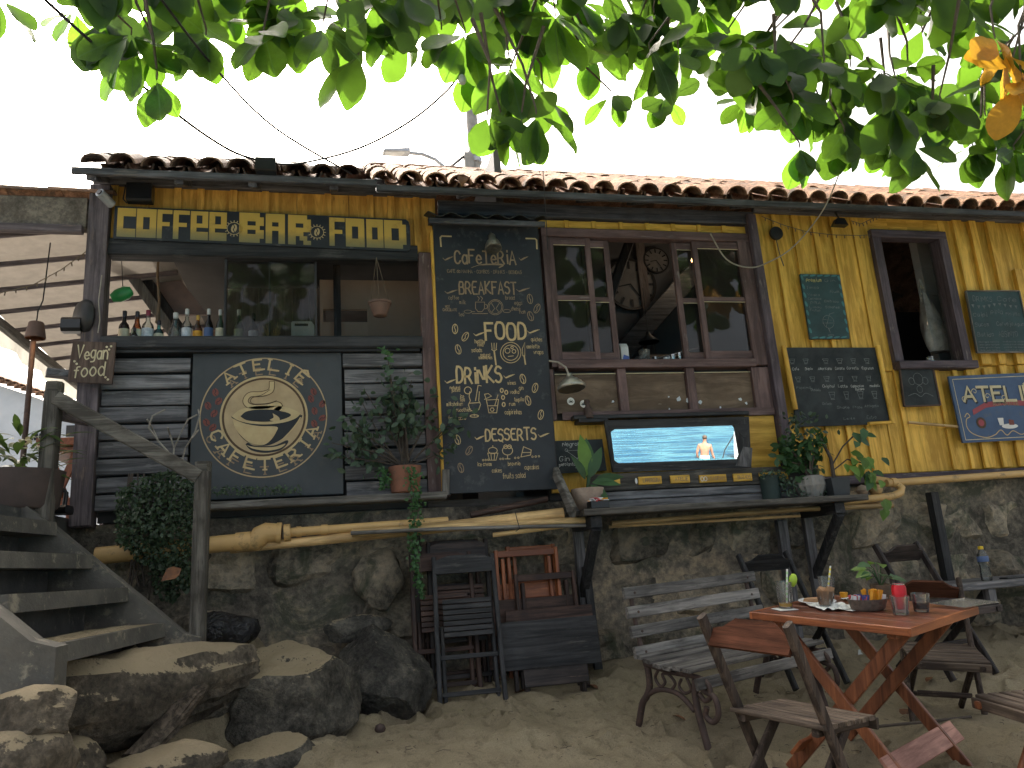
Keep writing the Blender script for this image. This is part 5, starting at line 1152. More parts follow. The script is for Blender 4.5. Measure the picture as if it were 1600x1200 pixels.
mb = MB(); mb.lathe([(.035,0),(.04,.005),(.042,.09),(.038,.09),(.036,.01)], 16, c); mb.build('glass', 'bottle_clear', sv, smooth=True)
mb = MB()
for i in range(45): a = rnd.uniform(0, 6.28); r = rnd.uniform(.03, .075); mb.tube([c+Vector((0,0,.01)), c+Vector((r*.4*math.cos(a), r*.4*math.sin(a), .08)), c+Vector((r*math.cos(a), r*math.sin(a), rnd.uniform(.13, .19)))], [.002,.002,.001], 3, False)
mb.build('straw', 'dry_straw', sv, kind='stuff')
jg = thing('plastic_jug', 'white plastic jug with a carry handle on the bar sill', 'jug', Vector((at(473, 520, 5.8).x, 5.8, 2.45))); x0, x1, z0, z1 = rect(455, 491, 502, 534, 5.75)
mb = MB(); zt3 = z1
mb.prism([(x0,2.45),(x1,2.45),(x1,zt3-.03),(x1-.02,zt3),(x0+.01,zt3),(x0,zt3-.012)], 5.75, 5.81); mb.build('body', 'plastic_white', jg)
mb = MB(); mb.bar((x0+.025, 5.748, zt3-.028), (x1-.045, 5.748, zt3-.028), .01, .018, Vector((0,0,1)), .006); mb.build('grip', 'inside_dark', jg)
hp = thing('hanging_pot', 'empty terracotta pot hanging on strings in the bar window', 'hanging pot', at(593, 492, 5.5)); c = at(594, 494, 5.48)
mb = MB(); mb.lathe([(.045,0),(.05,.003),(.078,.09),(.085,.092),(.087,.108),(.08,.108),(.07,.09),(.045,.01)], 22, c); mb.build('pot', 'pot_brown', hp, smooth=True)
mb = MB(); top = at(588, 402, 5.5)
for k in range(3): a = k*2.1+.4; mb.tube([c+Vector((.082*math.cos(a), .082*math.sin(a), .108)), top], .0022, 4)
mb.build('strings', 'string_brown', hp)
gg = thing('green_glass', 'green glass bell hanging inside the bar window corner', 'lamp', at(190, 455, 5.9)); mb = MB(); mb.lathe([(0,-.09),(.03,-.085),(.05,-.04),(.05,.02),(.03,.06),(0,.065)], 18); mb.tf(Matrix.Translation(at(193, 459, 5.75)) @ Matrix.Rotation(R(65), 4, 'Y')); mb.build('bell', 'plastic_green', gg, smooth=True)
mb = MB(); mb.tube([at(192, 452, 5.75), at(190, 402, 5.76)], .003, 5); mb.build('cord', 'cable_black', gg)
rp = thing('hanging_rope', 'twisted rope hanging inside the bar window', 'rope', at(248, 500, 6.2)); mb = MB(); mb.tube([at(248, 400, 6.2), at(246, 430, 6.2), at(249, 470, 6.2), at(246, 505, 6.2)], [.008,.012,.012,.02], 6); mb.build('strand', 'string_brown', rp)
# ================================================================ MIDDLE WINDOW CONTENTS
def clock(px, py, Y, r, label):
    c = at(px, py, Y); t = thing('wall_clock', label, 'clock', c)
    mb = MB(); mb.ring(c.x, c.z, r, r, r*.1, Y-.02, 40); mb.disc(c.x, c.z, r*.97, r*.97, Y-.004, 40); mb.f = mb.f; mb.build('face', 'face_grey', t)
    mb = MB(); mb.lathe([(r*.9,0),(r,.0),(r,.03),(r*.9,.03)], 40, (c.x, Y, c.z), 'y'); mb.f = [f for f in mb.f if len(f) == 4]; mb.build('rim', 'metal_dark', t, smooth=True)
    for k in range(12):
        a = k*math.pi/6; mb = MB(); mb.stroke([(c.x+r*.62*math.cos(a), c.z+r*.62*math.sin(a)), (c.x+r*.86*math.cos(a), c.z+r*.86*math.sin(a))], r*.09, Y-.022); mb.build('numeral', 'ink_black', t)
    mb = MB(); mb.stroke([(c.x, c.z), (c.x+r*.3, c.z-r*.45)], r*.05, Y-.023); mb.stroke([(c.x, c.z), (c.x-r*.45, c.z-r*.1)], r*.05, Y-.0235); mb.build('hands', 'ink_black', t)
clock(984, 445, 7.45, .3, 'big round wall clock inside the brown framed window'); clock(1024, 408, 7.42, .15, 'small round clock to the right of the big one')
bl = thing('pendant_bulb', 'glowing bare bulb inside behind the right casement', 'lamp', at(1083, 407, 6.6)); mb = MB(); mb.lathe([(0,-.02),(.016,-.012),(.02,.005),(.01,.03),(0,.032)], 14, at(1083, 407, 6.6)); mb.build('bulb', 'bulb_warm', bl, smooth=True); mb = MB(); p = at(1083, 407, 6.6); mb.tube([p+Vector((0,0,.03)), p+Vector((0,0,.45))], .003, 5); mb.build('cord', 'cable_black', bl)
ld = bpy.data.lights.new('bulb_light', 'POINT'); ld.energy = 0.9; ld.color = (1, .82, .62); ld.shadow_soft_size = .04; lo_ = bpy.data.objects.new('bulb_light', ld); C.objects.link(lo_); lo_.parent = bl; lo_.location = (0, 0, -.04)
SZ = 2.278
def onsill(px, Y=5.68): return Vector((at(px, 562, Y).x, Y, SZ))
B('sill_shelf', 'red_brown', 1.75, 3.4, SZ-.03, SZ, 5.662, 5.9, 0)
c = onsill(975); mc = thing('milk_carton', 'white milk carton with a blue panel on the window sill', 'carton', c)
mb = MB(); mb.box(c.x-.03, c.x+.035, c.y-.03, c.y+.03, SZ, SZ+.13, .002); mb.add([(c.x-.03, c.y-.03, SZ+.13), (c.x+.035, c.y-.03, SZ+.13), (c.x+.035, c.y+.03, SZ+.13), (c.x-.03, c.y+.03, SZ+.13), (c.x-.03, c.y, SZ+.165), (c.x+.035, c.y, SZ+.165)], [(0,1,5,4),(2,3,4,5),(0,4,3),(1,2,5)]); mb.build('carton', 'plastic_white', mc)
mb = MB(); mb.flat([(c.x-.028, SZ+.01), (c.x+.033, SZ+.01), (c.x+.033, SZ+.05), (c.x-.01, SZ+.065)], c.y-.0315); mb.build('print', 'plastic_blue', mc)
for (px, s, l) in ((1003, 1.0, 'clear plastic tub on the sill beside the milk carton'), (1008, .85, 'clear plastic tub stacked in the wider one')):
    c = onsill(px, 5.70 if s == 1 else 5.705)+Vector((0, 0, 0 if s == 1 else .022)); t = thing('plastic_tub', l, 'tub', c); mb = MB(); mb.lathe([(.04*s,0),(.045*s,.003),(.055*s,.05+.04*(s<1)),(.058*s,.052+.04*(s<1)),(.05*s,.052+.04*(s<1)),(.04*s,.006)], 20, c); mb.build('tub', 'frosted', t, smooth=True)
for k, (px, h, m) in enumerate(((1041, .05, 'plastic_white'), (1052, .075, 'steel'), (1063, .09, 'steel'))):
    c = onsill(px, 5.70); t = thing('steel_cup', ('low white cup', 'short steel cup', 'tall steel cup')[k]+' on the sill by the coffee machine', 'cup', c); mb = MB(); mb.lathe([(.02,0),(.022,.002),(.024,h),(.021,h),(.019,.004)], 16, c); mb.build('cup', m, t, smooth=True)
c = at(1050, 545, 6.2); ma = thing('coffee_machine', 'black coffee machine inside behind the sill', 'coffee machine', Vector((c.x, 6.2, 1.9)))
mb = MB(); mb.box(c.x-.2, c.x+.25, 6.1, 6.45, 1.9, 2.42, .03); mb.build('body', 'plastic_black', ma); mb = MB(); mb.bar((c.x-.2, 6.08, 2.43), (c.x+.2, 6.08, 2.52), .02, .012, Vector((0,0,1)), .003); mb.build('steam_bar', 'steel', ma)
for k in range(6): mb = MB(); mb.lathe([(.03,0),(.035,.06),(.03,.06)], 12, (c.x-.15+.07*k, 6.25, 2.425)); mb.build('cup', 'inside_dark' if k % 2 else 'steel', ma, smooth=True)
pe = thing('pendant_lamp', 'black cone pendant lamp hanging inside the middle window', 'lamp', at(1014, 535, 6.6)); c = at(1014, 535, 6.6); mb = MB(); mb.lathe([(.1,0),(.1,.01),(.03,.07),(.02,.1),(0,.1),(0,.09),(.025,.065),(.09,.005),(.1,0)], 22, c); mb.build('shade', 'metal_dark', pe, smooth=True); mb = MB(); mb.tube([c+Vector((0,0,.1)), c+Vector((0,0,.55))], .004, 5); mb.build('cord', 'cable_black', pe)
# stickers on the hardboard panel
for (px, py, r, l) in ((892, 627, .03, 'round white leaf sticker on the hardboard panel'), (912, 631, .03, 'torn round sticker beside the leaf sticker')):
    c = at(px, py, 5.597); t = thing('sticker', l, 'sticker', c); mb = MB(); mb.disc(c.x, c.z, r, r, 5.5975, 24); mb.build('disc', 'white_paint', t)
    mb = MB()
    for k in range(5): a = R(90+(k-2)*38); mb.flat([(c.x, c.z-.01), (c.x+.012*math.cos(a-.3), c.z-.01+.012*math.sin(a-.3)), (c.x+.028*math.cos(a), c.z-.01+.028*math.sin(a)), (c.x+.012*math.cos(a+.3), c.z-.01+.012*math.sin(a+.3))], 5.5965)
    mb.build('leaf_print', 'ink_black', t)
rp_ = random.Random(4)
for (px, py, sc) in ((958, 627, 1), (1045, 620, .6), (1061, 624, 1.6), (1076, 625, 1.8), (1094, 628, 1.5), (1157, 624, 1.4), (1166, 630, 1), (1046, 639, .7), (1126, 637, .8)):
    c = at(px, py, 5.597); mb = MB(); n_ = 5; mb.flat([(c.x+.018*sc*rp_.uniform(.4,1)*math.cos(2*math.pi*k/n_), c.z+.02*sc*rp_.uniform(.3,1)*math.sin(2*math.pi*k/n_)) for k in range(n_)], 5.597); mb.build('paint_chip', 'far_white', bd)
# right window: plastic bag, glass, bright slit
pbg = thing('plastic_bag', 'translucent white plastic bag hanging in the open window', 'bag', at(1446, 545, 5.8)); a = at(1437, 436, 5.85); h = a.z-at(1447, 550, 5.85).z
mb = MB(); n_ = 16; m_ = 12
for j in range(m_+1):
    t = j/m_; r = .015+.1*sstep(0, .75, t)*(1 if t < .9 else (1-(t-.9)*3)); cx = a.x+.05*t; z_ = a.z-h*t
    for i in range(n_): an = 2*math.pi*i/n_; rr_ = r*(1+.2*math.sin(3*an+t*4)+.1*math.sin(7*an)); mb.v.append(Vector((cx+rr_*math.cos(an), 5.85+.7*rr_*math.sin(an), z_)))
mb.f = [(j*n_+i, j*n_+(i+1)%n_, (j+1)*n_+(i+1)%n_, (j+1)*n_+i) for j in range(m_) for i in range(n_)]+[tuple(range(m_*n_, (m_+1)*n_))]; mb.build('film', 'bag_film', pbg, smooth=True)
gl = thing('glass_jar', 'clear glass jar on the open window sill under the bag', 'jar', Vector((at(1453, 560, 5.62).x, 5.62, oz0-.003))); c = gl.location.copy(); mb = MB(); mb.lathe([(.03,0),(.033,.003),(.033,.06),(.03,.06),(.029,.006)], 18, c); mb.build('glass', 'clear_glass', gl, smooth=True)

# ================================================================ MIRROR, SHELF AND WHAT STANDS ON IT
mir = thing('wall_mirror', 'wide mirror in a dark chamfered wooden frame reflecting the sea', 'mirror', at(1055, 735, 5.45))
TILT = R(7.8); mc_ = at(1057, 694, 5.42); nrm = Vector((0, -math.cos(TILT), -math.sin(TILT))); upv = Vector((0, -math.sin(TILT), math.cos(TILT)))
def onm(px, py, off=0.0):
    d = ray(px, py); o = Vector((0, 0, CAMZ)); k = (mc_-o).dot(nrm)/d.dot(nrm); return o+d*k+nrm*off
def mpoly(pxs, off, th, name, mat):
    F = [onm(a, b, off) for (a, b) in pxs]; Bk = [p-nrm*th for p in F]; n_ = len(F); mb = MB(); mb.add(F+Bk, [tuple(range(n_-1,-1,-1)), tuple(range(n_, 2*n_))]+[(i, (i+1)%n_, n_+(i+1)%n_, n_+i) for i in range(n_)]); return mb.build(name, mat, mir)
mpoly([(950,668),(1152,660),(1162,722),(955,728)], 0, .004, 'glass', 'mirror')
mpoly([(944,657),(1168,651),(1169,664),(953,671)], .012, .03, 'frame', 'black_wood'); mpoly([(944,658),(953,671.5),(960,724),(957,737)], .0125, .03, 'frame', 'black_wood'); mpoly([(960,724),(1158,717),(1171,731),(957,738)], .012, .03, 'frame', 'black_wood'); mpoly([(1147,664.5),(1169,651),(1173,731),(1156,717.5)], .0125, .03, 'frame', 'black_wood')
mpoly([(951,670),(961,670),(952,676)], .016, .006, 'corner_block', 'black_wood'); mpoly([(957,718),(968,725.5),(958,726)], .016, .006, 'corner_block', 'black_wood'); mpoly([(1144,663),(1168,663),(1164,684),(1160,684)], .016, .006, 'corner_block', 'black_wood'); mpoly([(1160,698),(1174,700),(1172,730),(1148,728)], .016, .006, 'corner_block', 'dark_plank')
B('mirror_ledge', 'black_wood', at(895, 650, 5.5).x, at(1168, 650, 5.5).x, at(1050, 652, 5.5).z, at(1050, 646, 5.5).z, 5.47, 5.56, .005)
sh = thing('bar_shelf', 'long black timber drinks shelf under the mirror with corner brackets', 'shelf', (2.7, 5.2, 1.0))
ZS = 1.085
def shelf_board(y0, y1, z0, z1, x0, x1, mat='shelf_wood'): mb = MB(); mb.box(x0, x1, y0, y1, z0, z1, .006); return mb.build('board', mat, sh)
shelf_board(5.04, 5.15, ZS-.045, ZS, 1.62, 3.83); shelf_board(5.16, 5.29, ZS-.04, ZS-.004, 1.6, 3.84); shelf_board(5.30, 5.42, ZS-.04, ZS, 1.58, 3.86)
shelf_board(5.44, 5.47, ZS-.03, ZS+.075, 1.62, 3.7, 'dark_plank'); shelf_board(5.435, 5.46, ZS+.08, ZS+.14, 1.75, 3.72, 'dark_plank'); shelf_board(5.43, 5.46, ZS+.145, ZS+.275, 1.8, 3.72)
for xk in (1.72, 3.62):
    mb = MB(); mb.box(xk-.04, xk+.04, 5.10, 5.56, ZS-.13, ZS-.046, .006); mb.build('bracket', 'black_wood', sh)
    mb = MB(); mb.bar((xk, 5.12, ZS-.13), (xk, 5.58, ZS-.62), .06, .06, Vector((0,1,0)), .006); mb.build('brace', 'black_wood', sh)
    mb = MB(); mb.box(xk-.035, xk+.035, 5.52, 5.57, ZS-.75, ZS-.131, .004); mb.build('upright', 'dark_plank', sh)
mb = MB(); mb.bar(at(868, 738, 5.44), at(896, 800, 5.06), .04, .09, Vector((0,0,1)), .006); mb.build('end_brace', 'grey_wood', sh)
tags_ = [(938,968,741,757,''),(997,1033,743,757,'LIPPERCURA'),(1047,1077,741,755,'ATELiE'),(1092,1134,739,754,'iNSTAGRAM'),(1145,1174,737,752,'BUZiOS'),(1186,1230,736,750,'CAFETERiA')]
for (a, b, c0, c1, s) in tags_:
    x0, x1, z0, z1 = rect(a, b, c0, c1, 5.425); z1 = z0+.06
    t = thing('name_plate', 'small yellow wooden tag '+('at the left end behind the leaves' if not s else {'LIPPERCURA': 'second from left with a white mark', 'ATELiE': 'centred below the mirror', 'iNSTAGRAM': 'with two white rings', 'BUZiOS': 'below the right mirror corner', 'CAFETERiA': 'at the right end under the trailing plant'}[s])+' on the shelf rail', 'tag', ((x0+x1)/2, 5.42, z0), group='yellow tags under the mirror')
    mb = MB(); mb.box(x0, x1, 5.415, 5.428, z0, z1, .004); mb.build('plate', 'yellow_board', t)
    if s: mb = MB(); text(mb, s, x0+.035, x1-.015, z0+.018, .026, .004, 5.4135, jit=.05); mb.build('lettering', 'letter_brown', t)
    if s == 'iNSTAGRAM':
        for dx in (0, .028): mb = MB(); mb.ring(x0+.02+dx, z0+.03, .014, .018, .004, 5.413, 18); mb.build('ring_mark', 'white_paint', t)
    if s == 'LIPPERCURA': mb = MB(); mb.disc(x0-.02, z0+.03, .01, .022, 5.4135, 14); mb.build('mark', 'white_paint', t)
# plants on the shelf
c = Vector((at(917, 755, 5.3).x, 5.3, ZS))
pt = thing('potted_plant', 'dieffenbachia with broad speckled leaves in a pale textured bowl pot', 'potted plant', c)
pot(pt, c, [(.05,0),(.07,.008),(.105,.06),(.12,.12),(.118,.16),(.108,.16),(.1,.12)], 'pot_pale', 30)
dm, dmb = leaf_mesh('broad_leaf', 'pot_leaf', L=1, W=.36, curl=.28, fold=.25, n=7, obov=.45)
for (dx, dy, dz, s) in ((.1,-.1,1.0,.28),(-.02,-.15,1.0,.3),(.3,-.2,.7,.24),(.85,-.25,.2,.22),(.55,-.3,.0,.2),(.3,-.4,-.3,.18),(.5,-.45,-.6,.18),(-.25,-.3,.5,.2),(.2,.3,.6,.25)):
    p = c+Vector((dx*.06, dy*.05, .2+.05*dz)); mb = MB(); M = orient(p, (dx, dy, dz), (0, -1, .6), s); mb.add([M @ v for v in dmb.v], dmb.f); mb.build('leaf', 'bright_leaf' if s == .3 and dz > .7 else 'pot_leaf', pt, smooth=True)
mb = MB(); mb.tube([c+Vector((0,0,.13)), c+Vector((.02,0,.26))], .014, 8); mb.build('stem', 'pot_leaf', pt)
c = Vector((at(1266, 755, 5.3).x, 5.3, ZS)); ja = thing('potted_plant', 'jade bush in a fluted grey cement pot on the shelf', 'potted plant', c)
mb = MB(); n_ = 28; prof = [(.06,0),(.075,.01),(.115,.1),(.105,.16),(.085,.175),(.075,.165)]
for (r, z_) in prof:
    for k in range(n_): a = 2*math.pi*k/n_; q = r*(1+(.05 if k % 2 else -.03)); mb.v.append(c+Vector((q*math.cos(a), q*math.sin(a), z_)))
mb.f = [(i*n_+k, i*n_+(k+1)%n_, (i+1)*n_+(k+1)%n_, (i+1)*n_+k) for i in range(len(prof)-1) for k in range(n_)]; mb.build('pot', 'pot_cement', ja)
mb = MB(); stems = []
for k in range(9):
    a = rnd.uniform(0, 6.28); q = c+Vector((.16*math.cos(a)*rnd.uniform(.4,1.1), .1*math.sin(a), rnd.uniform(.25, .42))); stems.append(q); mb.tube([c+Vector((0,0,.16)), c.lerp(q, .6)+Vector((0,0,.1)), q], [.009,.006,.004], 5, False)
mb.build('stems', 'twig', ja)
mb = MB(); pts = [q+Vector((rnd.gauss(0,.045), rnd.gauss(0,.04), rnd.gauss(0,.05))) for q in stems for _ in range(34)]; foliage(mb, LM['oval'], pts, rnd, .05, .085, -.1); mb.build('foliage', 'pot_leaf', ja, smooth=True, kind='stuff')
mb = MB(); pts = [c+Vector((rnd.gauss(0,.1), rnd.gauss(-.02,.05), .42+rnd.uniform(0,.25))) for _ in range(110)]; foliage(mb, LM['oval'], pts, rnd, .03, .05, -.3); mb.build('shoots', 'grey_leaf', ja, smooth=True, kind='stuff')
c = Vector((at(1306, 765, 5.22).x, 5.22, ZS)); po = thing('potted_plant', 'young pothos with bright drooping leaves in a black square pot', 'potted plant', c)
mb = MB(); mb.add([(c.x-.065,c.y-.065,ZS),(c.x+.065,c.y-.065,ZS),(c.x+.065,c.y+.065,ZS),(c.x-.065,c.y+.065,ZS),(c.x-.08,c.y-.08,ZS+.14),(c.x+.08,c.y-.08,ZS+.14),(c.x+.08,c.y+.08,ZS+.14),(c.x-.08,c.y+.08,ZS+.14)], [(0,3,2,1),(4,5,6,7),(0,1,5,4),(1,2,6,5),(2,3,7,6),(3,0,4,7)]); mb.build('pot', 'pot_dark', po)
mb = MB(); mb.tube([c+Vector((0,0,.14)), c+Vector((.0,0,.3)), c+Vector((-.06,0,.45)), c+Vector((-.09,0,.47))], [.016,.013,.01,.006], 8); mb.tube([c+Vector((0,0,.24)), c+Vector((.1,-.03,.38)), c+Vector((.2,-.05,.46))], .006, 6); mb.tube([c+Vector((0,0,.2)), c+Vector((.12,-.03,.28)), c+Vector((.25,-.05,.24))], .006, 6); mb.build('stem', 'twig', po)
hm, hmb = leaf_mesh('heart_leaf', 'bright_leaf', L=1, W=.7, curl=.2, fold=.2, n=5, obov=.35)
for k in range(40):
    ctr = [(.22,-.05,.47),(.14,-.05,.26),(.22,-.06,.24),(.28,-.06,.2),(.3,-.06,.14),(.3,-.08,-.1)][k % 6]; p = c+Vector(ctr)+Vector((rnd.gauss(0,.035), rnd.gauss(0,.03), rnd.gauss(0,.035))); mb = MB(); M = orient(p, (rnd.uniform(-.5,.8), rnd.uniform(-.6,0), rnd.uniform(-1,-.2)), (0,-1,.5), rnd.uniform(.07,.11)); mb.add([M @ v for v in hmb.v], hmb.f); mb.build('leaf', 'bright_leaf' if k % 3 else 'pot_leaf', po, smooth=True)
c = Vector((at(1195, 745, 5.46).x, 5.40, ZS)); gp = thing('potted_plant', 'trailing ground cover plant in a green pot right of the mirror', 'potted plant', c)
pot(gp, c+Vector((0,0,.0)), [(.05,0),(.07,.01),(.075,.19),(.08,.2),(.07,.2)], 'pot_green')
mb = MB(); pts = [c+Vector((rnd.gauss(0,.06), rnd.gauss(-.03,.04), .21+rnd.gauss(0,.02))) for _ in range(90)]+[c+Vector((.05+rnd.uniform(0,.45)*k, -.06-.12*k, .16-.15*k+rnd.gauss(0,.03))) for k in [rnd.random() for _ in range(220)]]; foliage(mb, LM['ivy'], pts, rnd, .018, .032); mb.build('foliage', 'grey_leaf', gp, smooth=True, kind='stuff')
# condiment box
c = Vector((at(934, 783, 5.1).x, 5.1, ZS)); cb = thing('sachet_box', 'black box packed with sauce sachets on the shelf edge', 'box', c)
mb = MB(); mb.box(c.x-.065, c.x+.065, c.y-.05, c.y+.05, ZS, ZS+.05, .004); mb.build('box', 'plastic_black', cb)
for k in range(22):
    mb = MB(); p = c+Vector((rnd.uniform(-.05,.05), rnd.uniform(-.04,.04), .05+rnd.uniform(0,.018))); mb.box(-.022,.022,-.016,.016,-.003,.003,.002); mb.tf(Matrix.Translation(p) @ Matrix.Rotation(rnd.uniform(0,6), 4, 'Z') @ Matrix.Rotation(rnd.uniform(-.9,.9), 4, 'X')); mb.build('sachet', rnd.choice(['sachet_red','sachet_red','sachet_orange','sachet_white','sachet_white']), cb)
# small cocktail chalkboard behind the bowl pot
t, uv = wall_board('chalkboard', 'small square chalkboard reading Negroni gin with a drawn martini glass', ((866, 689), (941, 686), (948, 735), (873, 740)), 5.52, 'chalk_black')
scribble(t, uv, 5.518, [(.15,.55,.18,.12,'Negroni'),(.05,.25,.62,.13,'Gin'),(.03,.4,.78,.1,'perolantas'),(.5,.75,.62,.12,'Espre')], 'chalk_white', .004, 3)
mb = MB(); mb.stroke([uv(.22,.32), uv(.42,.58), uv(.62,.32), uv(.22,.32)], .004, 5.5178); mb.stroke([uv(.42,.58), uv(.42,.85)], .004, 5.5177); mb.stroke([uv(.36,.86), uv(.48,.86)], .004, 5.5176); mb.ring(*uv(.22,.3), .012, .012, .003, 5.5175, 12); mb.build('glass_drawing', 'chalk_white', t)
# dark figurine on the ledge by the stickers
c = at(920, 655, 5.5); fg = thing('figurine', 'small dark figurine on the ledge above the chalkboard', 'figurine', c); mb = MB(); mb.lathe([(.035,0),(.045,.01),(.03,.05),(.035,.08),(.018,.105),(.024,.13),(.02,.15),(0,.158)], 14, c); mb.v = [v+Vector((.012*noise.noise(v*40), 0, 0)) for v in mb.v]; mb.build('body', 'iron_rust', fg, smooth=True)
B('shelf', 'black_wood', c.x-.09, c.x+.14, c.z-.03, c.z-.001, 5.46, 5.59, .004)

# ================================================================ PIPES AND BAMBOO
def pipe(name, label, cat, pts, r, mat, extra=None, n=14, group=None):
    t = thing(name, label, cat, pts[0], group=group); mb = MB(); mb.tube(pts, r, n); mb.build('tube', mat, t, smooth=True)
    for (a, b, rr_) in (extra or []): mb = MB(); mb.tube([a, b], rr_, n); mb.build('collar', mat, t, smooth=True)
    return t
py_ = 5.42
a, b = at(150, 869, py_), at(392, 845, py_)
pipe('drain_pipe', 'thick ochre drain pipe low on the stone wall at left', 'pipe', [a, b], .055, 'pipe_yellow', [(a.lerp(b, .9), b, .062)])
q = [at(388, 846, py_), at(398, 846, py_), at(406, 838, py_), at(416, 832, py_), at(440, 833, py_)]
pipe('pipe_elbow', 'bulging ochre pipe elbow joint with raised collars', 'pipe', q, [.058, .066, .07, .066, .06], 'pipe_yellow', [(at(432, 833, py_), at(440, 833, py_), .07), (at(444, 833, py_), at(454, 832, py_), .058)])
a, b = at(450, 832, py_), at(700, 814, py_)
pipe('drain_pipe', 'slim ochre pipe running right from the elbow', 'pipe', [a, b], .03, 'pipe_yellow', [(a.lerp(b,.05), a.lerp(b,.08), .036), (a.lerp(b,.2), a.lerp(b,.24), .036)])
pipe('bamboo_pole', 'thickest bamboo pole slung along the wall above the folded chairs', 'pole', [at(360, 858, 5.46), at(560, 838, 5.42), at(880, 803, 5.3)], [.03, .034, .044], 'bamboo')
pipe('bamboo_pole', 'bamboo pole just below the thickest one, ending at the shelf bracket', 'pole', [at(550, 833, 5.36), at(917, 813, 5.24)], .026, 'bamboo')
pipe('bamboo_pole', 'thin pale bamboo stick lowest of the bundle above the folded chairs', 'pole', [at(548, 833, 5.3), at(700, 826, 5.24), at(915, 821, 5.2)], .013, 'grey_wood')
pipe('bamboo_pole', 'short angled bamboo stick above the stacked tables', 'pole', [at(770, 836, 5.3), at(880, 822, 5.26)], .016, 'bamboo')
pipe('bamboo_pole', 'long thin bamboo cane running under the drinks shelf', 'pole', [at(955, 818, 5.3), at(1250, 796, 5.3), at(1395, 790, 5.3)], .018, 'bamboo')
pipe('bamboo_pole', 'thinner cane under the drinks shelf', 'pole', [at(952, 823, 5.36), at(1250, 806, 5.36)], .011, 'bamboo')
pipe('bamboo_pole', 'slanting brown pole above the bamboo bundle', 'pole', [at(735, 805, 5.45), at(855, 780, 5.45)], .022, 'stack_red')
pipe('drain_pipe', 'thin ochre pipe along the foot of the yellow wall', 'pipe', [at(1385, 755, 5.42), at(1700, 733, 5.42)], .03, 'pipe_yellow', [(at(1392, 754, 5.42), at(1400, 754, 5.42), .037)])
pipe('drain_pipe', 'lower ochre pipe bending back at the shelf end', 'pipe', [at(1306, 786, 5.36), at(1395, 775, 5.36), at(1407, 770, 5.37), at(1409, 763, 5.39), at(1398, 754, 5.43), at(1360, 748, 5.5)], .03, 'pipe_yellow')
pipe('drain_pipe', 'pair of pale thin pipes under the bent one', 'pipe', [at(1306, 792, 5.4), at(1393, 787, 5.4)], .017, 'bamboo')
c = at(1368, 765, 5.38); cg = thing('coconut_shells', 'pale round gourd shells lying by the pipe bend', 'shell', c); mb = MB(); mb.lathe([(0,-.05),(.04,-.035),(.055,0),(.04,.035),(0,.05)], 16, c); mb.tf(Matrix.Identity(4)); mb.build('shell', 'bamboo', cg, smooth=True); mb = MB(); mb.lathe([(0,-.045),(.035,-.03),(.05,0),(.035,.03),(0,.045)], 16, c+Vector((-.12,.0,.0))); mb.build('shell', 'pot_pale', cg, smooth=True)
pipe('bamboo_pole', 'thin bamboo stick fixed level on the yellow wall by the blue sign', 'pole', [at(1419, 660, 5.54), at(1500, 667, 5.54)], .012, 'bamboo')
mb = MB(); mb.tube([at(805, 800, 5.2), at(808, 812, 5.19), at(812, 826, 5.2), at(806, 830, 5.25)], .003, 5); tag(mb.build('binding_wire', 'metal_dark'), 'thin wire binding the bamboo bundle above the tables', 'wire')

# ================================================================ CLIMBERS AND FRONT POTS
iv = thing('ivy', 'dense dark ivy mound hanging down the wall behind the handrail', 'ivy', at(245, 900, 5.2)); mb = MB()
def ivy_pts(n_, rnd):
    out = []
    while len(out) < n_:
        px = rnd.uniform(182, 308); py = rnd.uniform(722, 945); top = 735+abs(px-255)**1.5*.05; bot = 945-abs(px-265)*.9 if px > 235 else 840+(px-182)*1.0
        edge = 6*noise.noise(Vector((px*.05, py*.05, 0)))
        if top+edge < py < bot+edge: q = at(px, py, 5.36-rnd.random()**2*.28*math.sin(math.pi*max(0,min(1,(py-715)/240)))); out.append(q)
    return out
foliage(mb, LM['ivy'], ivy_pts(3600, rnd), rnd, .016, .034, .5); mb.build('foliage', 'ivy_leaf', iv, smooth=True, kind='stuff')
mb = MB()
for k in range(14): a = at(rnd.uniform(200, 300), 740, 5.42); mb.tube([a, a+Vector((rnd.uniform(-.05,.05), -.05, -.3)), a+Vector((rnd.uniform(-.1,.1), 0, rnd.uniform(-.9,-.5)))], .006, 4)
mb.build('stems', 'twig', iv)
dl = thing('fallen_leaf', 'orange dead leaf caught in the ivy', 'leaf', at(260, 902, 5.0)); dm_, dmb_ = leaf_mesh('dead', 'dead_leaf', L=1, W=.7, curl=.3, fold=.3, n=5); mb = MB(); M = orient(at(252, 908, 5.02), (.8, 0, .6), (0, -1, .3), .12); mb.add([M @ v for v in dmb_.v], dmb_.f); mb.build('blade', 'dead_leaf', dl, smooth=True)
tw = thing('dry_vine', 'bare pale twigs of a dead climber above the ivy', 'vine', at(265, 725, 5.42)); mb = MB()
for pts in ([(272,728),(262,705),(248,690),(232,668),(238,650),(258,640)], [(270,726),(272,700),(286,670),(294,655),(308,648)], [(284,722),(290,700),(305,675),(312,650),(310,640)], [(248,690),(240,672),(230,655)], [(272,700),(266,680),(262,668)], [(290,700),(300,684),(310,672)]): mb.tube([at(a, b, 5.42+.05*math.sin(a)) for (a, b) in pts], .006, 5)
mb.build('twigs', 'twig_pale', tw)
c = Vector((at(634, 768, 5.48).x, 5.485, 1.287)); hb = thing('potted_plant', 'straggly greyish bush in a terracotta pot on the timber ledge', 'potted plant', c)
pot(hb, c, [(.085,0),(.1,.01),(.112,.15),(.118,.19),(.105,.19),(.095,.14)], 'terracotta')
mb = MB(); tips = []
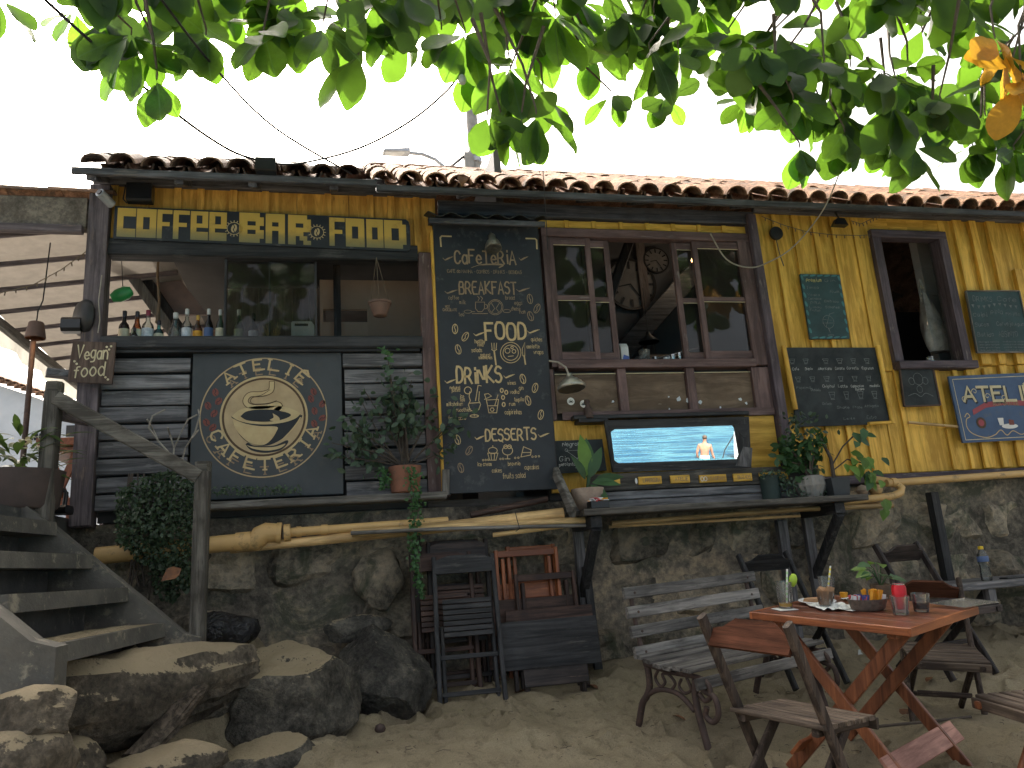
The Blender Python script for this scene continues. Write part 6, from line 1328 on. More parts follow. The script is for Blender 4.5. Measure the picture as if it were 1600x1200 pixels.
for k in range(26):
    a = R(rnd.uniform(60, 200)) if k % 3 else R(rnd.uniform(20, 110)); L_ = rnd.uniform(.35, .75); q = c+Vector((math.cos(a)*L_*.8, rnd.uniform(-.16, .03), .2+abs(math.sin(a))*L_*.95)); mid = c.lerp(q, .5)+Vector((rnd.gauss(0,.04), rnd.gauss(0,.03), .1)); mb.tube([c+Vector((rnd.gauss(0,.02), 0, .18)), mid, q], [.007,.005,.003], 5, False); tips.append((mid, q))
mb.build('stems', 'twig', hb)
mb = MB(); pts = [m_.lerp(q, rnd.uniform(.2,1.1))+Vector((rnd.gauss(0,.05), rnd.gauss(-.02,.035), rnd.gauss(0,.05))) for (m_, q) in tips for _ in range(19)]; foliage(mb, LM['oval'], pts, rnd, .045, .075); mb.build('foliage', 'grey_leaf', hb, smooth=True, kind='stuff')
# tall shoot
mb = MB(); q = at(605, 545, 5.4); mb.tube([c+Vector((0,0,.3)), Vector((q.x+.02, 5.42, q.z-.3)), q], .004, 5, False); mb.build('shoot', 'twig', hb); mb = MB(); foliage(mb, LM['oval'], [q+Vector((rnd.gauss(0,.02), -.02, -rnd.uniform(0,.2))) for _ in range(14)], rnd, .04, .065); mb.build('shoot_leaves', 'pot_leaf', hb, smooth=True, kind='stuff')
hv = thing('hanging_vine', 'green vine trailing from the ledge down past the pipes', 'vine', at(648, 770, 5.35)); mb = MB(); pts = []
for k in range(420):
    t = rnd.random(); py = 728+205*t; px = 640+18*t+5*math.sin(t*7)+rnd.gauss(0, 1)*(6.5-4*t); pts.append(at(px, py, 5.33-.1*t+rnd.gauss(0,.02)))
for k in range(90): pts.append(at(600+rnd.gauss(0,5), 735+rnd.uniform(-5,28), 5.4))
foliage(mb, LM['ivy'], pts, rnd, .02, .036, .7); mb.build('foliage', 'pot_leaf', hv, smooth=True, kind='stuff')
mb = MB(); mb.tube([at(640, 740, 5.36), at(645, 800, 5.32), at(655, 870, 5.27), at(662, 930, 5.24)], .004, 5); mb.build('stem', 'twig', hv)
# low creeper along the ledge
lc = thing('creeper', 'thin dark creeper growing along the left end of the ledge', 'plant', at(345, 775, 5.42)); mb = MB(); foliage(mb, LM['ivy'], [at(rnd.uniform(325, 470), 772-rnd.uniform(0, 12)+0, 5.46+rnd.uniform(-.04,.04)) for _ in range(260)], rnd, .014, .026); mb.build('foliage', 'ivy_leaf', lc, smooth=True, kind='stuff')
# ================================================================ FOLDED FURNITURE AGAINST THE WALL
def gz(x, y): return zsand(x, y)
def folded_chair(label, x, y, lean, yaw, mat, slat, h=.95, wd=.42, seatlow=True, group='folded chairs leaning on the wall'):
    t = thing('folded_chair', label, 'folding chair', (x, y, gz(x, y)-.02), True, group, (0, 0, yaw))
    M = Matrix.Rotation(-lean, 4, 'X')
    def P(b, name, m): b.tf(M); b.build(name, m, t)
    for sx in (-1, 1):
        b = MB(); b.bar((sx*wd/2, 0, 0), (sx*(wd/2-.01), 0, h), .03, .045, Vector((0,1,0)), .005); P(b, 'long_leg', mat)
        b = MB(); b.bar((sx*(wd/2-.04), .035, .02), (sx*(wd/2-.04), .035, h*.52), .026, .04, Vector((0,1,0)), .005); P(b, 'short_leg', mat)
    b = MB(); pr = [(-wd/2+.015, h-.12), (wd/2-.02, h-.12), (wd/2-.02, h-.03), (wd/4, h-.0), (-wd/4, h+.0), (-wd/2+.015, h-.03)]; b.prism(pr, -.032, -.014); P(b, 'backrest', mat)
    for k in range(7): z_ = h*.44+.035*k; b = MB(); b.box(-wd/2+.05, wd/2-.05, -.045, -.028, z_, z_+.03, .003); P(b, 'seat_slat', slat)
    for z_ in (.06, h*.3): b = MB(); b.box(-wd/2+.02, wd/2-.02, .01, .03, z_, z_+.03, .003); P(b, 'stretcher', mat)
    return t
x_ = at(708, 1050, 5.3).x
folded_chair('black folded chair leaning at the front of the stack', x_+.1, 5.16, R(11), R(-3), 'black_wood', 'black_wood')
folded_chair('reddish brown folded chair behind the black one, leftmost', x_-.03, 5.31, R(8), R(2), 'stack_red', 'stack_red', .93, .42)
folded_chair('dark brown folded chair deepest in the stack', x_+.09, 5.4, R(4), R(-2), 'stack_wood', 'stack_red', .97, .42)
folded_chair('brown folded chair pressed against the wall behind the others', x_+.03, 5.46, R(3), R(0), 'stack_red', 'stack_wood', .96, .42)
# tall plank at the left end of the stack
mb = MB(); a = at(655, 1050, 5.45); mb.bar((a.x-.02, 5.42, .0), (a.x+.02, 5.5, 1.02), .05, .08, Vector((0,1,0)), .006); tag(mb.build('plank', 'stack_wood'), 'upright dark plank left of the folded chair stack', 'plank')
def folded_table(label, x, y, lean, yaw, mat, legm, w_=.68, zt0=.24, zt1=.62, hl=.9, top=True, group='folded tables leaning on the wall'):
    t = thing('folded_table', label, 'folding table', (x, y, gz(x, y)-.02), True, group, (0, 0, yaw)); M = Matrix.Rotation(-lean, 4, 'X')
    def P(b, name, m): b.tf(M); b.build(name, m, t)
    if top: b = MB(); b.box(-w_/2, w_/2, -.03, -.006, zt0, zt1, .004); P(b, 'top', mat)
    for sx in (-1, 1):
        b = MB(); b.bar((sx*(w_/2-.1), .012, 0), (sx*(w_/2-.1), .012, hl), .026, .045, Vector((0,1,0)), .004); P(b, 'leg', legm)
        b = MB(); b.bar((sx*(w_/2-.15), .04, .03), (sx*(w_/2-.15), .04, hl-.06), .026, .045, Vector((0,1,0)), .004); P(b, 'leg', legm)
    for z_ in (hl-.05, .3): b = MB(); b.box(-w_/2+.1, w_/2-.1, .0, .02, z_, z_+.045, .003); P(b, 'stretcher', legm)
    b = MB(); b.box(-w_/2+.09, w_/2-.09, .055, .075, hl*.62, hl*.74, .003); P(b, 'brace_board', legm); return t
x_ = at(858, 1050, 5.25).x
folded_table('folded table with its black top showing at the front', x_+.02, 5.25, R(6), R(-2), 'black_wood', 'stack_wood', .68, .16, .47, .46)
folded_table('folded table with reddish legs behind the black top', x_+.06, 5.34, R(5), R(1), 'stack_red', 'stack_red', .62, .12, .5, .74)
folded_table('folded table with bright orange legs at the back of the stack', x_-.05, 5.41, R(4), R(-1), 'stack_red', 'orange_wood', .64, .1, .55, .89)
folded_table('dark folded table pressed against the stone wall', x_-.0, 5.48, R(3), R(1), 'stack_red', 'orange_wood', .54, .1, .45, .88)
st_ = thing('folded_stool', 'low dark stool with a board seat in front of the stacked tables', 'stool', (x_+.02, 5.15, gz(x_, 5.15)-.01), True)
b = MB(); b.bar((-.215, 0, .145), (.215, 0, .145), .02, .11, Vector((0,.25,1)).normalized(), .004); b.build('seat_board', 'stack_wood', st_)
for sx in (-1, 1):
    for yy in (0.02, .06): b = MB(); b.bar((sx*.19, yy, 0), (sx*.19, yy, .12), .03, .03, Vector((0,1,0)), .004); b.build('leg', 'stack_wood', st_)
mb = MB(); a = at(915, 880, 5.5); b_ = at(920, 1010, 5.45); mb.bar(Vector((a.x, 5.5, .7)), Vector((a.x, 5.42, .0)), .06, .03, Vector((0,1,0)), .004); tag(mb.build('plank', 'black_wood'), 'dark upright board right of the stacked tables', 'plank')

# ================================================================ BENCH
bn = thing('garden_bench', 'weathered slatted bench with scrolled iron ends in front of the wall', 'bench', (2.188, 4.562, -.217), True, None, (R(6), R(-1.3), R(21)))
BL_ = .6; s_ = .963
def bp(mb, name, mat, smooth=False): mb.tf(Matrix.Scale(s_, 4)); return mb.build(name, mat, bn, smooth=smooth)
for (y, z, dy, dz) in ((.165, .79, .0, 1), (.14, .68, 0, 1), (.115, .57, 0, 1), (.09, .455, 0, 1)):
    mb = MB(); mb.bar((-BL_, y-.02, z), (BL_, y-.02, z), .024, .07, Vector((0,.22,1)).normalized(), .005); o = bp(mb, 'back_slat', 'bench_slat')
    for sx in (-1, 1): mb = MB(); mb.lathe([(0,.002),(.008,.0015),(.009,-.002)], 8, (sx*(BL_-.08), y-.034, z), 'y'); bp(mb, 'bolt', 'iron_rust')
for k in range(6):
    y = .05-.078*k; z = .405+.012*abs(k-2.5)-.01*(k == 5); mb = MB(); mb.bar((-BL_, y, z), (BL_, y, z), .06, .022, Vector((0,-.1+.03*k,1)).normalized(), .004); bp(mb, 'seat_slat', 'bench_slat')
mb = MB(); mb.bar((-BL_, -.41, .365), (BL_, -.41, .365), .022, .062, Vector((0,.25,1)).normalized(), .004); bp(mb, 'front_slat', 'bench_slat')
for sx in (-1, 1):
    X = sx*(BL_-.07)
    def it(name, pts, r): mb = MB(); mb.tube([(X, p[0], p[1]) for p in curve(pts, 5)], r, 8); bp(mb, name, 'iron_rust', True)
    it('back_iron', [(.045,.36),(.07,.42),(.11,.55),(.15,.72),(.165,.82)], .014)
    it('seat_iron', [(.06,.385),(-.15,.375),(-.36,.385),(-.43,.36),(-.44,.3),(-.40,.27),(-.36,.3)], .014)
    it('rear_leg', [(.04,.37),(.03,.27),(.06,.2),(.1,.15),(.14,.02),(.155,-.03)], .02)
    it('front_leg', [(-.34,.37),(-.33,.3),(-.34,.22),(-.37,.12),(-.41,.0),(-.425,-.06)], .02)
    it('arch', [(.08,.19),(-.02,.25),(-.12,.27),(-.22,.26),(-.32,.2)], .015)
    it('scroll', [(-.05,.37),(-.02,.32),(-.06,.28),(-.1,.31),(-.08,.35),(-.13,.36),(-.18,.32),(-.15,.28)], .009)
    it('scroll', [(-.27,.37),(-.3,.31),(-.25,.28),(-.21,.31),(-.23,.35)], .009)
    it('arm_scroll', [(-.34,.36),(-.4,.42-.1),(-.47,.3),(-.49,.22),(-.45,.17),(-.4,.19),(-.41,.24)], .016)

# ================================================================ FOLDING CHAIRS IN USE
def open_chair(label, loc, rot, bmat='chair_back', lmat='chair_leg', smat='seat_slat', W=.2, scale=1.0):
    t = thing('folding_chair', label, 'folding chair', loc, True, 'open folding chairs', rot); t.scale = (scale,)*3
    for sx in (-1, 1):
        mb = MB(); mb.bar((sx*W, -.26, .815), (sx*W, .235, -.02), .028, .05, Vector((0,1,.6)).normalized(), .008); mb.build('long_leg', lmat, t)
        mb = MB(); mb.bar((sx*(W-.045), .2, .42), (sx*(W-.045), -.22, -.02), .026, .045, Vector((0,1,-.9)).normalized(), .006); mb.build('short_leg', lmat, t)
        mb = MB(); mb.bar((sx*(W-.035), -.06, .405), (sx*(W-.035), .345, .405), .03, .032, Vector((0,0,1)), .006); mb.build('seat_rail', lmat, t)
    yb = -.215
    pr = [(-W+.015, .69), (W-.015, .69), (W-.015, .765), (W-.06, .775), (W*.45, .815), (-W*.45, .815), (-W+.06, .775), (-W+.015, .765)]
    mb = MB(); mb.prism(pr, -.009, .009); mb.tf(Matrix.Translation((0, -.205, .0)) @ Matrix.Translation((0, 0, .75)) @ Matrix.Rotation(R(-28), 4, 'X') @ Matrix.Translation((0, 0, -.75))); mb.build('backrest', bmat, t)
    for k in range(7):
        y = -.055+.057*k; mb = MB(); mb.bar((-W-.012, y, .43), (W+.012, y, .43), .046 if k < 6 else .05, .018, Vector((0,0,1)), .004); mb.build('seat_slat', smat, t)
    mb = MB(); mb.bar((-W-.012, .325, .405), (W+.012, .325, .405), .018, .045, Vector((0,0,1)), .004); mb.build('seat_apron', smat, t)
    for (y, z) in ((.12, .18), (-.11, .1)): mb = MB(); mb.bar((-W+.05, y, z), (W-.05, y, z), .018, .028, Vector((0,0,1)), .004); mb.build('stretcher', lmat, t)
    return t
open_chair('worn folding chair with scalloped reddish back in the foreground', (1.714, 3.05, -.35), (R(-3.4), R(3.9), R(-64.5)))
open_chair('folding chair facing the camera at the far side of the table', (3.475, 4.26, -.30), (R(-8.8), R(-5), R(150.8)), 'chair_back', 'chair_leg', 'seat_slat', .2, .947)
_d = ray(1545, 1135); _p = _d*((.06-CAMZ)/_d.z); EC = open_chair('folding chair cut off by the right edge, its orange brown seat corner showing', (_p.x+.72, _p.y+.3, .05-.44), (R(0), R(-2), R(84)), 'chair_back', 'table_leg', 'seat_slat')
# dark chairs further back by the wall
open_chair('dark blue black chair behind the bench', (3.02, 5.0, -.12), (R(-3), 0, R(185)), 'black_wood', 'black_wood', 'black_wood')
open_chair('dark chair behind the table plant', (3.95, 4.75, -.12), (R(-4), 0, R(190)), 'stack_wood', 'stack_wood', 'stack_wood')

# ================================================================ TABLE AND WHAT IS ON IT
TROT = (R(1.83), R(5.0), R(-62.0)); TLOC = Vector((2.5145, 3.572, -.277))
tb = thing('folding_table', 'orange wooden folding table with crossed legs standing in the sand', 'table', TLOC, True, None, TROT)
A = .376
for k in range(5):
    y0 = -A+k*(2*A/5); mb = MB(); mb.box(-A, A, y0, y0+2*A/5-.0015, .675, .698, .003); mb.build('top_board', 'table_top', tb)
for (x0, x1, y0, y1) in ((-A-.014, -A-.001, -A-.014, A+.014), (A+.001, A+.014, -A-.014, A+.014), (-A, A, -A-.014, -A-.001), (-A, A, A+.001, A+.014)): mb = MB(); mb.box(x0, x1, y0, y1, .664, .7, .003); mb.build('edge_strip', 'orange_wood', tb)
for yy in (-A+.1, A-.1):
    sg_ = 1 if yy < 0 else -1
    mb = MB(); mb.bar((-A+.07, yy, .664), (A-.06, yy, -.06), .024, .06, Vector((0,0,1)), .004); mb.build('leg', 'table_leg', tb)
    mb = MB(); mb.bar((A-.07, yy+sg_*.03, .664), (-A+.06, yy+sg_*.03, -.06), .024, .06, Vector((0,0,1)), .004); mb.build('leg', 'table_leg', tb)
mb = MB(); mb.bar((.215, -A+.02, .085), (.215, A+.03, .085), .016, .1, Vector((-.65,0,.76)).normalized(), .003); mb.build('footboard', 'pink_plank', tb)
mb = MB(); mb.bar((-.215, -A+.02, .085), (-.215, A-.02, .085), .016, .09, Vector((.65,0,.76)).normalized(), .003); mb.build('footboard', 'orange_wood', tb)
for xx in (-A+.1, A-.1): mb = MB(); mb.box(xx-.02, xx+.02, -A+.05, A-.05, .635, .663, .003); mb.build('cleat', 'orange_wood', tb)
from mathutils import Euler
TM = Matrix.Translation(TLOC) @ Euler(TROT, 'XYZ').to_matrix().to_4x4()
tn = (TM.to_3x3() @ Vector((0, 0, 1))).normalized(); tp = TM @ Vector((0, 0, .7005))
def ontab(px, py):
    d = ray(px, py); o = Vector((0, 0, CAMZ)); return o+d*((tp-o).dot(tn)/d.dot(tn))
def tthing(name, label, cat, px, py, rz=0): return thing(name, label, cat, ontab(px, py), True, None, (TROT[0]*.0, 0, rz)) if False else _tt(name, label, cat, px, py, rz)
def _tt(name, label, cat, px, py, rz):
    t = thing(name, label, cat, ontab(px, py), True); q = Vector((0,0,1)).rotation_difference(tn); t.rotation_euler = (q.to_matrix() @ Euler((0,0,rz)).to_matrix()).to_euler(); return t
def tumbler(t, r, h, th=.003, flute=True):
    mb = MB(); n_ = 24; prof = [(r*.78,0),(r*.8,.004),(r*.86,h*.4),(r,h),(r-th,h),(r*.84-th,h*.4),(r*.76-th,.012),(0,.012)]
    for i, (rr_, z) in enumerate(prof):
        for k in range(n_): a = 2*math.pi*k/n_; q = rr_*(1+(.02*math.cos(12*a) if flute and z < h*.6 and i < 3 else 0)); mb.v.append(Vector((q*math.cos(a), q*math.sin(a), z)))
    mb.f = [(i*n_+k, i*n_+(k+1)%n_, (i+1)*n_+(k+1)%n_, (i+1)*n_+k) for i in range(len(prof)-1) for k in range(n_)]+[tuple(range(n_-1,-1,-1))]; mb.build('glass', 'clear_glass', t, smooth=True)
def straw(t, m, a, b):
    mb = MB(); mb.tube([a, b], .0045, 8); mb.build('straw', 'white_paint', t, smooth=True); a, b = Vector(a), Vector(b)
    for k in range(7): mb = MB(); mb.tube([a.lerp(b, k/7), a.lerp(b, k/7+.07)], .0049, 8); mb.build('straw_stripe', m, t, smooth=True)
g = tthing('tumbler', 'tall tumbler with orange dregs, striped straw and a lime wedge', 'glass', 1228, 951); tumbler(g, .041, .135)
mb = MB(); mb.lathe([(.0305,.013),(.0325,.028),(0,.029)], 20); mb.build('juice', 'juice', g, smooth=True); straw(g, 'straw_green', (.006,0,.014), (.028,.004,.195))
mb = MB(); mb.lathe([(0,-.034),(.012,-.03),(.02,-.012),(.02,.012),(.012,.03),(0,.034)], 14); mb.tf(Matrix.Translation((.05,-.005,.138)) @ Matrix.Rotation(R(15), 4, 'Y')); mb.build('lime_wedge', 'lime', g, smooth=True)
co = tthing('coaster', 'pale paper coaster under the tall tumbler', 'coaster', 1226, 952); mb = MB(); mb.box(-.05,.05,-.045,.045,0,.002,0); mb.build('card', 'paper', co)
g = tthing('tumbler', 'half hidden tumbler with a yellow striped straw behind the napkins', 'glass', 1294, 940); tumbler(g, .042, .13); straw(g, 'straw_yellow', (-.005,0,.014), (.03,-.005,.185))
g = tthing('tumbler', 'short empty tumbler holding crumpled brown paper', 'glass', 1291, 950, .3); tumbler(g, .042, .085, .003, False)
mb = MB(); mb.lathe([(0,.014),(.03,.018),(.036,.05),(.045,.09),(.03,.1),(0,.08)], 9); mb.v = [v*(1+.25*noise.noise(v*60)) for v in mb.v]; mb.build('crumpled_paper', 'kraft', g)
def crumple(name, label, px, py, size, mat, seed, flat=.35, n_=9, asp=1.0):
    t = tthing(name, label, 'napkin', px, py, seed); mb = MB()
    for j in range(n_+1):
        for i in range(n_+1):
            u, v = i/n_-.5, j/n_-.5; k = Vector((u*4, v*4, seed)); h_ = abs(noise.noise(k))*.9+.4*abs(noise.noise(k*2.3)); mb.v.append(Vector((u*size*(1+.25*noise.noise(k+Vector((9,0,0)))), v*size*asp*(1+.25*noise.noise(k+Vector((0,9,0)))), .003+size*flat*h_*(1-max(abs(u),abs(v))*1.2))))
    mb.f = [(j*(n_+1)+i, j*(n_+1)+i+1, (j+1)*(n_+1)+i+1, (j+1)*(n_+1)+i) for j in range(n_) for i in range(n_)]; mb.build('sheet', mat, t); return t
crumple('napkin', 'large crumpled white napkin in the middle of the table', 1303, 950, .19, 'paper', 3, .3); crumple('napkin', 'flat white napkin under the basket corner', 1328, 951, .15, 'paper', 5, .06); crumple('napkin', 'bunched white napkin behind the basket', 1336, 938, .1, 'paper', 8, .5)
pp = tthing('plate', 'white plate with a brown crust at the back of the table', 'plate', 1277, 943); mb = MB(); mb.lathe([(.05,0),(.06,.004),(.095,.014),(.093,.018),(.058,.008),(0,.007)], 28); mb.build('dish', 'plastic_white', pp, smooth=True); mb = MB(); mb.lathe([(0,.008),(.04,.01),(.035,.028),(0,.034)], 10); mb.v = [Vector((v.x*1.5-.02, v.y, v.z)) for v in mb.v]; mb.build('crust', 'kraft', pp)
bk = tthing('basket', 'oval wicker basket of condiment sachets on the table', 'basket', 1357, 953, R(-5)); mb = MB(); n_ = 32; prof = [(.075,0),(.085,.01),(.1,.05),(.102,.056),(.094,.055),(.08,.014),(0,.012)]
for i, (r, z) in enumerate(prof):
    for k in range(n_): a = 2*math.pi*k/n_; q = r*(1+(.015 if k % 2 else 0)); mb.v.append(Vector((q*1.0*math.cos(a), q*.62*math.sin(a), z)))
mb.f = [(i*n_+k, i*n_+(k+1)%n_, (i+1)*n_+(k+1)%n_, (i+1)*n_+k) for i in range(len(prof)-1) for k in range(n_)]; mb.build('weave', 'wicker', bk)
for k in range(60):
    u = rnd.uniform(-.085, .085); m_ = 'sachet_red' if u < -.035 and k % 2 else ('sachet_white' if u < -.045 else ('sachet_blue' if u < .0 else ('sachet_orange' if u < .055 else 'sachet_white'))); tall = .055 if m_ == 'sachet_orange' else .03
    mb = MB(); mb.box(-.007,.007,-.0015,.0015,-.02,tall,.0); mb.tf(Matrix.Translation((u, rnd.uniform(-.035,.035), .042)) @ Matrix.Rotation(rnd.uniform(-.35,.35), 4, 'Y') @ Matrix.Rotation(rnd.uniform(-.5,.5), 4, 'Z')); mb.build('sachet', m_, bk)
g = tthing('soda_can', 'red drink can standing in a short tumbler at the table corner', 'can', 1408, 957); mb = MB(); mb.lathe([(.024,.014),(.033,.02),(.033,.118),(.027,.13),(.027,.132),(.024,.132),(.023,.128),(0,.128)], 24); mb.build('body', 'can_red', g, smooth=True); mb = MB(); mb.lathe([(.0275,.1305),(.0275,.134),(.025,.134),(.025,.1305)], 24); mb.build('rim', 'steel', g, smooth=True)
g = tthing('tumbler', 'short clear tumbler round the red can', 'glass', 1408, 960); tumbler(g, .043, .085, .003, False)
g = tthing('tumbler', 'short tumbler half full of dark cola at the right corner', 'glass', 1440, 955); tumbler(g, .042, .083, .003, False); mb = MB(); mb.lathe([(.03,.013),(.034,.042),(0,.043)], 20); mb.build('drink', 'cola', g, smooth=True)
g = tthing('planter', 'small leafy plant in a pale wooden pot at the back of the table', 'potted plant', 1378, 935); mb = MB(); mb.lathe([(.042,0),(.046,.004),(.052,.05),(.052,.075),(.046,.075),(.044,.06),(0,.06)], 22); mb.build('pot', 'hardboard', g, smooth=True)
for k in range(13): a = rnd.uniform(0, 6.28); p = Vector((.06*math.cos(a), .06*math.sin(a), .1+rnd.uniform(0,.09))); mb = MB(); mb.tube([(0,0,.06), p*.6+Vector((0,0,.05)), p], .002, 4, False); mb.build('stem', 'pot_leaf', g); mb = MB(); M = orient(p, (math.cos(a), math.sin(a), rnd.uniform(-.5,.2)), (0,-.5,1), rnd.uniform(.06,.085)); mb.add([M @ v for v in hmb.v], hmb.f); mb.build('leaf', 'bright_leaf' if k % 2 else 'pot_leaf', g, smooth=True)
g = tthing('clear_folder', 'clear plastic menu sleeve jutting off the right table corner', 'menu', 1508, 946, R(15)); mb = MB(); mb.box(-.14,.14,-.09,.09,.012,.016,0); mb.build('sleeve', 'frosted', g)
g = tthing('small_jar', 'tiny orange jar beside the yellow straw', 'jar', 1319, 936); mb = MB(); mb.lathe([(.016,0),(.02,.02),(.021,.035),(0,.035)], 14); mb.build('jar', 'label_amber', g, smooth=True)
# ================================================================ RIGHT HAND COUNTER WITH WATER BOTTLE
ct = thing('wall_counter', 'grey timber counter fixed to the wall at the right edge', 'counter', (4.6, 5.2, .3)); zc_ = at(1530, 908, 5.15).z; x0 = at(1452, 905, 5.2).x
for (y0, y1) in ((4.98, 5.16), (5.17, 5.36), (5.37, 5.54)): mb = MB(); mb.box(x0+(5.2-y0)*.0, 8.2, y0, y1, zc_-.05, zc_, .006); mb.build('board', 'dark_plank', ct)
xu = at(1475, 860, 5.5).x; mb = MB(); mb.box(xu-.035, xu+.035, 5.48, 5.55, -.05, 1.1, .006); mb.build('upright', 'black_wood', ct)
for xk in (x0+.35, x0+1.6): mb = MB(); mb.bar((xk, 5.02, zc_-.05), (xk, 5.55, zc_-.5), .05, .06, Vector((0,1,0)), .005); mb.build('brace', 'black_wood', ct); mb = MB(); mb.box(xk-.03, xk+.03, 5.0, 5.06, zc_-.15, zc_-.051, .004); mb.build('block', 'dark_plank', ct)
c = Vector((at(1541, 900, 5.1).x, 5.1, zc_)); wb = thing('water_bottle', 'clear plastic water bottle with yellow cap on the wall counter', 'bottle', c); k = (at(1535, 853, 5.1).z-zc_)/.215
mb = MB(); mb.lathe([(.028*k,0),(.032*k,.006*k),(.033*k,.05*k),(.029*k,.075*k),(.029*k,.1*k),(.033*k,.12*k),(.033*k,.15*k),(.014*k,.19*k),(.013*k,.2*k)], 22, c); mb.build('body', 'bottle_clear', wb, smooth=True)
mb = MB(); mb.lathe([(.033*k,.118*k),(.0337*k,.12*k),(.0337*k,.15*k),(.033*k,.152*k)], 22, c); mb.f = mb.f[:66]; mb.build('label', 'label_blue', wb, smooth=True); mb = MB(); mb.lathe([(.016*k,.195*k),(.016*k,.214*k),(0,.215*k)], 16, c); mb.build('cap', 'cap_yellow', wb, smooth=True)
c = Vector((at(1575, 896, 5.15).x, 5.15, zc_)); ph = thing('phone', 'dark phone lying on the wall counter beside the bottle', 'phone', c); mb = MB(); mb.box(c.x-.06, c.x+.1, 5.1, 5.18, zc_, zc_+.01, .003); mb.build('body', 'plastic_black', ph); mb = MB(); mb.box(c.x-.055, c.x+.095, 5.105, 5.175, zc_+.0102, zc_+.011, 0); mb.build('screen', 'ink_black', ph)
# thin upright on the wall under the shelf
mb = MB(); x0 = at(1222, 850, 5.55).x; mb.box(x0-.04, x0+.04, 5.5, 5.55, -.1, .95, .006); tag(mb.build('support_post', 'dark_plank'), 'dark upright timber post against the stone wall under the shelf', 'post')

# ================================================================ BOULDERS, LOG, BAG, LITTER
def boulder(name, label, pc, rx, ry, rz, seed, mat, rot=0, sub=4, flat=.0, cuts=8, planes=()):
    rn = random.Random(seed); bm = bmesh.new(); bmesh.ops.create_icosphere(bm, subdivisions=sub, radius=1)
    pl_ = [(rv(rn), rn.uniform(.62, .86)) for _ in range(cuts)]
    if flat: pl_.append((Vector((.1*rn.uniform(-1,1), -.25, 1)).normalized(), flat))
    pl_ = [(Vector(p_[:3]).normalized(), p_[3]) for p_ in planes]+pl_
    for v in bm.verts:
        for (n_, d) in pl_:
            q = v.co.dot(n_)-d
            if q > 0: v.co -= n_*q*.97
        s_ = Vector((seed*3.1, 0, 0)); n_ = v.co.normalized(); v.co += n_*(.09*noise.noise(v.co*1.7+s_)+.05*noise.noise(v.co*4+s_)+.03*noise.noise(v.co*9+s_)+.018*noise.noise(v.co*20+s_))
        v.co = Vector((v.co.x*rx, v.co.y*ry, v.co.z*rz))
    me = bpy.data.meshes.new(name); bm.to_mesh(me); bm.free(); me.materials.append(MATS[mat]); me.polygons.foreach_set('use_smooth', [True]*len(me.polygons)); me.set_sharp_from_angle(angle=R(38)); me.update()
    o = link(name, me, pc); o.rotation_euler = (0, 0, rot); return tag(o, label, 'boulder')
c = at(445, 1080, 4.72); boulder('boulder', 'big grey boulder with sand scattered over its flat top', c+Vector((0.02,.1,-.03)), .42, .38, .35, 5, 'boulder', 0, 5, 0, 4, ((-.12,-.32,1,.52),(-.25,-1,.1,.66),(.75,-.6,.1,.7),(-1,-.1,.15,.72),(.6,.2,.75,.72)))
c = at(585, 1045, 5.1); boulder('boulder', 'dark pointed boulder in front of the stone wall', c+Vector((.02,.05,-.05)), .36, .3, .33, 12, 'boulder_dark', 0, 5, 0, 3, ((-.75,-.35,.7,.5),(.62,-.3,.75,.52),(-.1,-1,.25,.6),(.9,-.5,0,.75)))
c = at(412, 1178, 4.3); boulder('boulder', 'small half buried rock with sandy top at the bottom', c+Vector((0,.08,-.06)), .24, .2, .16, 21, 'boulder', .2, 5, .6, 8)
c = at(5, 1180, 3.25); boulder('boulder', 'lumpy pale rock in the bottom left corner', c+Vector((.0,.05,-.03)), .22, .26, .17, 31, 'log_rock', .2, 4)
c = at(40, 1122, 3.3); boulder('boulder', 'knobbly rock under the left end of the steps', c+Vector((.02,.0,-.0)), .17, .18, .11, 33, 'log_rock', .9, 4)
c = at(330, 1095, 4.65); boulder('boulder', 'small flat stone wedged left of the big boulder', c+Vector((0,.05,-.05)), .16, .16, .1, 41, 'boulder', .4, 3)
c = at(595, 905, 5.55); boulder('boulder', 'mossy square block set into the stone wall', c, .2, .12, .22, 51, 'wall_stone', .1, 3)
c = at(560, 965, 5.5); boulder('boulder', 'leaning dark slab at the wall foot above the pointed boulder', c+Vector((0,0,-.08)), .26, .12, .1, 55, 'boulder_dark', .5, 3)
c = at(245, 1185, 3.9); boulder('boulder', 'gnarled root lump at the bottom left of the sand', c+Vector((0,0,-.06)), .3, .16, .12, 61, 'log_rock', .35, 4)
c = at(95, 1185, 3.8); boulder('boulder', 'dark knotted stump piece beside the corner rock', c+Vector((0,0.02,-.05)), .18, .16, .13, 63, 'log_rock', 1.2, 4)
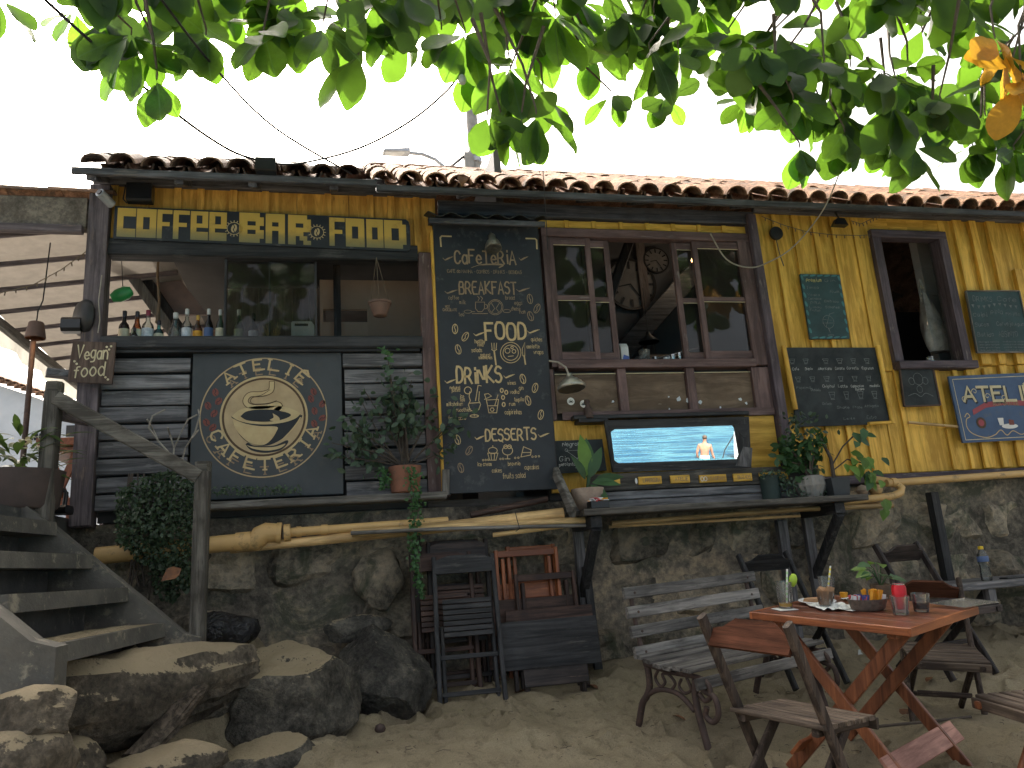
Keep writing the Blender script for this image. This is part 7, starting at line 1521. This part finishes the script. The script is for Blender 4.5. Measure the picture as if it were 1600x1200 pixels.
def log(label, pts, rad, seed):
    mb = MB(); n_ = 28; P = [Vector(p) for p in pts]; m_ = 30; vs = []
    for i in range(m_+1):
        t = i/m_*(len(P)-1); k = min(int(t), len(P)-2); f = t-k; p = P[k].lerp(P[k+1], f); r = rad[k]*(1-f)+rad[k+1]*f; d = (P[k+1]-P[k]).normalized(); sd = d.cross(Vector((0,0,1))).normalized(); u = sd.cross(d)
        for j in range(n_):
            a = 2*math.pi*j/n_; ca, sa = math.cos(a), math.sin(a)
            ridge = .16*noise.noise(Vector((ca*3.5, sa*3.5, i*.12+seed)))+.14*noise.noise(Vector((ca*7, sa*7, i*.1+seed)))+.08*noise.noise(Vector((ca*1.5, sa*1.5, i*.4+seed)))
            vs.append(p+(sd*ca*1.1+u*sa*.85)*r*(1+ridge))
    mb.v = vs; mb.f = [(i*n_+j, i*n_+(j+1)%n_, (i+1)*n_+(j+1)%n_, (i+1)*n_+j) for i in range(m_) for j in range(n_)]+[tuple(range(n_-1,-1,-1)), tuple(range(m_*n_, (m_+1)*n_))]
    return tag(mb.build('driftwood_log', 'log_bark' if rad[0] < .1 else 'log_rock', smooth='auto'), label, 'log')
log('massive weathered driftwood log lying below the steps', [at(-60, 1120, 3.75), at(80, 1098, 3.95), at(200, 1085, 4.2), at(300, 1058, 4.5), at(372, 1040, 4.75)], [.2, .21, .2, .185, .15], 2)
log('second split log wedged under the big one', [at(90, 1150, 3.95), at(200, 1125, 4.2), at(320, 1080, 4.6), at(360, 1070, 4.72)], [.13, .14, .13, .1], 9)
log('thin forked root running up beside the logs', [at(205, 1190, 3.95), at(260, 1135, 4.12), at(300, 1085, 4.25), at(316, 1072, 4.35)], [.05, .055, .05, .035], 15)
c = at(352, 985, 5.2); o_ = boulder('rubbish_bag', 'shiny black rubbish bag slumped behind the handrail post', c+Vector((0,0,.0)), .2, .16, .13, 71, 'bin_bag', 0, 4, 0, 3); o_['category'] = 'bag'
cc = thing('coconut', 'small dark coconut husk half sunk in the sand', 'coconut', (0,0,0)); 
def ground_at(px, py):
    d = ray(px, py); o = Vector((0,0,CAMZ)); t = .5
    while t < 15:
        p = o+d*t
        if p.z < zsand(p.x, p.y): return p
        t += .01
    return o+d*5
p = ground_at(594, 1143); cc.location = p; ORG[cc.name] = Vector(p); mb = MB(); mb.lathe([(0,-.03),(.022,-.02),(.032,0),(.024,.022),(0,.032)], 14, p+Vector((0,0,.012))); mb.build('husk', 'iron_rust', cc, smooth=True)
LEAFWHERE = ['largest reddish dry leaf on the sand below the black table top', 'dry leaf by the left leg of the low stool', 'dry leaf by the right leg of the low stool', 'dry leaf at the foot of the black folded chair', 'small dry leaf on open sand right of the low stool', 'dry leaf near the coconut husk at the bottom edge', 'small dry leaf between the folded chair and the stool', 'dry leaf between the two left legs of the bench', 'dry leaf on the sand behind the table', 'dry leaf under the far chair seat', 'dry leaf between the crossed table legs and far chair', 'dry leaf at the bottom edge left of the front bench leg', 'dry leaf under the bench seat', 'dry leaf on the sand bank at the foot of the steps', 'tiny dry leaf in the middle of the bare sand']
for k, (px, py, s) in enumerate(((805, 1085, .12), (775, 1066, .1), (915, 1072, .1), (722, 1060, .09), (900, 1100, .07), (590, 1180, .08), (740, 1062, .07), (1050, 1120, .09), (1350, 1040, .1), (1460, 1060, .08), (1420, 1110, .1), (985, 1180, .1), (1290, 1085, .09), (300, 1020, .1), (868, 1110, .06))):
    p = ground_at(px, py)+Vector((0,0,.008)); mb = MB(); M = orient(p, (rnd.uniform(-1,1), rnd.uniform(-1,1), .05), (rnd.uniform(-.3,.3), rnd.uniform(-.3,.3), 1), s); mb.add([M @ v for v in dmb_.v], dmb_.f); tag(mb.build('fallen_leaf', 'dead_leaf', smooth=True), LEAFWHERE[k], 'leaf', 'dead leaves on the sand')
mb = MB()
for k in range(230):
    px, py = rnd.uniform(300, 1600), rnd.uniform(1055, 1200); 
    if px < 650 and py < 1130: continue
    p = ground_at(px, py)+Vector((0,0,.004)); a = rnd.uniform(0, 6.28); L_ = rnd.uniform(.015, .1)*rnd.random(); mb.tube([p, p+Vector((L_*.5*math.cos(a), L_*.5*math.sin(a), .004)), p+Vector((L_*math.cos(a+.4), L_*math.sin(a+.4), .001))], .0016, 3, False)
o_ = mb.build('sand_litter', 'twig'); o_['kind'] = 'stuff'; o_['label'] = 'thin twigs and weed scattered on the sand'
for (px, py, l) in ((1341, 1025, 'scrap of white paper on the sand below the table'), (1143, 1102, 'tiny white scrap beside the bench leg')):
    p = ground_at(px, py); mb = MB(); M = orient(p+Vector((0,0,.01)), (1, .2, .4), (0, -1, 1), .07 if px > 1200 else .03); mb.add([M @ v for v in dmb_.v], dmb_.f); tag(mb.build('paper_scrap', 'paper', smooth=True), l, 'litter')
p = ground_at(1470, 1130); mb = MB(); mb.tube([p+Vector((-.35,.05,.012)), p+Vector((0,0,.015)), p+Vector((.2,.0,.012))], .009, 6); tag(mb.build('stick', 'twig'), 'thin dark stick lying on the sand right of the table', 'stick')

# ================================================================ SEA: bather and moored boat (seen in the mirror)
def reflect_to(px, py, wz):
    p = onm(px, py); d = ray(px, py); r = d-nrm*2*d.dot(nrm); return p+r*((wz-p.z)/r.z)
mp = reflect_to(1101, 716, WATER)
man = thing('person', 'person in pale swimming shorts standing waist deep with back turned, seen in the mirror', 'person', (mp.x, mp.y, WATER), True); man.rotation_euler = (0, 0, math.atan2(mp.x-mc_.x, -(mp.y-mc_.y))*1.0)
verts = [(0,0,-.5),(0,0,.0),(0,0,.22),(0,.01,.42),(0,.01,.52),(0,0,.58),(0,-.01,.68),(0,-.015,.78)]; rad_ = [(.15,.12),(.16,.12),(.145,.105),(.17,.115),(.09,.08),(.055,.055),(.075,.09),(.05,.06)]
edges = [(i, i+1) for i in range(7)]
def chain(vs_, rs_, root):
    prev = root
    for v, r in zip(vs_, rs_): verts.append(v); rad_.append((r, r)); edges.append((prev, len(verts)-1)); prev = len(verts)-1
chain([(.19,0,.46),(.25,-.03,.2),(.33,-.08,-.02),(.37,-.1,-.1)], [.06,.045,.035,.03], 3); chain([(-.19,0,.46),(-.26,.02,.2),(-.25,-.06,.03),(-.2,-.12,.0)], [.06,.045,.035,.03], 3)
chain([(.09,0,-.6),(.1,0,-1.0)], [.09,.06], 0); chain([(-.09,0,-.6),(-.1,0,-1.0)], [.09,.06], 0)
me = bpy.data.meshes.new('body'); me.from_pydata(verts, edges, []); me.materials.append(MATS['skin']); bo = link('body', me, (0,0,0), man)
sk = bo.modifiers.new('skin', 'SKIN'); sk.use_smooth_shade = True; sb_ = bo.modifiers.new('sub', 'SUBSURF'); sb_.levels = 2; sb_.render_levels = 2
for i, v in enumerate(me.skin_vertices[0].data): v.radius = rad_[i]; v.use_root = (i == 0)
mb = MB(); mb.lathe([(.0,.815),(.05,.81),(.082,.77),(.088,.72),(.07,.68),(.0,.66)], 16, (0,.02,0)); mb.v = [Vector((v.x*.95, v.y*1.05-.015, v.z)) for v in mb.v]; mb.build('hair', 'hair', man, smooth=True)
mb = MB(); mb.lathe([(.19,-.35),(.2,-.2),(.18,.06),(.165,.1),(.15,.1)], 22); mb.v = [Vector((v.x, v.y*.78, v.z)) for v in mb.v]; mb.build('shorts', 'shorts', man, smooth=True)
bp_ = reflect_to(1149, 716, WATER); dirx = Vector((bp_.x-mc_.x, bp_.y-mc_.y, 0)).normalized(); sdv = Vector((0,0,1)).cross(dirx)
bt = thing('moored_boat', 'white motor boat hull moored at the right end of the mirror view', 'boat', (bp_.x, bp_.y, WATER), True); sdir = sdv if reflect_to(1170, 700, WATER).x > bp_.x and sdv.x > 0 else (-sdv if sdv.x < 0 else sdv)
bt.rotation_euler = (0, 0, math.atan2(sdir.y, sdir.x)); mb = MB()
secs = [(-.05,.03,.95),(.25,.35,.9),(.9,.62,.82),(1.8,.75,.78),(3.2,.7,.78)]
for (x, hw, h_) in secs: mb.v += [Vector((x, -hw, h_)), Vector((x, -hw*.8, .3)), Vector((x+.05, -hw*.3, -.25)), Vector((x+.05, hw*.3, -.25)), Vector((x, hw*.8, .3)), Vector((x, hw, h_))]
mb.f = [(i*6+k, i*6+k+1, (i+1)*6+k+1, (i+1)*6+k) for i in range(4) for k in range(5)]+[(24,25,26,27,28,29),(5,4,3,2,1,0)]+[(i*6, (i+1)*6, (i+1)*6+5, i*6+5) for i in range(4)]; mb.build('hull', 'boat_white', bt)
mb = MB(); mb.box(1.0, 2.4, -.45, .45, .8, 1.5, .05); mb.build('cabin', 'boat_white', bt); mb = MB(); mb.tube([(0,0,.9),(-.35,.05,.3),(-.45,.1,-.1)], .02, 6); mb.build('rope', 'cable_black', bt)

# ================================================================ UTILITY POLE, STREET LAMP, CABLES
up_ = thing('utility_pole', 'grey concrete utility pole rising behind the roof', 'pole', (at(742, 250, 14).x, 14, 1.17)); a, b = at(741, 268, 14), at(744, 80, 14)
mb = MB(); mb.tube([(a.x, 14, 1.1), (a.x+.02, 14, b.z)], [.13, .115], 12); mb.build('shaft', 'pole_concrete', up_, smooth=True)
for py in (236, 252): q = at(742, py, 14); mb = MB(); mb.tube([q+Vector((0,0,-.05)), q+Vector((0,0,.05))], .15, 12); mb.build('band', 'galv', up_, smooth=True)
q = at(733, 252, 14); mb = MB(); mb.box(q.x-.12, q.x+.06, 13.82, 14.0, q.z-.3, q.z+.12, .02); mb.build('cable_box', 'pole_concrete', up_)
mb = MB(); mb.tube([at(698, 266, 13.5), at(715, 252, 13.8), at(733, 238, 14)], .03, 6); mb.build('bracket', 'metal_dark', up_)
sl_ = thing('street_lamp', 'grey street lamp head on a curved arm above the roof', 'street lamp', (at(705, 268, 13).x, 13, 4)); mb = MB(); mb.tube([at(720, 285, 13), at(700, 266, 13), at(680, 249, 13), at(660, 241, 13), at(640, 239, 13)], .035, 10); mb.build('arm', 'galv', sl_, smooth=True)
a, b = at(598, 241, 13), at(640, 240, 13); mb = MB(); mb.add([a+Vector((0,-.15,.0)), b+Vector((0,-.15,-.03)), b+Vector((0,.15,.02)), a+Vector((0,.15,.05)), a+Vector((.03,-.13,.05)), b+Vector((0,-.13,.05)), b+Vector((0,.13,.12)), a+Vector((.03,.13,.09))], [(0,3,2,1),(4,5,6,7),(0,1,5,4),(1,2,6,5),(2,3,7,6),(3,0,4,7)]); mb.build('lamp_head', 'galv', sl_); mb = MB(); mb.add([a+Vector((.04,-.11,-.003)), b+Vector((-.1,-.11,-.027)), b+Vector((-.1,.11,.012)), a+Vector((.04,.11,.038))], [(0,1,2,3)]); mb.build('lens', 'plastic_white', sl_)
def cable(label, pts, r, mat='cable_black', name='cable', n=6):
    mb = MB(); out = []; P = [Vector(p) for p in pts]
    for i in range(len(P)-1):
        p0, p1, p2, p3 = P[max(i-1,0)], P[i], P[i+1], P[min(i+2,len(P)-1)]
        for k in range(n): t = k/n; out.append(.5*((2*p1)+(-p0+p2)*t+(2*p0-5*p1+4*p2-p3)*t*t+(-p0+3*p1-3*p2+p3)*t*t*t))
    mb.tube(out+[P[-1]], r, 6); return tag(mb.build(name, mat, smooth=True), label, 'cable')
cable('black twin cable sagging from the upper left to the roof box', [at(60, -10, 3.8), at(165, 85, 4.2), at(285, 185, 4.7), at(360, 235, 5.0), at(410, 252, 5.15)], .009)
cable('thin black cable crossing down to the roof tiles', [at(245, -10, 3.8), at(335, 105, 4.4), at(430, 200, 4.9), at(550, 272, 5.25)], .0075)
cable('black cable sagging from the roof box up to the hanging bulb', [at(425, 255, 5.15), at(470, 255, 5.0), at(560, 232, 4.8), at(640, 190, 4.6), at(700, 140, 4.5), at(718, 112, 4.45)], .008)
cable('pair of strings dangling down in front of the menu board', [at(825, 10, 4.5), at(840, 150, 4.7), at(848, 260, 5.0), at(853, 340, 5.15), at(856, 390, 5.2)], .003)
cable('thin hanging string beside the dangling pair', [at(832, 60, 4.5), at(840, 200, 4.7), at(843, 270, 4.9)], .0025)
cable('pale cable looping from the leaves to the window frame', [at(1312, 270, 4.9), at(1285, 330, 5.2), at(1240, 385, 5.4), at(1200, 410, 5.48), at(1170, 418, 5.5), at(1135, 405, 5.5), at(1110, 365, 5.5)], .006, 'cable_pale')
def lights_string(label, pts, mat='string_brown'):
    t = thing('string_lights', label, 'string lights', at(*pts[0])); mb = MB(); P = [at(*p) for p in pts]; mb.tube(P, .0035, 5); mb.build('wire', mat, t)
    for i in range(len(P)-1):
        for k in range(3): q = P[i].lerp(P[i+1], (k+.5)/3); mb = MB(); mb.tube([q, q+Vector((rnd.uniform(-.006,.006), 0, -.028))], .0045, 5); mb.build('small_bulb', 'string_brown', t)
lights_string('string of tiny lights drooping across the yellow boards', [(1190,338,5.54),(1225,352,5.53),(1260,362,5.53),(1300,367,5.53),(1340,368,5.53),(1360,367,5.53)])
lights_string('string of tiny lights under the terrace awning', [(0,458,5.7),(50,446,5.7),(95,422,5.7),(128,398,5.65),(145,385,5.6)])
lights_string('short string of lights tucked below the eave', [(1330,345,5.5),(1345,350,5.5),(1362,342,5.5),(1376,336,5.5)])
tx = thing('roof_box', 'small black junction box on the eave tiles', 'box', at(415, 268, 5.2)); x0, x1, z0, z1 = rect(400, 432, 251, 272, 5.16); mb = MB(); mb.box(x0, x1, 5.1, 5.18, z0, z1, .008); mb.build('housing', 'plastic_black', tx)
hbul = thing('hanging_bulb', 'white bulb in a black socket hanging among the leaves', 'lamp', at(722, 120, 4.45)); c = at(722, 122, 4.45); mb = MB(); mb.tube([c+Vector((-.012,0,.09)), c+Vector((0,0,.02))], .02, 12); mb.build('socket', 'plastic_black', hbul, smooth=True); mb = MB(); mb.lathe([(0,-.045),(.022,-.038),(.03,-.015),(.024,.01),(.016,.022),(0,.024)], 16, c); mb.build('bulb', 'plastic_white', hbul, smooth=True)
rlf = thing('fallen_leaf', 'red brown dead leaf lying on the roof tiles', 'leaf', at(722, 285, 5.2)); mb = MB(); M = orient(at(722, 292, 5.16), (.1, 0, 1), (0, -1, .2), .12); mb.add([M @ v for v in dmb_.v], dmb_.f); mb.build('blade', 'dead_leaf', rlf, smooth=True)

# ================================================================ ALMOND TREE overhead
tr = thing('almond_tree', 'large sea almond tree with broad leaves hanging over the roof', 'tree', (6.9, 1.9, zbase(6.9, 1.9)))
mb = MB(); mb.tube([(6.9, 1.9, -.8), (6.85, 1.9, .8), (6.95, 1.95, 2.4), (6.8, 2.0, 3.9), (6.7, 2.1, 5.2), (6.6, 2.2, 6.6)], [.3, .25, .22, .19, .14, .07], 14); mb.build('trunk', 'bark', tr, smooth=True)
LIMB = [[(6.8,2.0,4.2),(5.4,2.7,5.0),(3.6,3.2,5.3),(1.6,3.4,5.2),(-.4,3.5,5.0),(-1.6,3.6,4.9)], [(6.75,2.1,4.8),(5.6,3.4,5.6),(4.6,4.0,5.8),(3.4,4.2,5.6)], [(6.85,2.0,4.0),(6.3,3.0,5.0),(6.0,3.8,5.5)], [(6.8,2.0,4.4),(5.0,1.5,5.2),(2.8,1.2,5.5),(.4,1.3,5.4),(-2,1.4,5.2)], [(6.75,2.0,5.0),(5.2,.6,5.8),(3.2,-.4,6.0),(1.0,-.8,5.8)], [(6.8,2.0,4.8),(7.6,3.6,5.2),(7.8,4.6,5.4)], [(6.8,2.0,4.7),(8.5,1.2,5.6),(9.8,.8,5.8)]]
for P in LIMB: mb = MB(); mb.tube(P, [.1*(1-.8*i/(len(P)-1))+.012 for i in range(len(P))], 8); mb.build('limb', 'bark', tr, smooth=True)
LV = [leaf_mesh('leaf_%s' % k, 'almond_leaf_veined', L=1, W=w_*1.08, curl=c_, fold=f_, n=8, obov=.62, tipsharp=.1, wav=wv_) for k, (w_, c_, f_, wv_) in enumerate(((.56,.12,.16,.012),(.5,.3,.3,.015),(.6,.2,.05,.02),(.54,-.12,.22,.02)))]
LVd = []
for (me, m_) in LV:
    m2 = me.copy(); m2.materials.clear(); m2.materials.append(MATS['almond_leaf_dark_veined']); LVd.append(m2)
LVy = LV[0][0].copy(); LVy.materials.clear(); LVy.materials.append(MATS['almond_leaf_yellow'])
tl = random.Random(21); NLEAF = [0]; crest = {0: MB(), 1: MB()}; twigs = MB()
def limb_near(p):
    best = None
    for P in LIMB:
        for i in range(len(P)-1):
            for k in range(6):
                q = Vector(P[i]).lerp(Vector(P[i+1]), k/6); d = (q-p).length
                if best is None or d < best[0]: best = (d, q)
    return best[1]
def rosette(c, n_, size, real=True, kind=0, spread=1.0, twig=True):
    if twig:
        q = limb_near(c); q = c+(q-c)*min(1, .6/max(.01, (q-c).length))+Vector((tl.gauss(0,.16), tl.gauss(0,.1), tl.gauss(0,.08))); mid = c.lerp(q, .5)+Vector((tl.gauss(0,.07), tl.gauss(0,.06), -.03)); twigs.tube([q, mid, c+Vector((0,0,.04)), c], [.014,.009,.006,.005], 5, False)
    a0 = tl.uniform(0, 6.28)
    for k in range(n_):
        a = a0+k*2.4+tl.uniform(-.3,.3); el = tl.uniform(-1.4, -.1) if tl.random() < .88 else tl.uniform(0, .6)
        d = Vector((math.cos(a)*math.cos(el)*spread, math.sin(a)*math.cos(el)*.5, math.sin(el)-.25)).normalized(); nn = Vector((tl.gauss(0,.45), -1.0+tl.gauss(0,.4), .45+tl.gauss(0,.35)))
        s_ = size*tl.uniform(1.05, 1.65); p = c+d*.03*tl.uniform(.5,1.5); M = orient(p, d, nn, s_); v_ = tl.randrange(4); dark = tl.random() < .16
        if real and NLEAF[0] < 300:
            NLEAF[0] += 1; o = link('leaf', LVy if kind == 2 else (LVd[v_] if dark else LV[v_][0]), c, tr); o.matrix_local = Matrix.Translation(-ORG[tr.name]) @ M
        else: m_ = LV[v_][1]; crest[int(dark)].add([M @ v for v in m_.v], m_.f)
front = [(245,118,3,.17),(205,48,6,.22),(160,25,6,.22),(118,8,5,.2),(178,78,6,.21),(240,65,5,.2),(290,12,6,.22),(322,48,6,.22),(350,-8,6,.22),(412,47,6,.2),(440,2,6,.2),(505,38,6,.22),(545,35,5,.22),(590,-12,5,.22),(612,20,5,.22),(655,-20,5,.24),(727,48,6,.23),(735,95,3,.22),(797,98,6,.25),(797,0,5,.24),(840,-10,6,.25),(785,185,5,.19),(838,40,6,.24),(838,172,3,.24),(868,20,6,.23),(925,72,5,.22),(900,-5,6,.23),(955,143,4,.16),(965,32,6,.22),(1000,30,6,.22),(1042,146,6,.19),(1015,70,6,.22),(1060,70,5,.22),(1140,45,5,.24),(1100,5,6,.23),(1185,75,6,.2),(1215,100,7,.21),(1165,150,6,.18),(1240,150,6,.2),(1285,160,7,.2),(1250,225,5,.16),(1320,200,7,.21),(1380,210,7,.2),(1430,225,6,.22),(1470,150,7,.22),(1540,175,7,.22),(1520,222,6,.2),(1585,228,5,.22),(1400,120,7,.2),(1330,100,7,.2),(1600,180,6,.24),(0,-8,4,.16),(690,40,3,.2),(640,55,3,.2),(560,80,2,.24),(790,130,4,.22),(762,175,3,.2),(850,150,4,.22),(815,185,3,.22),(1560,225,5,.22),(1600,120,5,.24)]
for k in range(4): rosette(at(1555+14*k, 60+22*k, 3.55), 3, .22, True, 2)
for (px, py, n_, s_) in front: rosette(at(px, py+6, tl.uniform(4.05, 4.75)), n_, s_)
def lowest(px):
    B_ = [(0,-30),(90,30),(250,80),(300,20),(340,50),(480,30),(560,10),(700,40),(800,60),(900,50),(1000,60),(1100,80),(1150,120),(1250,190),(1350,185),(1500,195),(1640,205)]
    for i in range(len(B_)-1):
        if B_[i][0] <= px <= B_[i+1][0]: return B_[i][1]+(B_[i+1][1]-B_[i][1])*(px-B_[i][0])/(B_[i+1][0]-B_[i][0])
    return 0
cnt = 0
while cnt < 155:
    px = tl.uniform(80, 1660) if tl.random() < .22 else tl.uniform(880, 1680); py = tl.uniform(-140, lowest(min(max(px,0),1640)))
    if px < 1000 and py > -10 and tl.random() < .6: continue
    rosette(at(px, py, tl.uniform(3.8, 5.0)), tl.randint(4, 6), tl.uniform(.18, .23), True, 0, 1.0, tl.random() < .3); cnt += 1
cnt = 0
while cnt < 14:
    px = tl.uniform(70, 860); py = tl.uniform(-70, 45 if not 290 < px < 330 else 10); rosette(at(px, py, tl.uniform(3.9, 5.0)), tl.randint(5, 7), tl.uniform(.18, .23), True, 0, 1.0, tl.random() < .4); cnt += 1
# the rest of the crown, above and behind the camera
for k in range(230):
    y = tl.uniform(-.5, 4.2); x = tl.uniform(-3.5, 10.5); zlow = max(4.0, CAMZ+y*1.0+.55 if y > 0 else 4.0); z = zlow+tl.uniform(0, 2.2)
    rosette(Vector((x, y, z)), 6, tl.uniform(.2, .26), False, 0, 1.0, False)
for k in (0, 1):
    if crest[k].v: crest[k].build('crown' if k else 'crown', 'almond_leaf_dark' if k else 'almond_leaf', tr, smooth=True, kind='stuff')
twigs.build('twigs', 'bark', tr, smooth=True, kind='stuff')
